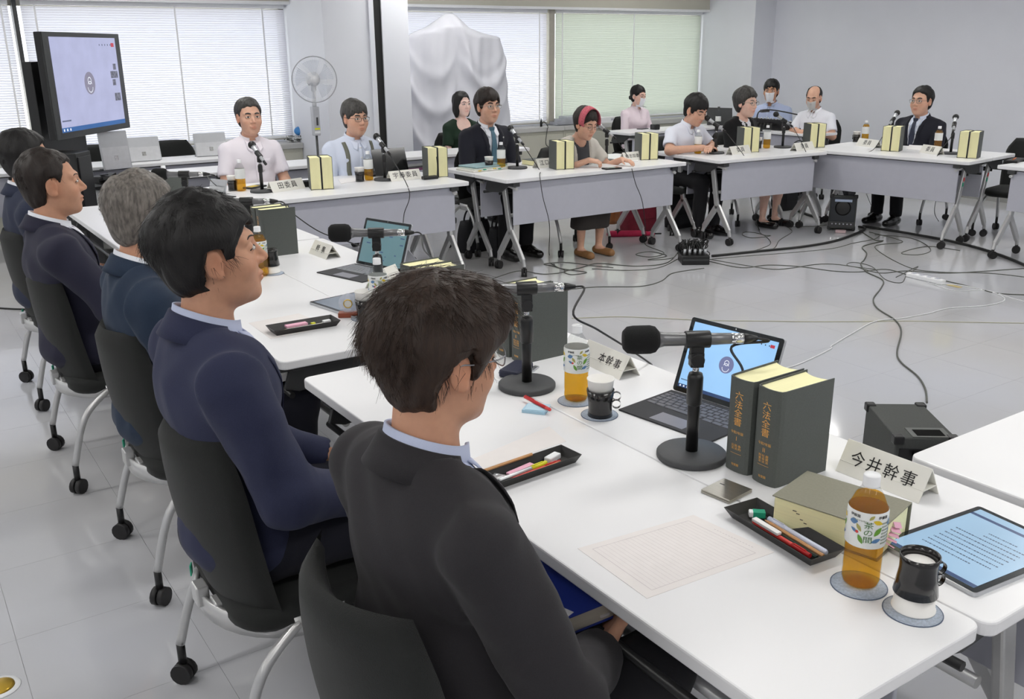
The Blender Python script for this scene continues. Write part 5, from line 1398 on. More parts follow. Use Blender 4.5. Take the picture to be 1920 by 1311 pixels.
# stage box with many plugged leads
pm = at(1300, 492, 0)
o = thing('audio_splitter', 'black audio splitter box bristling with plugged cables in mid-floor', 'audio box', (pm.x, pm.y, 0), math.atan2(RGT0.y, RGT0.x))
MB().box((0, 0, .035), (.215, .2, .07)).build('box', M_BLACK, o, bevel=.005); MB().box((0, -.102, .04), (.2, .004, .012)).build('front_strip', M_DKGREY, o)
for k in range(5): MB().tube([(-.08 + .04 * k, -.04, .07), (-.08 + .04 * k, -.045, .115)], .011, 10).build('plug', M_SILVERTAB, o)
rnd = random.Random(11); lo = MB()
for k in range(30):
    x = -.09 + .0062 * k; lo.tube(spline([(x, -.04 + .03 * (k % 3), .11), (x + rnd.uniform(-.03, .03), .0, .15 + rnd.uniform(0, .04)), (x + rnd.uniform(-.05, .06), .06, .12), (x + rnd.uniform(-.04, .07), .11, .05), (x + .05, .15, .006)], 5), .004, 5)
tag(lo.build('cable_loops', M_CORDB, o), kind='stuff')
def cable(name, label, pts, r, m, z=None, sub=6):
    P_ = [at(x, y, r if z is None else z) for x, y in pts]; c0 = P_[0]
    o = MB().tube(spline([p - c0 for p in P_], sub), r, 6).build(name, m, M=Matrix.Translation(c0))
    return tag(o, label, 'cable', 'cables on the floor')
cable('cable_snake', 'thick black cable from the audio splitter box curving to the far loudspeaker', [(1335, 480), (1420, 471), (1500, 463), (1560, 453), (1600, 440), (1622, 429), (1610, 425)], .011, M_CORDB)
cable('cable_snake', 'thick black cable crossing the floor to the right edge', [(1618, 424), (1700, 437), (1800, 456), (1880, 480), (1950, 510)], .012, M_CORDB)
cable('cable_snake', 'thick black cable behind the far loudspeaker towards the far tables', [(1496, 395), (1520, 404), (1550, 411), (1575, 412)], .014, M_CORDB)
cable('floor_cable', 'grey cable winding from the far speaker down to the near loudspeaker', [(1612, 432), (1640, 450), (1655, 452), (1618, 462), (1625, 475), (1620, 488), (1614, 495), (1625, 510), (1655, 525), (1652, 540), (1638, 560), (1645, 578), (1678, 600), (1690, 622), (1682, 660), (1690, 680), (1720, 705), (1735, 730), (1738, 755)], .0048, M_CORD)
cable('floor_cable', 'thin cable looping from the far table edge left of the audio splitter box', [(1010, 320), (1020, 440), (1033, 490), (1050, 502), (1075, 506), (1098, 510), (1075, 515), (1058, 509), (1080, 503), (1140, 498), (1200, 497), (1262, 490)], .0035, M_CORD) if False else None
cable('floor_cable', 'thin grey cable coil left of the audio splitter box', [(1033, 494), (1050, 503), (1075, 507), (1100, 511), (1072, 515), (1058, 509), (1085, 503), (1120, 494), (1160, 497), (1200, 499), (1250, 493), (1272, 472)], .0035, M_CORD)
cable('floor_cable', 'thin grey cable crossing in front of the audio splitter box', [(905, 530), (940, 517), (975, 508), (1020, 514), (1060, 509), (1040, 500), (1020, 495), (1060, 492), (1110, 498), (1150, 502)], .003, M_CORD)
cable('floor_cable', 'thin grey cable from the standing book pair to the audio splitter box', [(1066, 543), (1120, 538), (1200, 537), (1240, 527), (1262, 512), (1320, 503)], .0035, M_CORD)
cable('floor_cable', 'coiled grey cable just left above the audio splitter box', [(1210, 445), (1212, 460), (1245, 474), (1220, 482), (1192, 477), (1220, 472), (1250, 480), (1215, 487), (1260, 484), (1275, 468), (1290, 462)], .0032, M_CORD)
cable('floor_cable', 'thin cable coil under the middle far table', [(1412, 396), (1425, 436), (1445, 442), (1410, 446), (1392, 440), (1400, 435), (1430, 440), (1445, 455), (1430, 465), (1395, 474), (1340, 480)], .003, M_CORD)
cable('floor_cable', 'thin cable running back from the splitter box between the far tables', [(1340, 478), (1440, 470), (1462, 450), (1485, 435), (1482, 426), (1530, 424), (1550, 422)], .003, M_CORD)
cable('floor_cable', 'thin cables braided from the splitter box to the white power strip', [(1330, 490), (1390, 502), (1440, 497), (1500, 500), (1560, 508), (1610, 510), (1660, 505), (1700, 515), (1712, 520)], .0035, M_CORD)
cable('floor_cable', 'second thin cable lying loosely beside the braided ones', [(1330, 486), (1400, 498), (1460, 505), (1540, 495), (1600, 500), (1650, 512), (1700, 508), (1780, 512), (1925, 503)], .0032, M_CORD)
cable('floor_cable', 'thin grey cable looping through mid-floor towards the right edge', [(1630, 435), (1680, 448), (1690, 455), (1640, 463), (1700, 500), (1760, 510), (1850, 512), (1925, 520)], .0032, M_CORD)
cable('floor_cable', 'grey cable leaving the power strip to the right edge', [(1700, 513), (1760, 524), (1830, 540), (1870, 550), (1925, 553)], .0038, M_CORD)
cable('white_cable', 'white cable curling from the power strip around and back under the near books', [(1755, 533), (1800, 535), (1860, 548), (1884, 562), (1850, 573), (1780, 578), (1740, 588), (1690, 597), (1640, 603), (1600, 624), (1560, 648), (1556, 655), (1500, 682), (1460, 694)], .0038, M_CORDW)
cable('floor_seam_cord', 'thin yellowish cord stretched straight across the open floor', [(1072, 597), (1160, 594), (1240, 597), (1330, 601), (1420, 602), (1500, 603), (1600, 603), (1700, 602), (1800, 604), (1925, 606)], .0028, mat('cord_yellowish', (186, 184, 164), rough=.7))
cable('floor_cable', 'black and blue cable along the floor behind the men at the left edge', [(-10, 577), (20, 579), (50, 580), (78, 581)], .006, M_CORDB)
cable('floor_cable', 'thin cable lying across from the far loudspeaker to the far right table legs', [(1640, 440), (1700, 445), (1730, 455), (1745, 470), (1720, 478), (1690, 474), (1740, 462), (1800, 470)], .0028, M_CORD)
cable('floor_cable', 'thin cable loop behind the white power strip', [(1680, 520), (1720, 500), (1713, 507), (1700, 515), (1690, 530), (1660, 524), (1635, 500), (1600, 492), (1590, 498), (1640, 505)], .0028, M_CORD)
cable('floor_cable', 'thin dark cable beside the thick cable left of the far loudspeaker', [(1335, 486), (1400, 480), (1480, 474), (1560, 466), (1600, 456), (1640, 448), (1650, 440)], .0028, M_CORD)
cable('floor_cable', 'thin cable under the middle far table running to the braided cables', [(1110, 504), (1180, 507), (1235, 502), (1270, 486)], .0028, M_CORD)
cable('floor_cable', 'fine white cable near the power strip drifting to the right edge', [(1740, 530), (1790, 545), (1850, 545), (1900, 560), (1925, 566)], .003, M_CORDW)
p = at(1735, 526, 0); q = at(1700, 518, 0); o = thing('power_strip', 'white power strip on the floor at the right', 'power strip', (p.x, p.y, 0), math.atan2((p - q).y, (p - q).x)); MB().box((0, 0, .016), (.30, .05, .032)).build('housing', M_WHITE_PL, o, bevel=.006)
for k in range(4): MB().box((-.1 + .065 * k, 0, .033), (.03, .03, .003)).build('socket', M_PANEL, o)
MB().box((.22, .02, .002), (.1, .04, .002)).build('tape', mat('tan_tape', (190, 172, 120), rough=.6), o)
def bag(px, py, label, dims, m, rz=0.0, name='bag', strap=True, back=0.0):
    p = at(px, py, 0); t = thing(name, label, 'bag', (p.x + back * .5562, p.y + back * .831, 0), rz); w, d, h = dims
    b = MB(); n = 7; vs = []; out = rrect(w, d, min(w, d) * .3, 5); m_ = len(out)
    for k in range(n + 1):
        f = k / n; s_ = (.94 + .06 * math.sin(PI * f)) * (1 - .12 * f ** 3); vs += [(x * s_, y * s_ * (1 - .25 * f * f), h * f) for x, y in out]
    b.add(vs, [(i + m_ * j, (i + 1) % m_ + m_ * j, (i + 1) % m_ + m_ * (j + 1), i + m_ * (j + 1)) for j in range(n) for i in range(m_)], smooth=True)
    b.add(vs[:m_], [tuple(range(m_ - 1, -1, -1))]); b.add(vs[-m_:], [tuple(range(m_))]); b.build('body', m, t)
    if strap:
        for s_ in (-1, 1): MB().tube([(w * .25 * math.cos(a), s_ * d * .25, h * .95 + .11 * math.sin(a)) for a in np.linspace(0, PI, 12)], .008, 6).build('handle', m, t)
    MB().box((0, -d * .46, h * .55), (w * .7, .008, h * .4), R=Euler((-.08, 0, 0)).to_matrix()).build('pocket', m, t, bevel=.01)
    return t
b1 = bag(890, 470, 'black tote bag with white marks under the dark-suited man\'s table', (.30, .16, .26), M_BAG, .1)
put_text('lettering', 'TRAVEL', .03, M_PANEL, b1, Matrix.Translation((-.0, -.083, .13)) @ Euler((PI / 2, 0, 0)).to_matrix().to_4x4())
bag(935, 480, 'small black bag beside the tote under the dark-suited man\'s table', (.16, .14, .24), M_BAG, -.1)
bag(1196, 432, 'wine-red bag under the table of the lady with a headband', (.36, .2, .34), M_BAGRED, .05)
bag(1152, 426, 'tan leather bag behind the wine-red bag', (.2, .16, .26), M_TAN, .3, back=.25)
bag(1277, 424, 'tall black bag under the table left of the short-sleeved man\'s legs', (.34, .2, .36), M_BAG, .05)
bag(1469, 392, 'round black bag beside the bare ankles of the lady in black', (.28, .2, .26), M_BAG, .1)
bag(1596, 398, 'black rucksack under the corner of the far tables behind the loudspeaker', (.26, .2, .40), M_BAG, .2, name='rucksack', back=.3)
p0_, p1_ = at(1138, 438, .03), at(1235, 438, .02)
o = thing('folding_umbrella', 'pink-red folded umbrella on the floor before the wine-red bag', 'umbrella', (p0_ + p1_) / 2, math.atan2((p1_ - p0_).y, (p1_ - p0_).x)); L = (p1_ - p0_).length
MB().tube([(-L * .5, 0, 0), (-L * .42, 0, 0), (L * .1, 0, 0), (L * .42, 0, -.005)], [.012, .03, .028, .014], 12).build('canopy', M_UMB, o); MB().tube([(L * .42, 0, -.005), (L * .55, 0, -.006)], .007, 8).build('tip', M_BLACK, o)
p = at(0, 1290, 0); o = thing('floor_outlet', 'brass floor outlet cover in a white ring at the bottom left corner', 'floor outlet', (p.x, p.y, 0)); MB().lathe([(.035, 0), (.052, 0), (.05, .003), (.037, .004)], 32).build('ring', M_WHITE_PL, o); MB().lathe([(0, 0), (.036, 0), (.036, .007), (.03, .01), (0, .011)], 32).build('cover', M_BRASS, o)
# hanging microphone leads over the front edges of the far tables
def lead(pts, label, r=.003):
    """pts: (px, py, z)"""
    P_ = [at(*q) for q in pts]; c0 = P_[0]
    o = MB().tube(spline([p - c0 for p in P_], 6), r, 6).build('microphone_lead', M_CORDB, M=Matrix.Translation(c0)); return tag(o, label, 'cable', 'microphone leads')
def mic_lead(k, pts, label, foam=False, r=.003):
    p, rz = MICS[k]; R = Matrix.Rotation(rz, 3, 'Z')
    s0 = [p + R @ Vector((0, -.132, .2826)), p + R @ Vector((0, -.16, .275))] if foam else [p + R @ Vector((0, -.08, .19)), p + R @ Vector((0, -.1, .17))]
    P_ = s0 + [at(*q) if len(q) == 3 and not isinstance(q, Vector) else q for q in pts]; c0 = P_[0].copy()
    o = MB().tube(spline([q - c0 for q in P_], 7), r, 6).build('microphone_lead', M_CORDB, M=Matrix.Translation(c0)); return tag(o, label, 'cable', 'microphone leads')
def ed(x, y, d=.012): return Vector((x, y, TT + .004))
mic_lead('A1', [(1372, 650, .98), (1392, 692, .88), (1394, 735, .78), (1398, 770, .726)], 'black lead of the microphone hanging before the blue laptop screen', True, .0032)
mic_lead('A0', [(1075, 590, .96), (1120, 618, .90), (1180, 655, .80), (1214, 678, .73), (1222, 684, .70)], 'black lead of the microphone by the nearest man falling over the table edge', True, .0032)
mic_lead('B', [(800, 475, .85), (850, 505, .6), (880, 520, .25), (905, 530, .004)], 'black lead of the microphone before the teal screen falling towards the floor', True)
mic_lead('D1', [(390, 332, .95), (405, 348, .80), (412, 352, .73)], 'black lead of the microphone above the grey-haired man', True)
mic_lead('D2', [(545, 397, .88), (600, 435, .76), (665, 458, .70), (690, 475, .50), Vector((2.02, 4.75, .2)), Vector((2.06, 4.55, .004))], 'black lead of the microphone by the navy-jacketed man\'s hair crossing the gap', True)
def front_lead(k, x_edge, y_edge, pts, label): mic_lead(k, [Vector((x_edge, y_edge + .05, TT + .02)), Vector((x_edge, y_edge - .006, TT - .002))] + pts, label)
p = at(735, 345, TT); mic_lead('T1b', [Vector((p.x, 5.77, .70)), on_y(758, 400, 5.74), on_y(755, 425, 5.72), on_y(748, 470, 5.70)], 'thin lead hanging down the panel before the man with suspenders')
mic_lead('T2a', [(1011, 318, .72), on_y(1012, 330, 5.68), on_y(1018, 370, 5.67), on_y(1030, 420, 5.64), at(1030, 478, .004), at(1040, 497, .004)], 'thin lead hanging down the panel under the first name plate of the second far table')
mic_lead('T2b', [(1182, 302, .72), on_y(1185, 318, 5.68), on_y(1192, 345, 5.67), on_y(1205, 382, 5.66), at(1212, 448, .004)], 'thin lead hanging down the panel before the lady with a headband')
mic_lead('T3a', [(1395, 292, .72), at(1400, 310, .62), at(1405, 350, .42), at(1412, 396, .2), at(1424, 432, .004)], 'thin lead hanging down the panel before the lady in black')
mic_lead('T3b', [(1511, 285, .72), at(1511, 300, .64), at(1505, 330, .48), at(1500, 360, .3), at(1498, 398, .004)], 'thin lead hanging down the panel before the masked man in white')
mic_lead('T4a', [(1640, 278, .74), at(1624, 290, .70), at(1622, 320, .55), at(1620, 350, .35), at(1640, 400, .004)], 'thin lead hanging down the panel left of the man with the lanyard')
mic_lead('T4b', [(1757, 293, .72), at(1755, 310, .62), at(1760, 345, .45), at(1752, 395, .1), at(1760, 415, .004)], 'thin lead hanging down the panel before the man with the lanyard')
# ------------------------------------------------------------------ people: smooth blended volumes meshed as one surface
F32 = np.float32
def smin(a, b, k):
    h = np.maximum(k - np.abs(a - b), 0) / k
    return np.minimum(a, b) - h * h * k * .25
def smax(a, b, k): return -smin(-a, -b, k)
def axis_pts(lo, hi, coarse, fine_ranges):
    """grid coordinates, closer together inside the given ranges"""
    out = [lo]; x = lo
    while x < hi:
        h = coarse
        for a, b, f in fine_ranges:
            if a - f <= x < b: h = min(h, f)
            elif x < a and x + h > a: h = max(min(h, a - x), f)
        x += h; out.append(x)
    return np.array(out, F32)
class Field:
    def __init__(s, lo, hi, coarse, fine=()):
        s.ax = [axis_pts(lo[i], hi[i], coarse, [(c[i] - r[i], c[i] + r[i], f) for c, r, f in fine]) for i in range(3)]
        s.F = np.full([len(a) for a in s.ax], .2, F32)
    def sl(s, lo, hi):
        r = []
        for i in range(3):
            a = int(np.searchsorted(s.ax[i], lo[i])); b = int(np.searchsorted(s.ax[i], hi[i]))
            r.append((max(a - 1, 0), min(b + 1, len(s.ax[i]))))
        return r
    def apply(s, fn, lo, hi, k, op):
        (a, b), (c, d), (e, f) = s.sl(lo, hi)
        if b <= a or d <= c or f <= e: return s
        X = s.ax[0][a:b, None, None]; Y = s.ax[1][None, c:d, None]; Z = s.ax[2][None, None, e:f]
        v = fn(X, Y, Z).astype(F32); G = s.F[a:b, c:d, e:f]
        s.F[a:b, c:d, e:f] = smin(G, v, k) if op == 'u' else smax(G, -v, k)
        return s
    def ell(s, c, r, k=.03, op='u', R=None):
        c = Vector(c); m = max(r) + k + .03
        return s.apply(lambda X, Y, Z: sd_ell(X, Y, Z, c, r, R), c - Vector((m, m, m)), c + Vector((m, m, m)), k, op)
    def cone(s, a, b, ra, rb, k=.02, op='u', flat=None):
        a = Vector(a); b = Vector(b); m = max(ra, rb) + k + .025
        lo = [min(a[i], b[i]) - m for i in range(3)]; hi = [max(a[i], b[i]) + m for i in range(3)]
        return s.apply(lambda X, Y, Z: sd_cone(X, Y, Z, a, b, ra, rb), lo, hi, k, op)
    def front(s):
        """depth map: y of the foremost surface for every grid x, z (nan where empty)"""
        S = s.F < 0; ny = S.shape[1]
        rev = S[:, ::-1, :]; has = rev.any(axis=1); j = ny - 1 - rev.argmax(axis=1)
        jj = np.clip(j, 0, ny - 2); I, K = np.indices(j.shape)
        f0 = s.F[I, jj, K]; f1 = s.F[I, jj + 1, K]
        y = s.ax[1][jj] + (s.ax[1][jj + 1] - s.ax[1][jj]) * np.clip(f0 / (f0 - f1 + 1e-9), 0, 1)
        return np.where(has, y, np.nan)
    def mesh(s):
        F = s.F; S = F < 0; A = s.ax
        n = [k - 1 for k in F.shape]
        cnt = np.zeros(n, np.int8)
        for i in (0, 1):
            for j in (0, 1):
                for k in (0, 1): cnt += S[i:n[0] + i, j:n[1] + j, k:n[2] + k]
        act = (cnt > 0) & (cnt < 8)
        I, J, K = np.nonzero(act); idm = np.full(n, -1, np.int32); idm[I, J, K] = np.arange(len(I))
        acc = np.zeros((len(I), 3), F32); num = np.zeros(len(I), F32)
        cor = [(i, j, k) for i in (0, 1) for j in (0, 1) for k in (0, 1)]
        for p in cor:
            for ax in range(3):
                if p[ax]: continue
                q = list(p); q[ax] = 1
                fa = F[I + p[0], J + p[1], K + p[2]]; fb = F[I + q[0], J + q[1], K + q[2]]
                m = (fa < 0) != (fb < 0); t = np.where(m, fa / np.where(fa == fb, 1, fa - fb), 0)
                P = np.stack([A[0][I + p[0]], A[1][J + p[1]], A[2][K + p[2]]], 1); Q = np.stack([A[0][I + q[0]], A[1][J + q[1]], A[2][K + q[2]]], 1)
                acc += np.where(m[:, None], P + (Q - P) * t[:, None], 0); num += m
        V = acc / num[:, None]; Q = []
        for ax in range(3):
            sh = list(F.shape); a = [slice(1, -1)] * 3; a[ax] = slice(0, -1); b = [slice(1, -1)] * 3; b[ax] = slice(1, None)
            sa = S[tuple(a)]; sb = S[tuple(b)]
            i, j, k = np.nonzero(sa != sb); base = [i, j, k]; fl = sb[i, j, k]
            o1, o2 = [(1, 2), (2, 0), (0, 1)][ax]
            def cell(d1, d2):
                c = [base[0].copy(), base[1].copy(), base[2].copy()]
                c[o1] = c[o1] + 1 + d1; c[o2] = c[o2] + 1 + d2
                return idm[c[0], c[1], c[2]]
            q = np.stack([cell(-1, -1), cell(0, -1), cell(0, 0), cell(-1, 0)], 1)
            q[fl] = q[fl][:, ::-1]; Q.append(q)
        return V, np.concatenate(Q)
def sd_ell(X, Y, Z, c, r, R=None):
    x, y, z = X - c[0], Y - c[1], Z - c[2]
    if R is not None:
        x, y, z = (R[0][0] * x + R[1][0] * y + R[2][0] * z, R[0][1] * x + R[1][1] * y + R[2][1] * z, R[0][2] * x + R[1][2] * y + R[2][2] * z)
    a, b, c_ = x / r[0], y / r[1], z / r[2]; k0 = np.sqrt(a * a + b * b + c_ * c_) + 1e-9
    k1 = np.sqrt((a / r[0]) ** 2 + (b / r[1]) ** 2 + (c_ / r[2]) ** 2) + 1e-9
    return k0 * (k0 - 1) / k1
def sd_cone(X, Y, Z, a, b, ra, rb):
    d = b - a; L = max(d.dot(d), 1e-9)
    x, y, z = X - a[0], Y - a[1], Z - a[2]
    h = np.clip((x * d[0] + y * d[1] + z * d[2]) / L, 0, 1)
    return np.sqrt((x - d[0] * h) ** 2 + (y - d[1] * h) ** 2 + (z - d[2] * h) ** 2) - (ra + (rb - ra) * h)
def mesh_obj(name, V, Q, m, parent, M=None, col=None, smooth_it=0):
    if smooth_it:
        e = np.concatenate([Q[:, [0, 1]], Q[:, [1, 2]], Q[:, [2, 3]], Q[:, [3, 0]]])
        for _ in range(smooth_it):
            a = np.zeros_like(V); c = np.zeros(len(V), F32)
            np.add.at(a, e[:, 0], V[e[:, 1]]); np.add.at(c, e[:, 0], 1); np.add.at(a, e[:, 1], V[e[:, 0]]); np.add.at(c, e[:, 1], 1)
            V = V * .5 + .5 * a / np.maximum(c, 1)[:, None]
    me = bpy.data.meshes.new(name)
    me.vertices.add(len(V)); me.vertices.foreach_set('co', np.ascontiguousarray(V, F32).ravel())
    me.loops.add(len(Q) * 4); me.loops.foreach_set('vertex_index', np.ascontiguousarray(Q, np.int32).ravel())
    me.polygons.add(len(Q)); me.polygons.foreach_set('loop_start', np.arange(0, len(Q) * 4, 4, dtype=np.int32)); me.polygons.foreach_set('loop_total', np.full(len(Q), 4, np.int32))
    me.polygons.foreach_set('use_smooth', np.ones(len(Q), bool))
    me.update(calc_edges=True)
    for k in (m if isinstance(m, (list, tuple)) else [m]): me.materials.append(k)
    if col is not None:
        at_ = me.color_attributes.new('tint', 'FLOAT_COLOR', 'POINT')
        at_.data.foreach_set('color', np.concatenate([col, np.ones((len(V), 1), F32)], 1).astype(F32).ravel())
    o = bpy.data.objects.new(name, me); COL.objects.link(o)
    if parent is not None: o.parent = parent
    if M is not None: o.matrix_local = M
    return o
def vnormals(V, Q):
    n = np.cross(V[Q[:, 2]] - V[Q[:, 0]], V[Q[:, 3]] - V[Q[:, 1]]); N = np.zeros_like(V)
    for k in range(4): np.add.at(N, Q[:, k], n)
    return N / (np.linalg.norm(N, axis=1, keepdims=True) + 1e-12)
def waves(V, seed, freq, n=5, stretch=(1, 1, 1)):
    r = np.random.RandomState(seed); o = np.zeros(len(V)); P = V * np.array(stretch)
    for _ in range(n):
        k = r.normal(size=3); k *= freq * r.uniform(.6, 1.5) / np.linalg.norm(k); k2 = r.normal(size=3); k2 *= freq * .5 / np.linalg.norm(k2)
        o += np.sin(P @ k + 1.6 * np.sin(P @ k2 + r.uniform(0, 6)) + r.uniform(0, 6))
    return o / n

def skin_mat(name, rgb):
    m = mat(name, rgb, rough=.5, var=.04, scale=60, bump=.12, bscale=600, spec=.35)
    nt = m.node_tree; b = nt.nodes['Principled BSDF']; at_ = nt.nodes.new('ShaderNodeAttribute'); at_.attribute_name = 'tint'
    mx = nt.nodes.new('ShaderNodeMix'); mx.data_type = 'RGBA'; mx.blend_type = 'MULTIPLY'; mx.inputs[0].default_value = 1
    src = b.inputs['Base Color'].links[0].from_socket
    nt.links.new(src, mx.inputs[6]); nt.links.new(at_.outputs['Color'], mx.inputs[7]); nt.links.new(mx.outputs[2], b.inputs['Base Color'])
    b.inputs['Subsurface Weight'].default_value = .08; b.inputs['Subsurface Radius'].default_value = (.01, .004, .002)
    return m
SKIN = {'tan': skin_mat('skin_tan', (202, 152, 124)), 'mid': skin_mat('skin_mid', (216, 170, 146)), 'fair': skin_mat('skin_fair', (232, 192, 174)), 'pale': skin_mat('skin_pale', (238, 204, 192))}
def hair_mat(name, rgb, var=.3): return mat(name, rgb, rough=.5, var=var, scale=120, stretch=(1, 1, .25), bump=.5, bscale=260, spec=.35)
HAIR = {'black': hair_mat('hair_black', (22, 20, 20)), 'brown': hair_mat('hair_dark_brown', (52, 38, 30)), 'grey': hair_mat('hair_grey', (112, 106, 100), .5), 'dkgrey': hair_mat('hair_dark_grey', (64, 62, 60), .5), 'warm': hair_mat('hair_warm_black', (38, 30, 26))}
M_SCLERA = mat('eye_white', (222, 216, 210), rough=.25); M_IRIS = mat('eye_iris', (30, 20, 16), rough=.15); M_LASH = mat('lash', (28, 22, 20), rough=.7)
M_MASK = mat('face_mask_white', (236, 237, 242), rough=.85, var=.015, bump=.2, bscale=90); M_MASKG = mat('face_mask_grey', (206, 206, 204), rough=.85, var=.015, bump=.2, bscale=90)
def cloth(name, rgb, var=.06, fine=500, sheen=.0): return mat(name, rgb, rough=.8, var=var, scale=fine, bump=.25, bscale=fine * 1.5, spec=.3, sheen=sheen or (.05 if max(rgb) < 90 else 0))
C_ = {'charcoal': cloth('wool_charcoal', (43, 41, 44), .1), 'navy': cloth('wool_navy', (42, 46, 72), .1), 'teal': cloth('wool_teal_navy', (36, 50, 70), .1), 'midnight': cloth('wool_midnight', (38, 38, 56), .1), 'inkblue': cloth('wool_ink', (42, 48, 68)),
      'suit': cloth('wool_black_navy', (26, 27, 38)), 'black': cloth('knit_black', (20, 20, 22)), 'white': cloth('cotton_white', (236, 238, 246), .01), 'pinkwhite': cloth('cotton_pinkish_white', (238, 232, 240), .015),
      'ltblue': cloth('cotton_light_blue', (214, 222, 240), .015), 'blueshirt': cloth('cotton_blue', (190, 198, 224), .02), 'bluestripe': cloth('cotton_blue_grey', (184, 196, 226), .02), 'lav': cloth('cotton_lavender_white', (230, 233, 245), .015),
      'green': cloth('knit_dark_green', (22, 44, 30)), 'pink': cloth('cotton_pale_pink', (238, 222, 230), .015), 'beige': cloth('linen_beige_grey', (196, 192, 184), .03), 'dkgreytop': cloth('top_dark_grey', (62, 62, 66)), 'trouser': cloth('trouser_black', (22, 22, 26)),
      'trousernavy': cloth('trouser_navy', (24, 25, 36)), 'skirt': cloth('skirt_dark', (58, 54, 52)), 'suspend': cloth('suspender_grey', (112, 114, 104)), 'greysleeve': cloth('sleeve_grey', (188, 190, 200), .02)}
M_SHOE = mat('shoe_black', (20, 18, 18), rough=.25, coat=.3); M_SHOET = mat('shoe_tan', (150, 108, 66), rough=.55, var=.08)
M_FLORAL = mat('floral_black_white', (226, 226, 232), rough=.8)
def _floral():
    nt = M_FLORAL.node_tree; b = nt.nodes['Principled BSDF']; v = nt.nodes.new('ShaderNodeTexVoronoi'); v.inputs['Scale'].default_value = 26
    tc = nt.nodes.new('ShaderNodeTexCoord'); nt.links.new(tc.outputs['Object'], v.inputs['Vector'])
    r = nt.nodes.new('ShaderNodeValToRGB'); r.color_ramp.interpolation = 'CONSTANT'; r.color_ramp.elements[0].color = (.02, .02, .02, 1); r.color_ramp.elements[1].position = .42; r.color_ramp.elements[1].color = (.75, .75, .8, 1)
    nt.links.new(v.outputs['Distance'], r.inputs[0]); nt.links.new(r.outputs[0], b.inputs['Base Color'])
_floral()

def headsd(x, y, z, female=False, fat=1.0):
    E = lambda c, r: sd_ell(x, y, z, c, r)
    Cn = lambda a, b, ra, rb: sd_cone(x, y, z, Vector(a), Vector(b), ra, rb)
    j = .92 if female else 1.0
    d = E((0, -.018, .035), (.073, .092, .088))
    d = smin(d, E((0, .022, -.025), (.064 * fat, .068, .094)), .03)
    d = smin(d, E((0, .028, -.074), (.050 * j * fat, .050, .036)), .028)
    d = smin(d, E((0, .066, -.098), (.022, .016, .014)), .022)
    for s in (-1, 1):
        d = smin(d, E((s * .041 * fat, .053, -.028), (.024, .024, .027)), .022)
        d = smin(d, Cn((s * .010, .083, .028), (s * .046, .066, .025), .0075, .0065), .016)
    for s in (-1, 1):
        d = smax(d, -E((s * .031, .101, .006), (.019, .017, .013)), .016)
        d = smin(d, E((s * .031, .0735, .006), (.0145, .0130, .0115)), .006)
    d = smin(d, Cn((0, .083, .012), (0, .1035, -.024), .0065 if female else .0075, .0108), .012)
    for s in (-1, 1): d = smin(d, E((s * .0115, .0925, -.0295), (.0078, .0105, .0068)), .008)
    d = smin(d, E((0, .0855, -.0575), (.023, .0112, .0064)), .007)
    d = smin(d, E((0, .0838, -.0680), (.019, .0112, .0066)), .007)
    d = smax(d, -Cn((-.021, .0925, -.0630), (.021, .0925, -.0630), .0016, .0016), .004)
    for s in (-1, 1):
        d = smin(d, E((s * .0775, -.006, -.004), (.0085, .0195, .0325)), .008)
        d = smax(d, -E((s * .0880, -.001, -.004), (.0075, .0105, .0195)), .006)
        d = smin(d, E((s * .0785, .002, -.029), (.0065, .0095, .0095)), .005)
    return d
def face_y(x, z, **kw):
    yy = np.linspace(.14, .0, 281); d = headsd(np.full_like(yy, x), yy, np.full_like(yy, z), **kw)
    k = np.argmax(d < 0); return float(yy[k])

def sd_poly(y, z, pts):
    """signed distance to a 2D polygon"""
    d = np.full(np.broadcast(y, z).shape, 1e9); s = np.ones_like(d); n = len(pts)
    for i in range(n):
        a = pts[i]; b = pts[i - 1]; ey, ez = b[0] - a[0], b[1] - a[1]; wy, wz = y - a[0], z - a[1]
        t = np.clip((wy * ey + wz * ez) / (ey * ey + ez * ez), 0, 1)
        d = np.minimum(d, (wy - ey * t) ** 2 + (wz - ez * t) ** 2)
        c1 = z >= a[1]; c2 = z < b[1]; c3 = ey * wz > ez * wy
        fl = (c1 & c2 & c3) | (~c1 & ~c2 & ~c3); s = np.where(fl, -s, s)
    return s * np.sqrt(d)
# side outlines of the hair: (y towards the face, z up)
HP = {'short': [(-.2, -.088), (-.052, -.088), (-.030, -.060), (-.024, -.005), (-.004, .030), (.012, .030), (.018, -.012), (.032, -.012), (.038, .030), (.050, .058), (.070, .074), (.16, .082), (.16, .3), (-.2, .3)],
      'fringe': [(-.2, -.088), (-.052, -.088), (-.030, -.060), (-.026, -.005), (-.012, .032), (.012, .032), (.018, -.020), (.034, -.020), (.044, .020), (.060, .030), (.075, .048), (.16, .052), (.16, .3), (-.2, .3)],
      'fluffy': [(-.2, -.098), (-.060, -.100), (-.036, -.066), (-.034, -.004), (-.020, .028), (.012, .028), (.020, -.024), (.034, -.030), (.046, .012), (.060, .022), (.075, .028), (.2, .020), (.2, .35), (-.25, .35)],
      'bald': [(-.2, -.088), (-.052, -.088), (-.030, -.060), (-.024, -.005), (-.004, .030), (.012, .030), (.018, .0), (.030, .0), (.024, .045), (-.012, .085), (-.06, .118), (-.2, .14)],
      'bob': [(-.2, -.135), (.030, -.135), (.046, -.10), (.050, -.03), (.056, .035), (.062, .066), (.085, .092), (.2, .098), (.2, .3), (-.2, .3)],
      'lady': [(-.2, -.092), (-.045, -.098), (.000, -.070), (.026, -.045), (.040, .010), (.056, .040), (.076, .058), (.2, .060), (.2, .3), (-.2, .3)]}
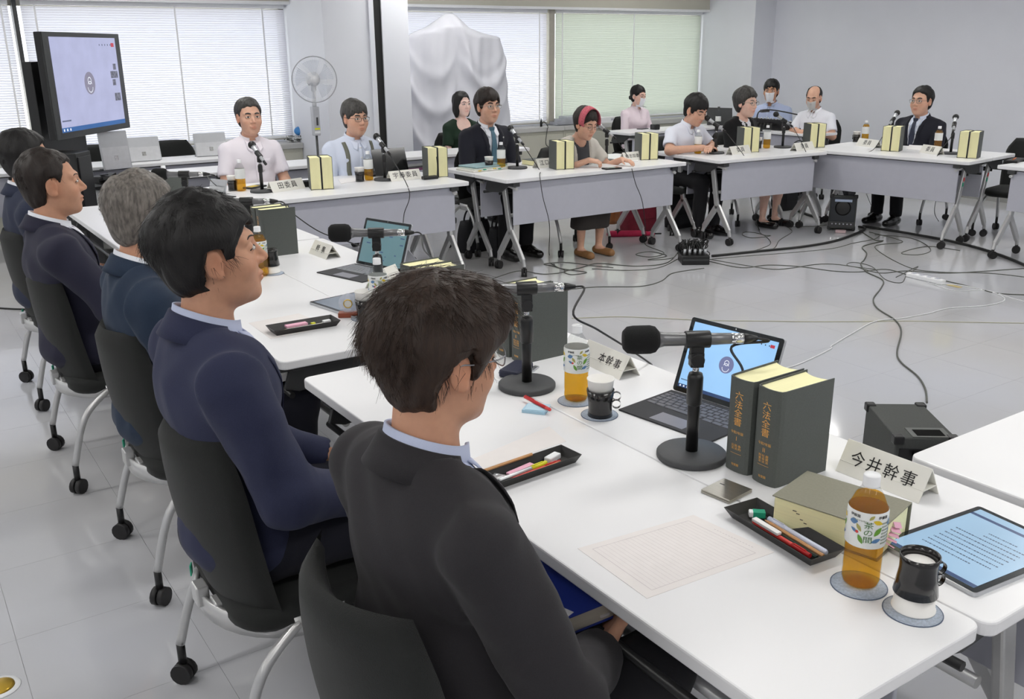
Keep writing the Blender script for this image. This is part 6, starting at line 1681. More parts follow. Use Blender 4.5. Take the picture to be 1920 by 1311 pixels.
def hair_obj(style, t0, m, parent, Mh, seed, h, strands=0, slen=.05, female=False, lift=.0, sr=.0005, crown=.4, poly=None, near_=True):
    pts = poly or HP[style]
    lo, hi = (-.15, -.17, -.16), (.15, .17, .21)
    F = Field(lo, hi, h); X, Y, Z = F.ax[0][:, None, None], F.ax[1][None, :, None], F.ax[2][None, None, :]
    tz = t0 * np.clip((Z + .10) / .14, .06, 1)
    if style == 'bob': tz = t0 + .006 * np.clip(-Z / .08, 0, 1) + 0 * Z
    d = sd_ell(X, Y, Z, (0, -.018, .035), (.073, .092, .088)) - tz
    d = smin(d, sd_ell(X, Y, Z, (0, -.035, -.035), (.060, .062, .06)) - tz * .8, .03)
    if style in ('bob',):
        for s in (-1, 1): d = smin(d, sd_ell(X, Y, Z, (s * .066, -.005, -.045), (.020, .048, .085)), .02)
        d = smin(d, sd_ell(X, Y, Z, (0, -.06, -.05), (.062, .045, .085)), .03)
    if style == 'fluffy': d = smin(d, sd_ell(X, Y, Z, (0, .055, .075), (.07, .06, .05)) - t0 * .3, .04)
    P2 = sd_poly(Y[0], Z[0], pts)[None]
    ed = {'short': .0045, 'fringe': .009, 'fluffy': .010, 'lady': .007, 'bob': .003, 'bald': .004}[style]
    P2 = P2 + ed * (np.sin(X * 190 + 3 * np.sin(Z * 60 + seed)) * .6 + np.sin(X * 83 + Y * 90 + seed * 1.7) * .8) + 0 * Z
    P2 = P2 + np.clip(Y - .03, 0, 1) * np.abs(X) * (6 if style in ('short',) else 2.5)
    if style in ('short', 'fringe', 'fluffy', 'lady'):   # the forehead line rises a little towards the middle
        pass
    nape = (-.104 + .75 * np.clip(np.abs(X) - .012, 0, 1)) - Z
    if style in ('short', 'fringe', 'fluffy', 'bald'): d = smax(np.broadcast_to(d, F.F.shape), np.where(Y < -.025, nape, -1.0) + 0 * X, .016)
    d = smax(np.broadcast_to(d, F.F.shape), np.broadcast_to(P2, F.F.shape), .008)
    F.F[:] = d
    V, Q = F.mesh(); N = vnormals(V, Q)
    amp = .0022 + t0 * .10
    V = V + N * ((waves(V, seed, 150, 6, (1, 1, .35)) * amp + waves(V, seed + 1, 60, 4, (1, 1, .5)) * amp * 1.5)[:, None]).astype(F32)
    hs_ = mesh_obj('hair', V, Q, m, parent, Mh)
    if strands:
        r = np.random.RandomState(seed); n = len(V)
        idx = r.choice(n, strands); p = V[idx].astype(float); nn = N[idx].astype(float)
        keep = (nn[:, 2] > -.75) & ~((p[:, 1] > -.085) & (p[:, 2] < .088) & (np.abs(p[:, 0]) > .040)) & ~((p[:, 1] > .03) & (p[:, 2] < .095) & (style != 'fluffy')) & ~((p[:, 1] > .03) & (p[:, 2] < .03)); p = p[keep]; nn = nn[keep]; k = len(p)
        cr = np.array([.012, -.055, .14]); Dr = p - cr; Dr += r.normal(size=Dr.shape) * .035
        Dr -= nn * np.sum(Dr * nn, 1, keepdims=True); Dr /= np.linalg.norm(Dr, axis=1, keepdims=True) + 1e-9
        L = slen * r.uniform(.5, 1.2, size=(k, 1)) * np.clip((p[:, 2:3] + .075) / .13, .16, 1) * np.where((np.abs(p[:, 0:1]) > .055) & (p[:, 2:3] < .06) & (p[:, 1:2] > -.06), .4, 1) * np.where((p[:, 1:2] > .05) & (p[:, 2:3] < .09), .5, 1); seg = 5; path = [p - nn * .003]; cur = p - nn * .003; dirv = Dr + nn * (.12 + lift * r.uniform(0, 1, (k, 1)))
        curl = r.normal(size=(k, 3)) * .35
        for s in range(seg):
            cur = cur + dirv * L / seg
            # stay on the outside of the head
            c0 = np.array([0, -.018, .035]); rad = np.array([.073, .092, .088]) + t0 * .75
            q = (cur - c0) / rad; ln = np.linalg.norm(q, axis=1, keepdims=True)
            cur = np.where(ln < 1, c0 + q / ln * rad, cur)
            dirv = dirv * .85 + Dr * .14 - np.array([0, 0, .12]) + curl * .20
            dirv /= np.linalg.norm(dirv, axis=1, keepdims=True) + 1e-9
            path.append(cur.copy())
        Pp = np.stack(path, 1); W = np.cross(dirv, nn); W /= np.linalg.norm(W, axis=1, keepdims=True) + 1e-9
        rr = np.linspace(1, .25, seg + 1)[None, :, None] * sr
        U = nn[:, None, :]; W = W[:, None, :]
        ring = np.stack([Pp + U * rr * 1.0, Pp + W * rr * .87 - U * rr * .5, Pp - W * rr * .87 - U * rr * .5], 2)   # k, seg+1, 3, 3
        VV = ring.reshape(-1, 3); st = (np.arange(k) * (seg + 1) * 3)[:, None, None, None]; s_ = (np.arange(seg) * 3)[None, :, None, None]; e = np.arange(3)[None, None, :, None]; e2 = (np.arange(3) + 1)[None, None, :, None] % 3
        QQ = np.concatenate(np.broadcast_arrays(st + s_ + e, st + s_ + e2, st + s_ + 3 + e2, st + s_ + 3 + e), 3).reshape(-1, 4)
        o = mesh_obj('hair_strands', VV, QQ, m, hs_); o['kind'] = 'stuff'
    return hs_

def person(label, head_px, zh, rz, hair, skin='mid', female=False, fat=1.0, lean=.0, neck=.22, yaw=0.0, pitch=0.0, roll=0.0, hs=1.0, top='shirt', sleeve='long', col='white', inner='white', arms=None, legs='trousers',
           legcol='trouser', shoe=None, tie=None, glasses=None, mask=None, strands=0, slen=.05, ht=.015, hairm='black', near=False, hands=False, seed=1, eyes='open', width=1.0, sr=.0006, lift=0.0, extra=None, head_at=None,
           stubble=False, hpoly=None, seat_d=None, seat_dx=.12, kny=.43):
    fine = .0026 if near else .0045; coarse = .010 if near else .013; ch = .0075 if near else .012
    cl, sl = math.cos(lean), math.sin(lean)
    hip = Vector((0, 0, .53)); U = Vector((0, sl, cl)); Fw = Vector((0, cl, -sl))
    P = lambda x, f, u: hip + Vector((x, 0, 0)) + Fw * f + U * u
    nb = P(0, -.015, .485); a = lean + neck
    hc = nb + Vector((0, math.sin(a), math.cos(a))) * (.139 if female else .147) + Vector((0, .012, 0))
    s = zh / hc.z
    # place the head where the photograph shows it
    tgt = at(head_px[0], head_px[1], zh) if head_at is None else head_at
    Rz = Matrix.Rotation(rz, 3, 'Z'); root = Vector(tgt) - Rz @ (hc * s); root.z = 0
    t = thing('person', label, 'person', root, rz)
    t['group'] = 'people at the meeting'
    del t['group']
    S4 = Matrix.Scale(s, 4)
    hs = hs / s if False else hs
    Rh = Euler((pitch, roll, yaw), 'XYZ').to_matrix() if True else None
    Rh = Matrix.Rotation(yaw, 3, 'Z') @ Matrix.Rotation(roll, 3, 'Y') @ Matrix.Rotation(pitch, 3, 'X')
    Rn = [[Rh[i][j] for j in range(3)] for i in range(3)]
    Mh = S4 @ Matrix.Translation(hc) @ Rh.to_4x4() @ Matrix.Scale(hs, 4)
    sw = (.150 if female else .168) * width
    A = {'L': {}, 'R': {}}
    for k, sx in (('L', -1), ('R', 1)):
        d = dict(S=P(sx * sw, -.02, .392), E=P(sx * (sw + .050), .05, .150), W=Vector((sx * .13, .27, .585)), d=Vector((-sx * .35, .9, -.1)), n=Vector((0, -.1, -1)), curl=.5)
        if arms and k in arms and 'Ww' in arms[k]: d['W'] = Rz.transposed() @ (Vector(arms[k]['Ww']) - root) / s
        if arms and k in arms: d.update({q: (Vector(v) if isinstance(v, tuple) else v) for q, v in arms[k].items()})
        A[k] = d
    # --- body: head, neck, trunk, arms and hands as one surface
    lo = Vector((-.45, -.26, .36)); hi = Vector((.45, .62, hc.z + .17 * hs))
    if legs != 'trousers': lo.z = .0; hi.y = .75
    fr = [(hc, (.098 * hs, .128 * hs, .135 * hs), fine)]
    if hands:
        for k in 'LR':
            w = A[k]['W'] + A[k]['d'].normalized() * .08; fr.append((w, (.085, .085, .06), .0042 if not near else .0036))
    B = Field(lo, hi, coarse, fr)
    # trunk under the clothes
    B.ell(P(0, -.005, .33), (.135 * width, .085, .16), .05).ell(P(0, .0, .12), (.13 * width, .09, .16), .05).ell(hip, (.14, .10, .09), .05)
    for k, sx in (('L', -1), ('R', 1)): B.cone(P(sx * .04, -.015, .43), A[k]['S'], .040, .042, .04)
    nk = hc + Rh @ Vector((0, -.022, -.062)) * hs
    B.cone(nb - U * .03, nk, .056 * (.88 if female else 1) * fat, .052 * (.86 if female else 1), .03)
    m_ = .165 * hs
    def hf(X, Y, Z):
        x, y, z = X - hc.x, Y - hc.y, Z - hc.z
        lx = (Rn[0][0] * x + Rn[1][0] * y + Rn[2][0] * z) / hs; ly = (Rn[0][1] * x + Rn[1][1] * y + Rn[2][1] * z) / hs; lz = (Rn[0][2] * x + Rn[1][2] * y + Rn[2][2] * z) / hs
        return headsd(lx, ly, lz, female, fat) * hs
    B.apply(hf, hc - Vector((m_, m_, m_)), hc + Vector((m_, m_, m_)), .014, 'u')
    for k, sx in (('L', -1), ('R', 1)):
        d = A[k]; g = .86 if female else 1.0
        B.cone(d['S'], d['E'], .046 * g, .040 * g, .03); B.cone(d['E'], d['W'], .041 * g, .027 * g, .02)
        w = d['W']; f = d['d'].normalized(); n = (d['n'] - f * d['n'].dot(f)).normalized(); b = n.cross(f) * (-sx)   # b points to the thumb side
        sc_ = g * .98
        pc = w + f * .05 * sc_
        for q in (-.024, -.008, .008, .024): B.cone(w + b * q * .6 * sc_ + f * .01, w + f * .085 * sc_ + b * q * sc_, .0135, .0115, .012)
        for q, L in ((.026, .068), (.009, .078), (-.009, .072), (-.025, .056)):
            p0 = w + f * .088 * sc_ + b * q * sc_; cu = d['curl']
            d1 = (f * math.cos(cu * .7) + n * math.sin(cu * .7) + b * q * 3).normalized(); p1 = p0 + d1 * L * .48 * sc_
            d2 = (f * math.cos(cu * 1.7) + n * math.sin(cu * 1.7)).normalized(); p2 = p1 + d2 * L * .30 * sc_
            d3 = (f * math.cos(cu * 2.4) + n * math.sin(cu * 2.4)).normalized(); p3 = p2 + d3 * L * .22 * sc_
            B.cone(p0, p1, .0095 * sc_, .0085 * sc_, .004); B.cone(p1, p2, .0085 * sc_, .0078 * sc_, .004); B.cone(p2, p3, .0078 * sc_, .0066 * sc_, .004)
        p0 = w + f * .028 * sc_ + b * .024 * sc_; p1 = p0 + (f * .6 + b * .75 + n * .25).normalized() * .042 * sc_; p2 = p1 + (f * .85 + b * .25 + n * .45).normalized() * .032 * sc_
        B.cone(p0, p1, .0135 * sc_, .0105 * sc_, .01); B.cone(p1, p2, .0102 * sc_, .0082 * sc_, .005)
    knee = {}
    for k, sx in (('L', -1), ('R', 1)):
        K_ = Vector((sx * .105, kny, .50)); An = Vector((sx * .10, kny - .03, .085)); knee[k] = (K_, An)
        if legs != 'trousers':
            g = .84
            B.cone(Vector((sx * .085, .03, .50)), K_, .075, .055 * g, .03); B.cone(K_, Vector((K_.x, K_.y - .015, .30)), .052 * g, .054 * g, .02); B.cone(Vector((K_.x, K_.y - .015, .30)), An, .054 * g, .033 * g, .02)
            B.cone(An + Vector((0, 0, -.035)), An + Vector((sx * .01, .13, -.06)), .034, .024, .02)
    V, Q = B.mesh()
    # tint: lips, flushed nose and ears, shaved chin
    l = (V - np.array(hc)) @ np.array(Rn) / hs
    colr = np.ones((len(V), 3), F32)
    def spot(c, r, rgb, w=1.0):
        q = np.exp(-np.sum(((l - np.array(c)) / np.array(r)) ** 2, 1) * 1.0)[:, None] * w
        colr[:] = colr * (1 - q) + colr * np.array(rgb) * q
    spot((0, .092, -.0575), (.021, .02, .0058), (.86, .62, .60), .95); spot((0, .09, -.0675), (.018, .02, .0058), (.88, .64, .62), .95)
    for sx in (-1, 1): spot((sx * .042, .07, -.03), (.024, .03, .02), (1, .88, .84), .7); spot((sx * .08, 0, -.005), (.02, .03, .04), (1, .84, .78), .8)
    spot((0, .105, -.026), (.014, .02, .012), (1, .88, .84), .7)
    if not female: spot((0, .06, -.085), (.05, .05, .03), (.96, .96, .97), .5 if not stubble else 1.0)
    body = mesh_obj('body', V * s, Q, SKIN[skin], t, None, colr)
    # --- face pieces
    fk = dict(female=female, fat=fat)
    for sx in (-1, 1):
        x0 = sx * .031; ye = face_y(x0, .006, **fk)
        e = MB()
        if eyes == 'open':
            e.ball((x0, ye - .0026, .0055), (.0140, .0054, .0056), 14, 8, 0)
            e.ball((x0 + .001, ye + .0007, .0056), (.0060, .0026, .0054), 12, 6, 1)
        ly = .0105 if eyes == 'open' else .0015
        ln = [(x0 + sx * q, face_y(x0 + sx * q, ly - 40 * q * q, **fk) + .0006, ly - 40 * q * q * (1 if eyes == 'open' else -.6)) for q in (-.0135, -.007, 0, .007, .0145)]
        e.tube(spline(ln, 3), .0015 if near else .0022, 6, 2)
        e.build('eye', [M_SCLERA, M_IRIS, M_LASH], t, M=Mh)
        bw = [(sx * q, face_y(sx * q, zz, **fk) + (.0002 if near else .001), zz) for q, zz in ((.013, .0265), (.024, .030), (.036, .0305), (.047, .0265))]
        th = .0016 if near else (.0022 if female else .0034) * 1.3
        MB().tube(spline(bw, 4), [th * .7 + th * .5 * math.sin(PI * i / 12) for i in range(13)], 6).build('eyebrow', HAIR[hairm] if hairm != 'grey' else HAIR['dkgrey'], t, M=Mh)
    hair_obj(hair, ht, HAIR[hairm], t, Mh, seed, .0042 if near else .006, strands, slen, female, lift, sr, poly=hpoly, near_=near)
    if glasses:
        g = MB(); lens = []
        yg = face_y(.031, .02, **fk) + .017
        for sx in (-1, 1):
            c = Vector((sx * .033, yg, .004)); w_, h_ = .0245, .0165
            rr = [(c.x + w_ * math.copysign(abs(math.cos(q)) ** .7, math.cos(q)), yg - .004 * abs(math.cos(q)) * (1 if sx * math.cos(q) > 0 else .0), c.z + h_ * math.copysign(abs(math.sin(q)) ** .7, math.sin(q))) for q in np.linspace(0, 2 * PI, 25)]
            g.tube(rr, .0013, 6, caps=False); lens.append(rr)
            g.tube(spline([(sx * .0575, yg - .004, .010), (sx * .076, yg - .03, .010), (sx * .081, .02, .008), (sx * .083, -.008, .010), (sx * .081, -.022, -.004)], 4), .0014, 6)
        g.tube(spline([(-.0095, yg, .008), (0, yg + .001, .0105), (.0095, yg, .008)], 4), .0013, 6)
        go = g.build('glasses', mat('glasses_' + glasses[0], glasses[1], rough=.25, metal=.3) if 'glasses_' + glasses[0] not in MATS else MATS['glasses_' + glasses[0]], t, M=Mh)
        for rr in lens:
            lm = MB(); lm.add(rr[:-1], [tuple(range(24))]); lm.build('lens', M_GLASS, go)
    if mask:
        n1, n2 = 16, 12; vs = []
        for j in range(n2 + 1):
            for i in range(n1 + 1):
                u = i / n1 * 2 - 1; v = j / n2; z = -.014 - .100 * v + .012 * abs(u) ** 2 * (1 - 2 * v)
                x = u * (.066 * (1 - .40 * v ** 1.6)) * fat
                y = .102 + .012 * math.sin(PI * v) - .066 * abs(u) ** 2.0 - .022 * v - .006 * (1 - v) * abs(u)
                vs.append((x, max(y, face_y(x, z, **fk) + .0035 if abs(u) < .8 else y), z))
        mk = MB(); mk.add(vs, [(j * 17 + i, j * 17 + i + 1, (j + 1) * 17 + i + 1, (j + 1) * 17 + i) for j in range(n2) for i in range(n1)], smooth=True)
        mo = mk.build('face_mask', M_MASK if mask == 'white' else M_MASKG, t, M=Mh)
        for sx in (-1, 1): MB().tube(spline([vs[0 if sx < 0 else 16], (sx * .078, .03, .006), (sx * .086, -.012, .008), (sx * .084, -.02, -.02), (sx * .072, .02, -.06), vs[n2 * 17 + (0 if sx < 0 else 16)]], 4), .0012, 5).build('ear_loop', M_MASK, mo)
    # --- clothes
    wr = [A[k][q] for k in 'LR' for q in 'ES']
    def finish(name, F, m, amp=.0045, par=t, sd=seed, sm=0):
        V, Q = F.mesh(); N = vnormals(V, Q); amp *= 1.35
        near_j = np.zeros(len(V))
        for q in wr: near_j = np.maximum(near_j, np.exp(-np.sum((V - np.array(q)) ** 2, 1) / .012))
        w = (1 - 2 * np.abs(waves(V, sd, 30, 4, (1, 1, .6)))) * (.35 + .9 * near_j) + waves(V, sd, 60, 6) * .45 + waves(V, sd + 7, 24, 4) * .7
        V = V + N * (w * amp)[:, None].astype(F32)
        return mesh_obj(name, V * s, Q, m, par, smooth_it=sm)
    def torso(F, g, blend=.05):
        tw = width
        F.ell(P(0, -.002, .335), ((.155 if female else .172) * tw + g, (.100 if female else .112) * fat + g, .15), blend)
        F.ell(P(0, .006, .14), ((.140 if female else .160) * tw + g, (.100 if female else .118) * fat + g, .17), blend)
        F.ell(hip + Vector((0, .01, .0)), (.170 * tw + g, .130 * fat + g, .11), blend)
        for k, sx in (('L', -1), ('R', 1)): F.cone(nb + Vector((sx * .03, -.012, -.038)), A[k]['S'] + Vector((0, 0, .004)), .044 + g, .050 + g, .05)
        if female: F.ell(P(0, .075, .30), (.115, .05, .06), .04)
    suit = top == 'suit'
    g_in = -.004 if suit or top in ('cardigan', 'vest') else .006
    def neckhole(F, r, drop=0.0):
        F.cone(nb + Vector((0, .004, -.012 - drop)), nk + Vector((0, .0, .06)), r, r + .03, .012, 'd')
    lo2 = Vector((-.48, -.27, .37)); hi2 = Vector((.48, .55, nb.z + .10))
    def arm_fields(F, g, sleeve, cuff=.012):
        for k, sx in (('L', -1), ('R', 1)):
            d = A[k]; gg = .9 if female else 1.0
            if sleeve == 'short':
                e = d['S'].lerp(d['E'], .80)
                F.cone(d['S'], e, .054 * gg + g, .058 * gg + g, .016)
                n_ = (d['E'] - d['S']).normalized(); F.cone(e + n_ * .052, e + n_ * .16, .085, .085, .006, 'd')
            else:
                F.cone(d['S'], d['E'], .062 * gg + g, .049 * gg + g, .005 if top == 'suit' else .012); F.cone(d['E'], d['W'], .050 * gg + g, .036 * gg + g, .018)
                n_ = (d['W'] - d['E']).normalized(); F.cone(d['W'] + n_ * .050, d['W'] + n_ * .13, .062, .062, .004, 'd')
    fm = None
    if suit or top in ('cardigan', 'vest'):
        I = Field(lo2, hi2, ch * 1.15); torso(I, -.010); neckhole(I, .050 if not female else .058, 0 if suit else .03)
        inn = finish('shirt' if suit else 'inner_top', I, C_[inner] if isinstance(inner, str) else inner, .002, sd=seed + 3); fi = (I.ax[0], I.ax[2], I.front())
        G = Field(lo2, hi2, ch); torso(G, .010); arm_fields(G, .010 if suit else .006, sleeve if top != 'vest' else 'short'); neckhole(G, .064)
        # open front
        vt, vb, hw = P(0, .1, .47), P(0, .1, .13 if suit else -.1), (.075 if suit else .085)
        def wedge(X, Y, Z):
            f = np.clip((Z - vb.z) / (vt.z - vb.z), 0, 1.4)
            return np.maximum(np.abs(X) - hw * f, np.maximum(.03 - (Y - (nb.y - (nb.z - Z) * math.tan(lean)) ), vb.z - Z))
        G.apply(wedge, (-.2, -.1, vb.z - .02), (.2, .5, nb.z + .1), .01, 'd')
        # a soft hem below the seat and sleeve seam lines come from the blends
        jk = finish('jacket' if suit else ('cardigan' if top == 'cardigan' else 'vest'), G, C_[col], .0062, sd=seed + 4); fo = (G.ax[0], G.ax[2], G.front())
    else:
        G = Field(lo2, hi2, ch); torso(G, .004); arm_fields(G, .002, sleeve); neckhole(G, .058 if top != 'scoop' else .07, .0)
        if top == 'scoop': G.ell(P(0, .07, .43), (.085, .10, .075), .015, 'd')
        jk = finish({'shirt': 'shirt', 'blouse': 'blouse', 'scoop': 'top'}[top], G, C_[col], .0035, sd=seed + 4); fo = (G.ax[0], G.ax[2], G.front()); fi = fo
    def surf(fm, x, z, dep=0):
        ax, az, Y = fm
        i = np.clip(np.searchsorted(ax, x) - 1, 0, len(ax) - 2); k = np.clip(np.searchsorted(az, z) - 1, 0, len(az) - 2)
        u = (x - ax[i]) / (ax[i + 1] - ax[i]); w = (z - az[k]) / (az[k + 1] - az[k])
        c = [Y[i, k] * (1 - u) * (1 - w), Y[i + 1, k] * u * (1 - w), Y[i, k + 1] * (1 - u) * w, Y[i + 1, k + 1] * u * w]
        v = float(sum(c))
        if v == v: return v
        return surf(fm, x * .97, z - .008, dep + 1) if dep < 14 else .09
    def drape(name, edge_l, edge_r, m, off, fm, par, n=10, mcols=4, th=.002):
        """strip between two edge curves (x, z), laid on the front surface"""
        vs = []
        for j in range(n + 1):
            v = j / n; l_, r_ = edge_l(v), edge_r(v)
            for i in range(mcols + 1):
                u = i / mcols; x = l_[0] + (r_[0] - l_[0]) * u; z = l_[1] + (r_[1] - l_[1]) * u
                vs.append((x * s, (surf(fm, x, z) + off) * s, z * s))
        W = mcols + 1; mb = MB(); mb.add(vs, [(j * W + i, j * W + i + 1, (j + 1) * W + i + 1, (j + 1) * W + i) for j in range(n) for i in range(mcols)], smooth=True)
        o = mb.build(name, m, par); md = o.modifiers.new('thickness', 'SOLIDIFY'); md.thickness = th; md.offset = 0
        return o
    poly = lambda pts: (lambda v: (float(np.interp(v, np.linspace(0, 1, len(pts)), [p[0] for p in pts])), float(np.interp(v, np.linspace(0, 1, len(pts)), [p[1] for p in pts]))))
    def collar(name, m, par, r0, r1, ztop, drop, span, front_drop=0.0, tips=0.0, th=.003):
        n = 40; vs = []
        for j in range(n + 1):
            a_ = -span + 2 * span * j / n           # 0 = back of the neck
            cx, cy = math.sin(a_), -math.cos(a_); f = (1 - math.cos(a_)) / 2
            zt = ztop - front_drop * f; tip = tips * max(0, (abs(a_) / span) - .8) / .2
            for k_, (rr, dz) in enumerate(((r0, -.012), (r0 + .001, 0), (r0 + .005, .001), (r0 + (r1 - r0) * .6, -drop * .55), (r1 + tip * .3, -drop - tip))):
                vs.append(((nb.x + cx * rr * .98) * s, (nb.y + .006 + cy * rr * 1.06 + (zt + dz) * math.tan(a * .6)) * s, (nb.z + zt + dz) * s))
        mb = MB(); mb.add(vs, [(j * 5 + k_, j * 5 + k_ + 1, j * 5 + k_ + 6, j * 5 + k_ + 5) for j in range(n) for k_ in range(4)], smooth=True)
        o = mb.build(name, m, par); md = o.modifiers.new('thickness', 'SOLIDIFY'); md.thickness = th; md.offset = 0; return o
    zc_, zb_ = nb.z, P(0, 0, .13).z
    if suit:
        collar('shirt_collar', C_[inner], inn, .060 * fat, .073 * fat, .050, .040, 2.75, .050, .022)
        collar('jacket_collar', C_[col], jk, .0675 * fat, .096 * fat, .038, .046, 1.85, .055, .0, .005)
        for sx in (-1, 1):
            drape('lapel', poly([(sx * .058, zc_ - .012), (sx * .045, zc_ - .06), (sx * .020, zb_ + .09), (sx * .004, zb_ + .01)]), poly([(sx * .088, zc_ - .022), (sx * .105, zc_ - .075), (sx * .058, zb_ + .10), (sx * .008, zb_ + .005)]), C_[col], .006, fo, jk, 14, 4, .003)
        for z in (.11, .03): MB().lathe([(0, 0), (.009, 0), (.009, .003), (0, .004)], 12).build('button', M_BLACK, jk, M=S4 @ Matrix.Translation((.012, surf(fo, .012, P(0, 0, z).z) + .003, P(0, 0, z).z)) @ Euler((-PI / 2, 0, 0)).to_matrix().to_4x4())
        drape('breast_pocket', poly([(-.125, zc_ - .155), (-.125, zc_ - .175)]), poly([(-.055, zc_ - .145), (-.055, zc_ - .165)]), C_[col], .003, fo, jk, 2, 4, .002)
        if near: pass
    elif top == 'shirt':
        collar('shirt_collar', C_[col], jk, .060 * fat, .076 * fat, .046, .040, 2.78, .050, .026)
        for sx in (-1, 1): drape('collar_wing', poly([(sx * .008, zc_ - .036), (sx * .030, zc_ - .098)]), poly([(sx * .060, zc_ - .012), (sx * .058, zc_ - .078)]), C_[col], .009, fo, jk, 5, 4, .003)
        drape('placket', poly([(-.016, zc_ - .045), (-.016, P(0, 0, -.03).z)]), poly([(.016, zc_ - .045), (.016, P(0, 0, -.03).z)]), C_[col], .003, fo, jk, 12, 2, .0015)
        for i in range(5):
            z = zc_ - .075 - .075 * i; MB().lathe([(0, 0), (.0055, 0), (.0055, .002), (0, .0025)], 10).build('button', M_PLATE, jk, M=S4 @ Matrix.Translation((0, surf(fo, 0, z) + .005, z)) @ Euler((-PI / 2, 0, 0)).to_matrix().to_4x4())
        drape('pocket', poly([(-.115, zc_ - .15), (-.112, zc_ - .245)]), poly([(-.035, zc_ - .15), (-.037, zc_ - .245)]), C_[col], .002, fo, jk, 4, 4, .0015)
    elif top == 'blouse':
        collar('stand_collar', C_[col], jk, .060, .070, .030, .03, 2.8, .03, .006)
        drape('placket', poly([(-.012, zc_ - .04), (-.012, P(0, 0, .0).z)]), poly([(.012, zc_ - .04), (.012, P(0, 0, .0).z)]), C_[col], .003, fo, jk, 10, 2, .0015)
    elif top in ('cardigan', 'vest'):
        for sx in (-1, 1): drape('front_band', poly([(sx * .075, zc_ - .0), (sx * .060, zc_ - .12), (sx * .035, zb_)]), poly([(sx * .105, zc_ - .0), (sx * .088, zc_ - .12), (sx * .062, zb_)]), C_[col], .004, fo, jk, 12, 3, .003)
    if suit:
        for sx in (-1, 1): drape('collar_wing', poly([(sx * .008, zc_ - .034), (sx * .034, zc_ - .092)]), poly([(sx * .056, zc_ - .012), (sx * .060, zc_ - .070)]), C_[inner], .010, fi, inn, 5, 4, .003)
    if tie:
        drape('tie', poly([(-.020, zc_ - .018), (-.014, zc_ - .045), (-.036, zb_ + .06), (-.036, zb_ - .02)]), poly([(.020, zc_ - .018), (.014, zc_ - .045), (.036, zb_ + .06), (.036, zb_ - .02)]), tie, .012, fi, inn, 14, 4, .004)
        kx = S4 @ Matrix.Translation((0, surf(fi, 0, zc_ - .03) + .014, zc_ - .028)); MB().box((0, 0, 0), (.040, .018, .034), taper=1.25).build('tie_knot', tie, inn, bevel=.006, M=kx)
    if extra: extra(dict(t=t, s=s, S4=S4, Mh=Mh, fo=fo, fi=fi, surf=surf, drape=drape, poly=poly, zc=zc_, zb=zb_, P=P, jk=jk, nb=nb, fk=fk, A=A, hc=hc))
    # --- legs
    if legs == 'trousers' or legs == 'skirt':
        T = Field((-.28, -.22, .05), (.28, .62, .68), ch * 1.2)
        T.ell(hip + Vector((0, .0, -.005)), (.165 * width, .125, .095), .05)
        for k, sx in (('L', -1), ('R', 1)):
            K_, An = knee[k]
            if legs == 'trousers':
                T.cone(Vector((sx * .085, .03, .51)), K_, .088, .068, .04); T.cone(K_, An + Vector((0, 0, .02)), .067, .056, .03)
            else:
                T.cone(Vector((sx * .08, .03, .51)), K_ + Vector((0, -.0, .0)), .095, .085, .08); T.cone(K_, Vector((sx * .08, kny - .03, .26)), .085, .105, .08)
        if legs == 'skirt': T.cone(Vector((0, kny - .03, .42)), Vector((0, kny - .05, .28)), .09, .11, .08)
        T.apply(lambda X, Y, Z: Z - (.085 if legs == 'trousers' else .24) + 0 * X + 0 * Y, (-.3, -.3, 0), (.3, .7, .3), .01, 'd')
        finish('trousers' if legs == 'trousers' else 'skirt', T, C_[legcol], .004, sd=seed + 9)
    for k, sx in (('L', -1), ('R', 1)):
        K_, An = knee[k]; sh = Field((An.x - .08, An.y - .12, -.01), (An.x + .08, An.y + .26, .14), .008)
        y0 = An.y
        if shoe is None:
            sh.cone((An.x, y0 - .03, .045), (An.x + sx * .005, y0 + .06, .045), .042, .043, .03); sh.cone((An.x + sx * .005, y0 + .06, .04), (An.x + sx * .012, y0 + .175, .034), .043, .034, .03); sh.cone((An.x, y0, .05), (An.x, y0 + .01, .10), .040, .040, .03)
        else:
            sh.cone((An.x, y0 - .03, .032), (An.x + sx * .012, y0 + .155, .028), .038, .036, .03); sh.ell((An.x, y0 + .03, .09), (.033, .075, .045), .01, 'd')
        sh.apply(lambda X, Y, Z: Z - .004 + 0 * X + 0 * Y, (-.5, -.5, -.1), (.5, 1, .05), .004, 'd')
        V, Q = sh.mesh(); mesh_obj('shoe', V * s, Q, shoe or M_SHOE, t)
    if seat_d is not None:
        c = root - Rz @ Vector((0, .0, 0))
        if near or abs(rz + H90) < .01: c.x += seat_dx
        chair(c.x, c.y, rz, seat_d)
    return t
# ------------------------------------------------------------------ who sits where
import time as _time
_t0 = _time.time()
TIE_TEAL = mat('tie_teal', (70, 104, 122), rough=.6, var=.15, scale=200); TIE_NAVY = mat('tie_navy', (34, 40, 62), rough=.55, var=.3, scale=220)
R_ = -H90            # facing +x (near row)
FB = PI              # facing -y (far rows)
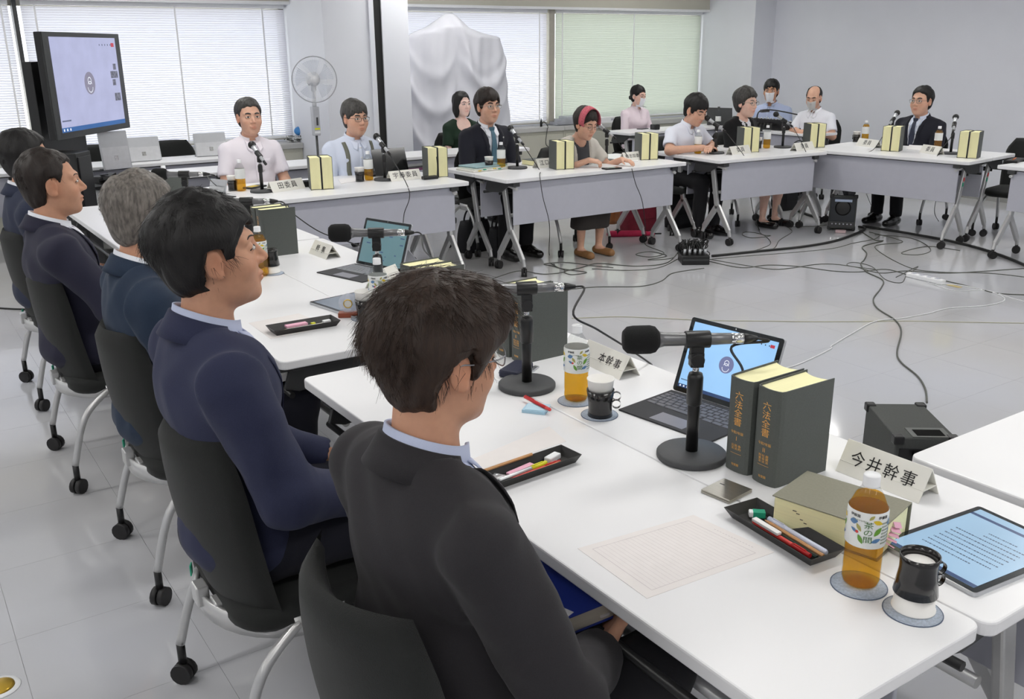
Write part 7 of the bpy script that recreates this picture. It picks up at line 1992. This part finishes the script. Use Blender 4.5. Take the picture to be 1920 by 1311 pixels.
# near row, from the camera outwards
person('young man in charcoal suit with fluffy dark brown hair, from behind, holding a blue book', (825, 672), 1.16, R_, 'fluffy', 'tan', lean=.03, neck=.14, pitch=-.08, width=1.06, hs=.925, top='suit', col='charcoal', inner='blueshirt',
       arms={'R': dict(E=(.255, .10, .66), Ww=at(1118, 1228, .575), d=(-.45, .85, .12), n=(-.75, .1, .66), curl=.6)}, hands=True, near=True, seed=11, ht=.030, hairm='brown', strands=6500, slen=.050, lift=.16, sr=.0006, glasses=('silver', (150, 150, 154)), legcol='trouser',
       seat_dx=.06, seat_d='black meeting chair under the young man in the charcoal suit')
person('man in a navy jacket and pale blue collar in profile with wavy black hair', (398, 478), 1.20, R_, 'fringe', 'tan', lean=-.02, neck=.16, pitch=.12, yaw=-.2, hs=.98, top='suit', col='navy', inner='blueshirt', near=True, seed=23, ht=.024, hairm='black', strands=5000,
       slen=.038, lift=.12, sr=.0005, legcol='trousernavy', seat_d='black meeting chair under the man in the navy jacket', hpoly=[(-.2, -.098), (-.055, -.098), (-.030, -.066), (-.024, -.005), (-.006, .022), (.012, .022), (.018, -.036), (.034, -.030), (.042, .020), (.056, .040), (.075, .060), (.2, .066), (.2, .35), (-.25, .35)])
person('grey-haired man in a teal-navy jacket seen from behind', (272, 405), 1.152, R_, 'short', 'tan', lean=.02, neck=.2, pitch=-.05, yaw=.15, hs=1.03, top='suit', col='teal', inner='white', near=True, seed=31, ht=.014, hairm='grey', strands=3600, slen=.028, sr=.0006,
       legcol='trousernavy', seat_d='black meeting chair under the grey-haired man')
person('man in a dark midnight jacket and white collar in profile with short thinning hair', (98, 345), 1.152, R_, 'short', 'tan', fat=1.06, lean=-.05, neck=.2, pitch=.05, yaw=-.12, hs=1.03, top='suit', col='midnight', inner='white', near=True, seed=37, ht=.011, hairm='warm', strands=2600,
       slen=.024, sr=.0006, width=1.08, legcol='trousernavy', hands=True, arms={'R': dict(E=(.27, .10, .72), W=(.16, .36, .66), d=(-.3, .9, -.1), curl=.7)}, seat_d='black meeting chair under the man with thinning hair')
person('man in an ink blue jacket at the left edge, mostly hidden behind his neighbour', (52, 298), 1.152, R_, 'short', 'tan', lean=.0, neck=.2, yaw=.2, hs=1.03, top='suit', col='inkblue', inner='white', near=False, seed=41, ht=.020, hairm='black', strands=1200, slen=.03, sr=.0008,
       legcol='trousernavy', seat_d='black meeting chair under the man at the left edge')
# far row along the windows
person('man in a pinkish white short-sleeved shirt with short dark hair and a slight smile', (467, 220), 1.163, FB, 'short', 'mid', fat=1.03, lean=.02, neck=.15, yaw=-.04, hs=1.08, top='shirt', sleeve='short', col='pinkwhite', seed=51, ht=.014, hairm='dkgrey', width=1.06, strands=500, slen=.025, sr=.0014,
       seat_d='black meeting chair behind the man in the pinkish white shirt')
def susp(k):
    for sx in (-1, 1):
        k['drape']('suspender', k['poly']([(sx * .100, k['zc'] - .03), (sx * .092, k['zc'] - .12), (sx * .078, k['zb'] - .02), (sx * .07, k['zb'] - .12)]), k['poly']([(sx * .128, k['zc'] - .035), (sx * .122, k['zc'] - .12), (sx * .108, k['zb'] - .02), (sx * .10, k['zb'] - .12)]), C_['suspend'], .005, k['fo'], k['jk'], 14, 2, .002)
person('man in a pale blue shirt with grey suspenders and dark-rimmed glasses', (666, 222), 1.135, FB, 'fringe', 'mid', fat=1.1, lean=.06, neck=.22, pitch=-.06, yaw=.10, hs=1.08, top='shirt', col='ltblue', seed=57, ht=.018, hairm='dkgrey', width=1.16, glasses=('dark', (40, 36, 40)), extra=susp,
       strands=500, slen=.03, sr=.0014, seat_d='black meeting chair behind the man with suspenders')
def pin(k):
    x, z = -.088, k['zc'] - .095
    MB().lathe([(0, 0), (.008, 0), (.007, .003), (0, .004)], 10).build('lapel_pin', M_CHROME, k['jk'], M=k['S4'] @ Matrix.Translation((x, k['surf'](k['fo'], x, z) + .010, z)) @ Euler((-PI / 2, 0, 0)).to_matrix().to_4x4())
person('man in a dark navy suit with a teal tie, glasses and parted black hair', (915, 200), 1.178, FB, 'fringe', 'mid', lean=.0, neck=.16, yaw=-.02, hs=1.08, top='suit', col='suit', inner='white', tie=TIE_TEAL, seed=61, ht=.022, hairm='warm', glasses=('thin', (160, 150, 140)), extra=pin,
       width=1.04, strands=500, slen=.03, sr=.0014, seat_d='black meeting chair behind the man in the dark suit with a teal tie')
def headband(k):
    h = MB(); n = 28
    M_BAND = mat('headband_pink', (188, 92, 104), rough=.9, var=.3, scale=90)
    vs = []
    for i in range(n + 1):
        a_ = PI * (i / n) * 1.12 - .06 * PI
        for w_ in (-1, -.3, .3, 1):
            x = .095 * math.cos(a_); z = .030 + .112 * math.sin(a_); y = .040 - .055 * math.sin(a_) * .5 + w_ * .032; bulge = 1 + .02 * (1 - w_ * w_)
            vs.append((x * bulge, y, z * bulge))
    h.add(vs, [(i * 4 + j, i * 4 + j + 1, i * 4 + j + 5, i * 4 + j + 4) for i in range(n) for j in range(3)], smooth=True)
    o = h.build('headband', M_BAND, k['t'], M=k['Mh']); md = o.modifiers.new('thickness', 'SOLIDIFY'); md.thickness = .006
person('lady with a pink headband in a beige open vest writing on papers', (1098, 232), 1.05, FB, 'lady', 'mid', female=True, fat=1.08, lean=.30, neck=.30, pitch=-.34, yaw=.08, hs=1.06, top='vest', sleeve='short', col='beige', inner='dkgreytop', seed=67, ht=.018, hairm='warm', eyes='down', width=1.12,
       glasses=('lady', (150, 120, 110)), extra=headband, hands=True, arms={'L': dict(E=(-.27, .20, .74), W=(-.24, .42, .815), d=(-.25, .95, -.12), n=(0, 0, -1), curl=.35), 'R': dict(E=(.25, .18, .73), W=(.07, .36, .825), d=(-.6, .75, -.12), n=(-.3, 0, -.9), curl=.75)},
       legs='skirt', legcol='skirt', shoe=M_SHOET, kny=.33, seat_d='black meeting chair behind the lady with the headband')
person('man in a white short-sleeved shirt looking down, forearms on the far table', (1305, 207), 1.09, FB, 'fringe', 'mid', lean=.26, neck=.34, pitch=-.42, yaw=.04, hs=1.10, top='shirt', sleeve='short', col='lav', seed=71, ht=.022, hairm='black', eyes='down', width=1.08, hands=True,
       arms={'R': dict(E=(.27, .16, .775), W=(.02, .34, .80), d=(-.95, .25, 0), n=(0, 0, -1), curl=.4), 'L': dict(E=(-.26, .18, .775), W=(-.06, .36, .80), d=(.8, .5, 0), n=(0, 0, -1), curl=.4)}, strands=400, slen=.03, sr=.0016, seat_d='black meeting chair behind the short-sleeved man looking down')
person('lady with short dark grey hair in a black cardigan over a floral top', (1399, 193), 1.12, FB + .1, 'lady', 'fair', female=True, lean=.03, neck=.25, pitch=-.06, yaw=.02, hs=1.10, top='cardigan', col='black', inner=M_FLORAL, seed=73, ht=.024, hairm='dkgrey', glasses=('thin2', (170, 160, 150)), width=1.05,
       strands=500, slen=.03, sr=.0016, legs='bare', legcol='trouser', shoe=M_SHOE, seat_d='black meeting chair behind the lady in the black cardigan')
def lanyard(k):
    M_LAN = mat('lanyard_white', (226, 228, 236), rough=.6)
    for sx in (-1, 1):
        k['drape']('lanyard', k['poly']([(sx * .052, k['zc'] - .01), (sx * .040, k['zc'] - .12), (sx * .012, k['zb'] - .02)]), k['poly']([(sx * .060, k['zc'] - .01), (sx * .048, k['zc'] - .12), (sx * .020, k['zb'] - .02)]), M_LAN, .016, k['fi'], k['t'], 10, 1, .002)
person('man in black suit with a navy tie and white lanyard by the right wall', (1728, 190), 1.118, H90 + .05, 'short', 'mid', fat=1.05, lean=-.03, neck=.16, yaw=-.0, hs=1.12, top='suit', col='suit', inner='ltblue', tie=TIE_NAVY, seed=79, ht=.016, hairm='black', glasses=('thin3', (120, 116, 116)), extra=lanyard,
       width=1.1, strands=400, slen=.025, sr=.0016, seat_d='black meeting chair behind the man with the lanyard')
# second row
person('woman with a black bob in a dark green scoop-necked top', (866, 196), 1.112, FB, 'bob', 'pale', female=True, lean=.0, neck=.12, yaw=.08, hs=1.0, top='scoop', sleeve='short', col='green', seed=83, ht=.012, hairm='black', seat_d='black meeting chair behind the woman in the green top')
def bun(k):
    b = MB(); b.ball((0, -.118, -.035), (.028, .024, .030), 12, 8); b.build('hair_bun', HAIR['black'], k['t'], M=k['Mh'])
person('woman in a white mask and pale pink shirt with tied-back black hair', (1197, 180), 1.082, FB, 'lady', 'fair', female=True, lean=.04, neck=.2, pitch=-.12, yaw=.16, hs=1.02, top='blouse', col='pink', seed=89, ht=.012, hairm='black', mask='white', eyes='down', width=1.1, extra=bun,
       seat_d='black meeting chair behind the masked woman in pale pink')
person('man in a white mask and pale blue shirt behind the sound desk', (1446, 171), 1.132, H90 + .35, 'fringe', 'tan', lean=.05, neck=.2, yaw=.20, hs=1.06, top='shirt', col='bluestripe', seed=97, ht=.018, hairm='black', mask='white', width=1.1,
       arms={'R': dict(E=(.30, .16, .70), W=(.20, .40, .80), d=(-.2, .95, 0), n=(0, 0, -1), curl=.4)}, strands=300, slen=.03, sr=.0016, seat_d='black meeting chair behind the masked man in blue')
person('balding man in a grey mask and white short-sleeved shirt looking down', (1526, 184), 1.078, H90 + .2, 'bald', 'mid', lean=.12, neck=.28, pitch=-.25, yaw=.15, hs=1.06, top='shirt', sleeve='short', col='white', seed=101, ht=.012, hairm='black', mask='grey', eyes='down', width=1.08, hands=True,
       arms={'R': dict(E=(.27, .12, .72), W=(.08, .34, .80), d=(-.6, .7, 0), n=(0, 0, -1), curl=.5), 'L': dict(E=(-.27, .10, .72), W=(-.10, .34, .80), d=(.4, .9, 0), n=(0, 0, -1), curl=.5)}, seat_d='black meeting chair behind the balding masked man')
q = at(1862, 285, .76); chair(q.x + .42, q.y - .05, H90 + .1, 'empty black chair right of the man with the lanyard')
# blue book in the nearest man's hands
a = at(1058, 1163, .635); b = at(1126, 1136, .635); d = (b - a); rz = math.atan2(d.y, d.x); w = .155
o = thing('blue_book', 'thick blue cloth-bound book held under the table edge by the nearest man', 'book', (a.x, a.y, .596), rz)
n_ = Matrix.Rotation(-rz, 3, 'Z') @ Vector((0, 1, 0))
MB().box((w / 2, .108, .0015), (w, .216, .003)).box((w / 2, .108, .0385), (w, .216, .003)).box((.0015, .108, .02), (.003, .216, .04)).build('cover', M_BLUEBOOK, o, bevel=.001)
MB().box((w / 2 + .001, .108, .02), (w - .01, .208, .034)).build('pages', mat('page_grey', (214, 208, 194), rough=.85, var=.04, scale=8, stretch=(1, 1, 60)), o)
MB().box((w * .62, .003, .012), (.02, .004, .004)).build('bookmark', M_PAPER, o)
MB().box((.012, .03, .0404), (.018, .05, .0006), R=Euler((0, 0, .3)).to_matrix()).build('paper_slip', M_PAPER, o)
print('people', round(_time.time() - _t0, 1))
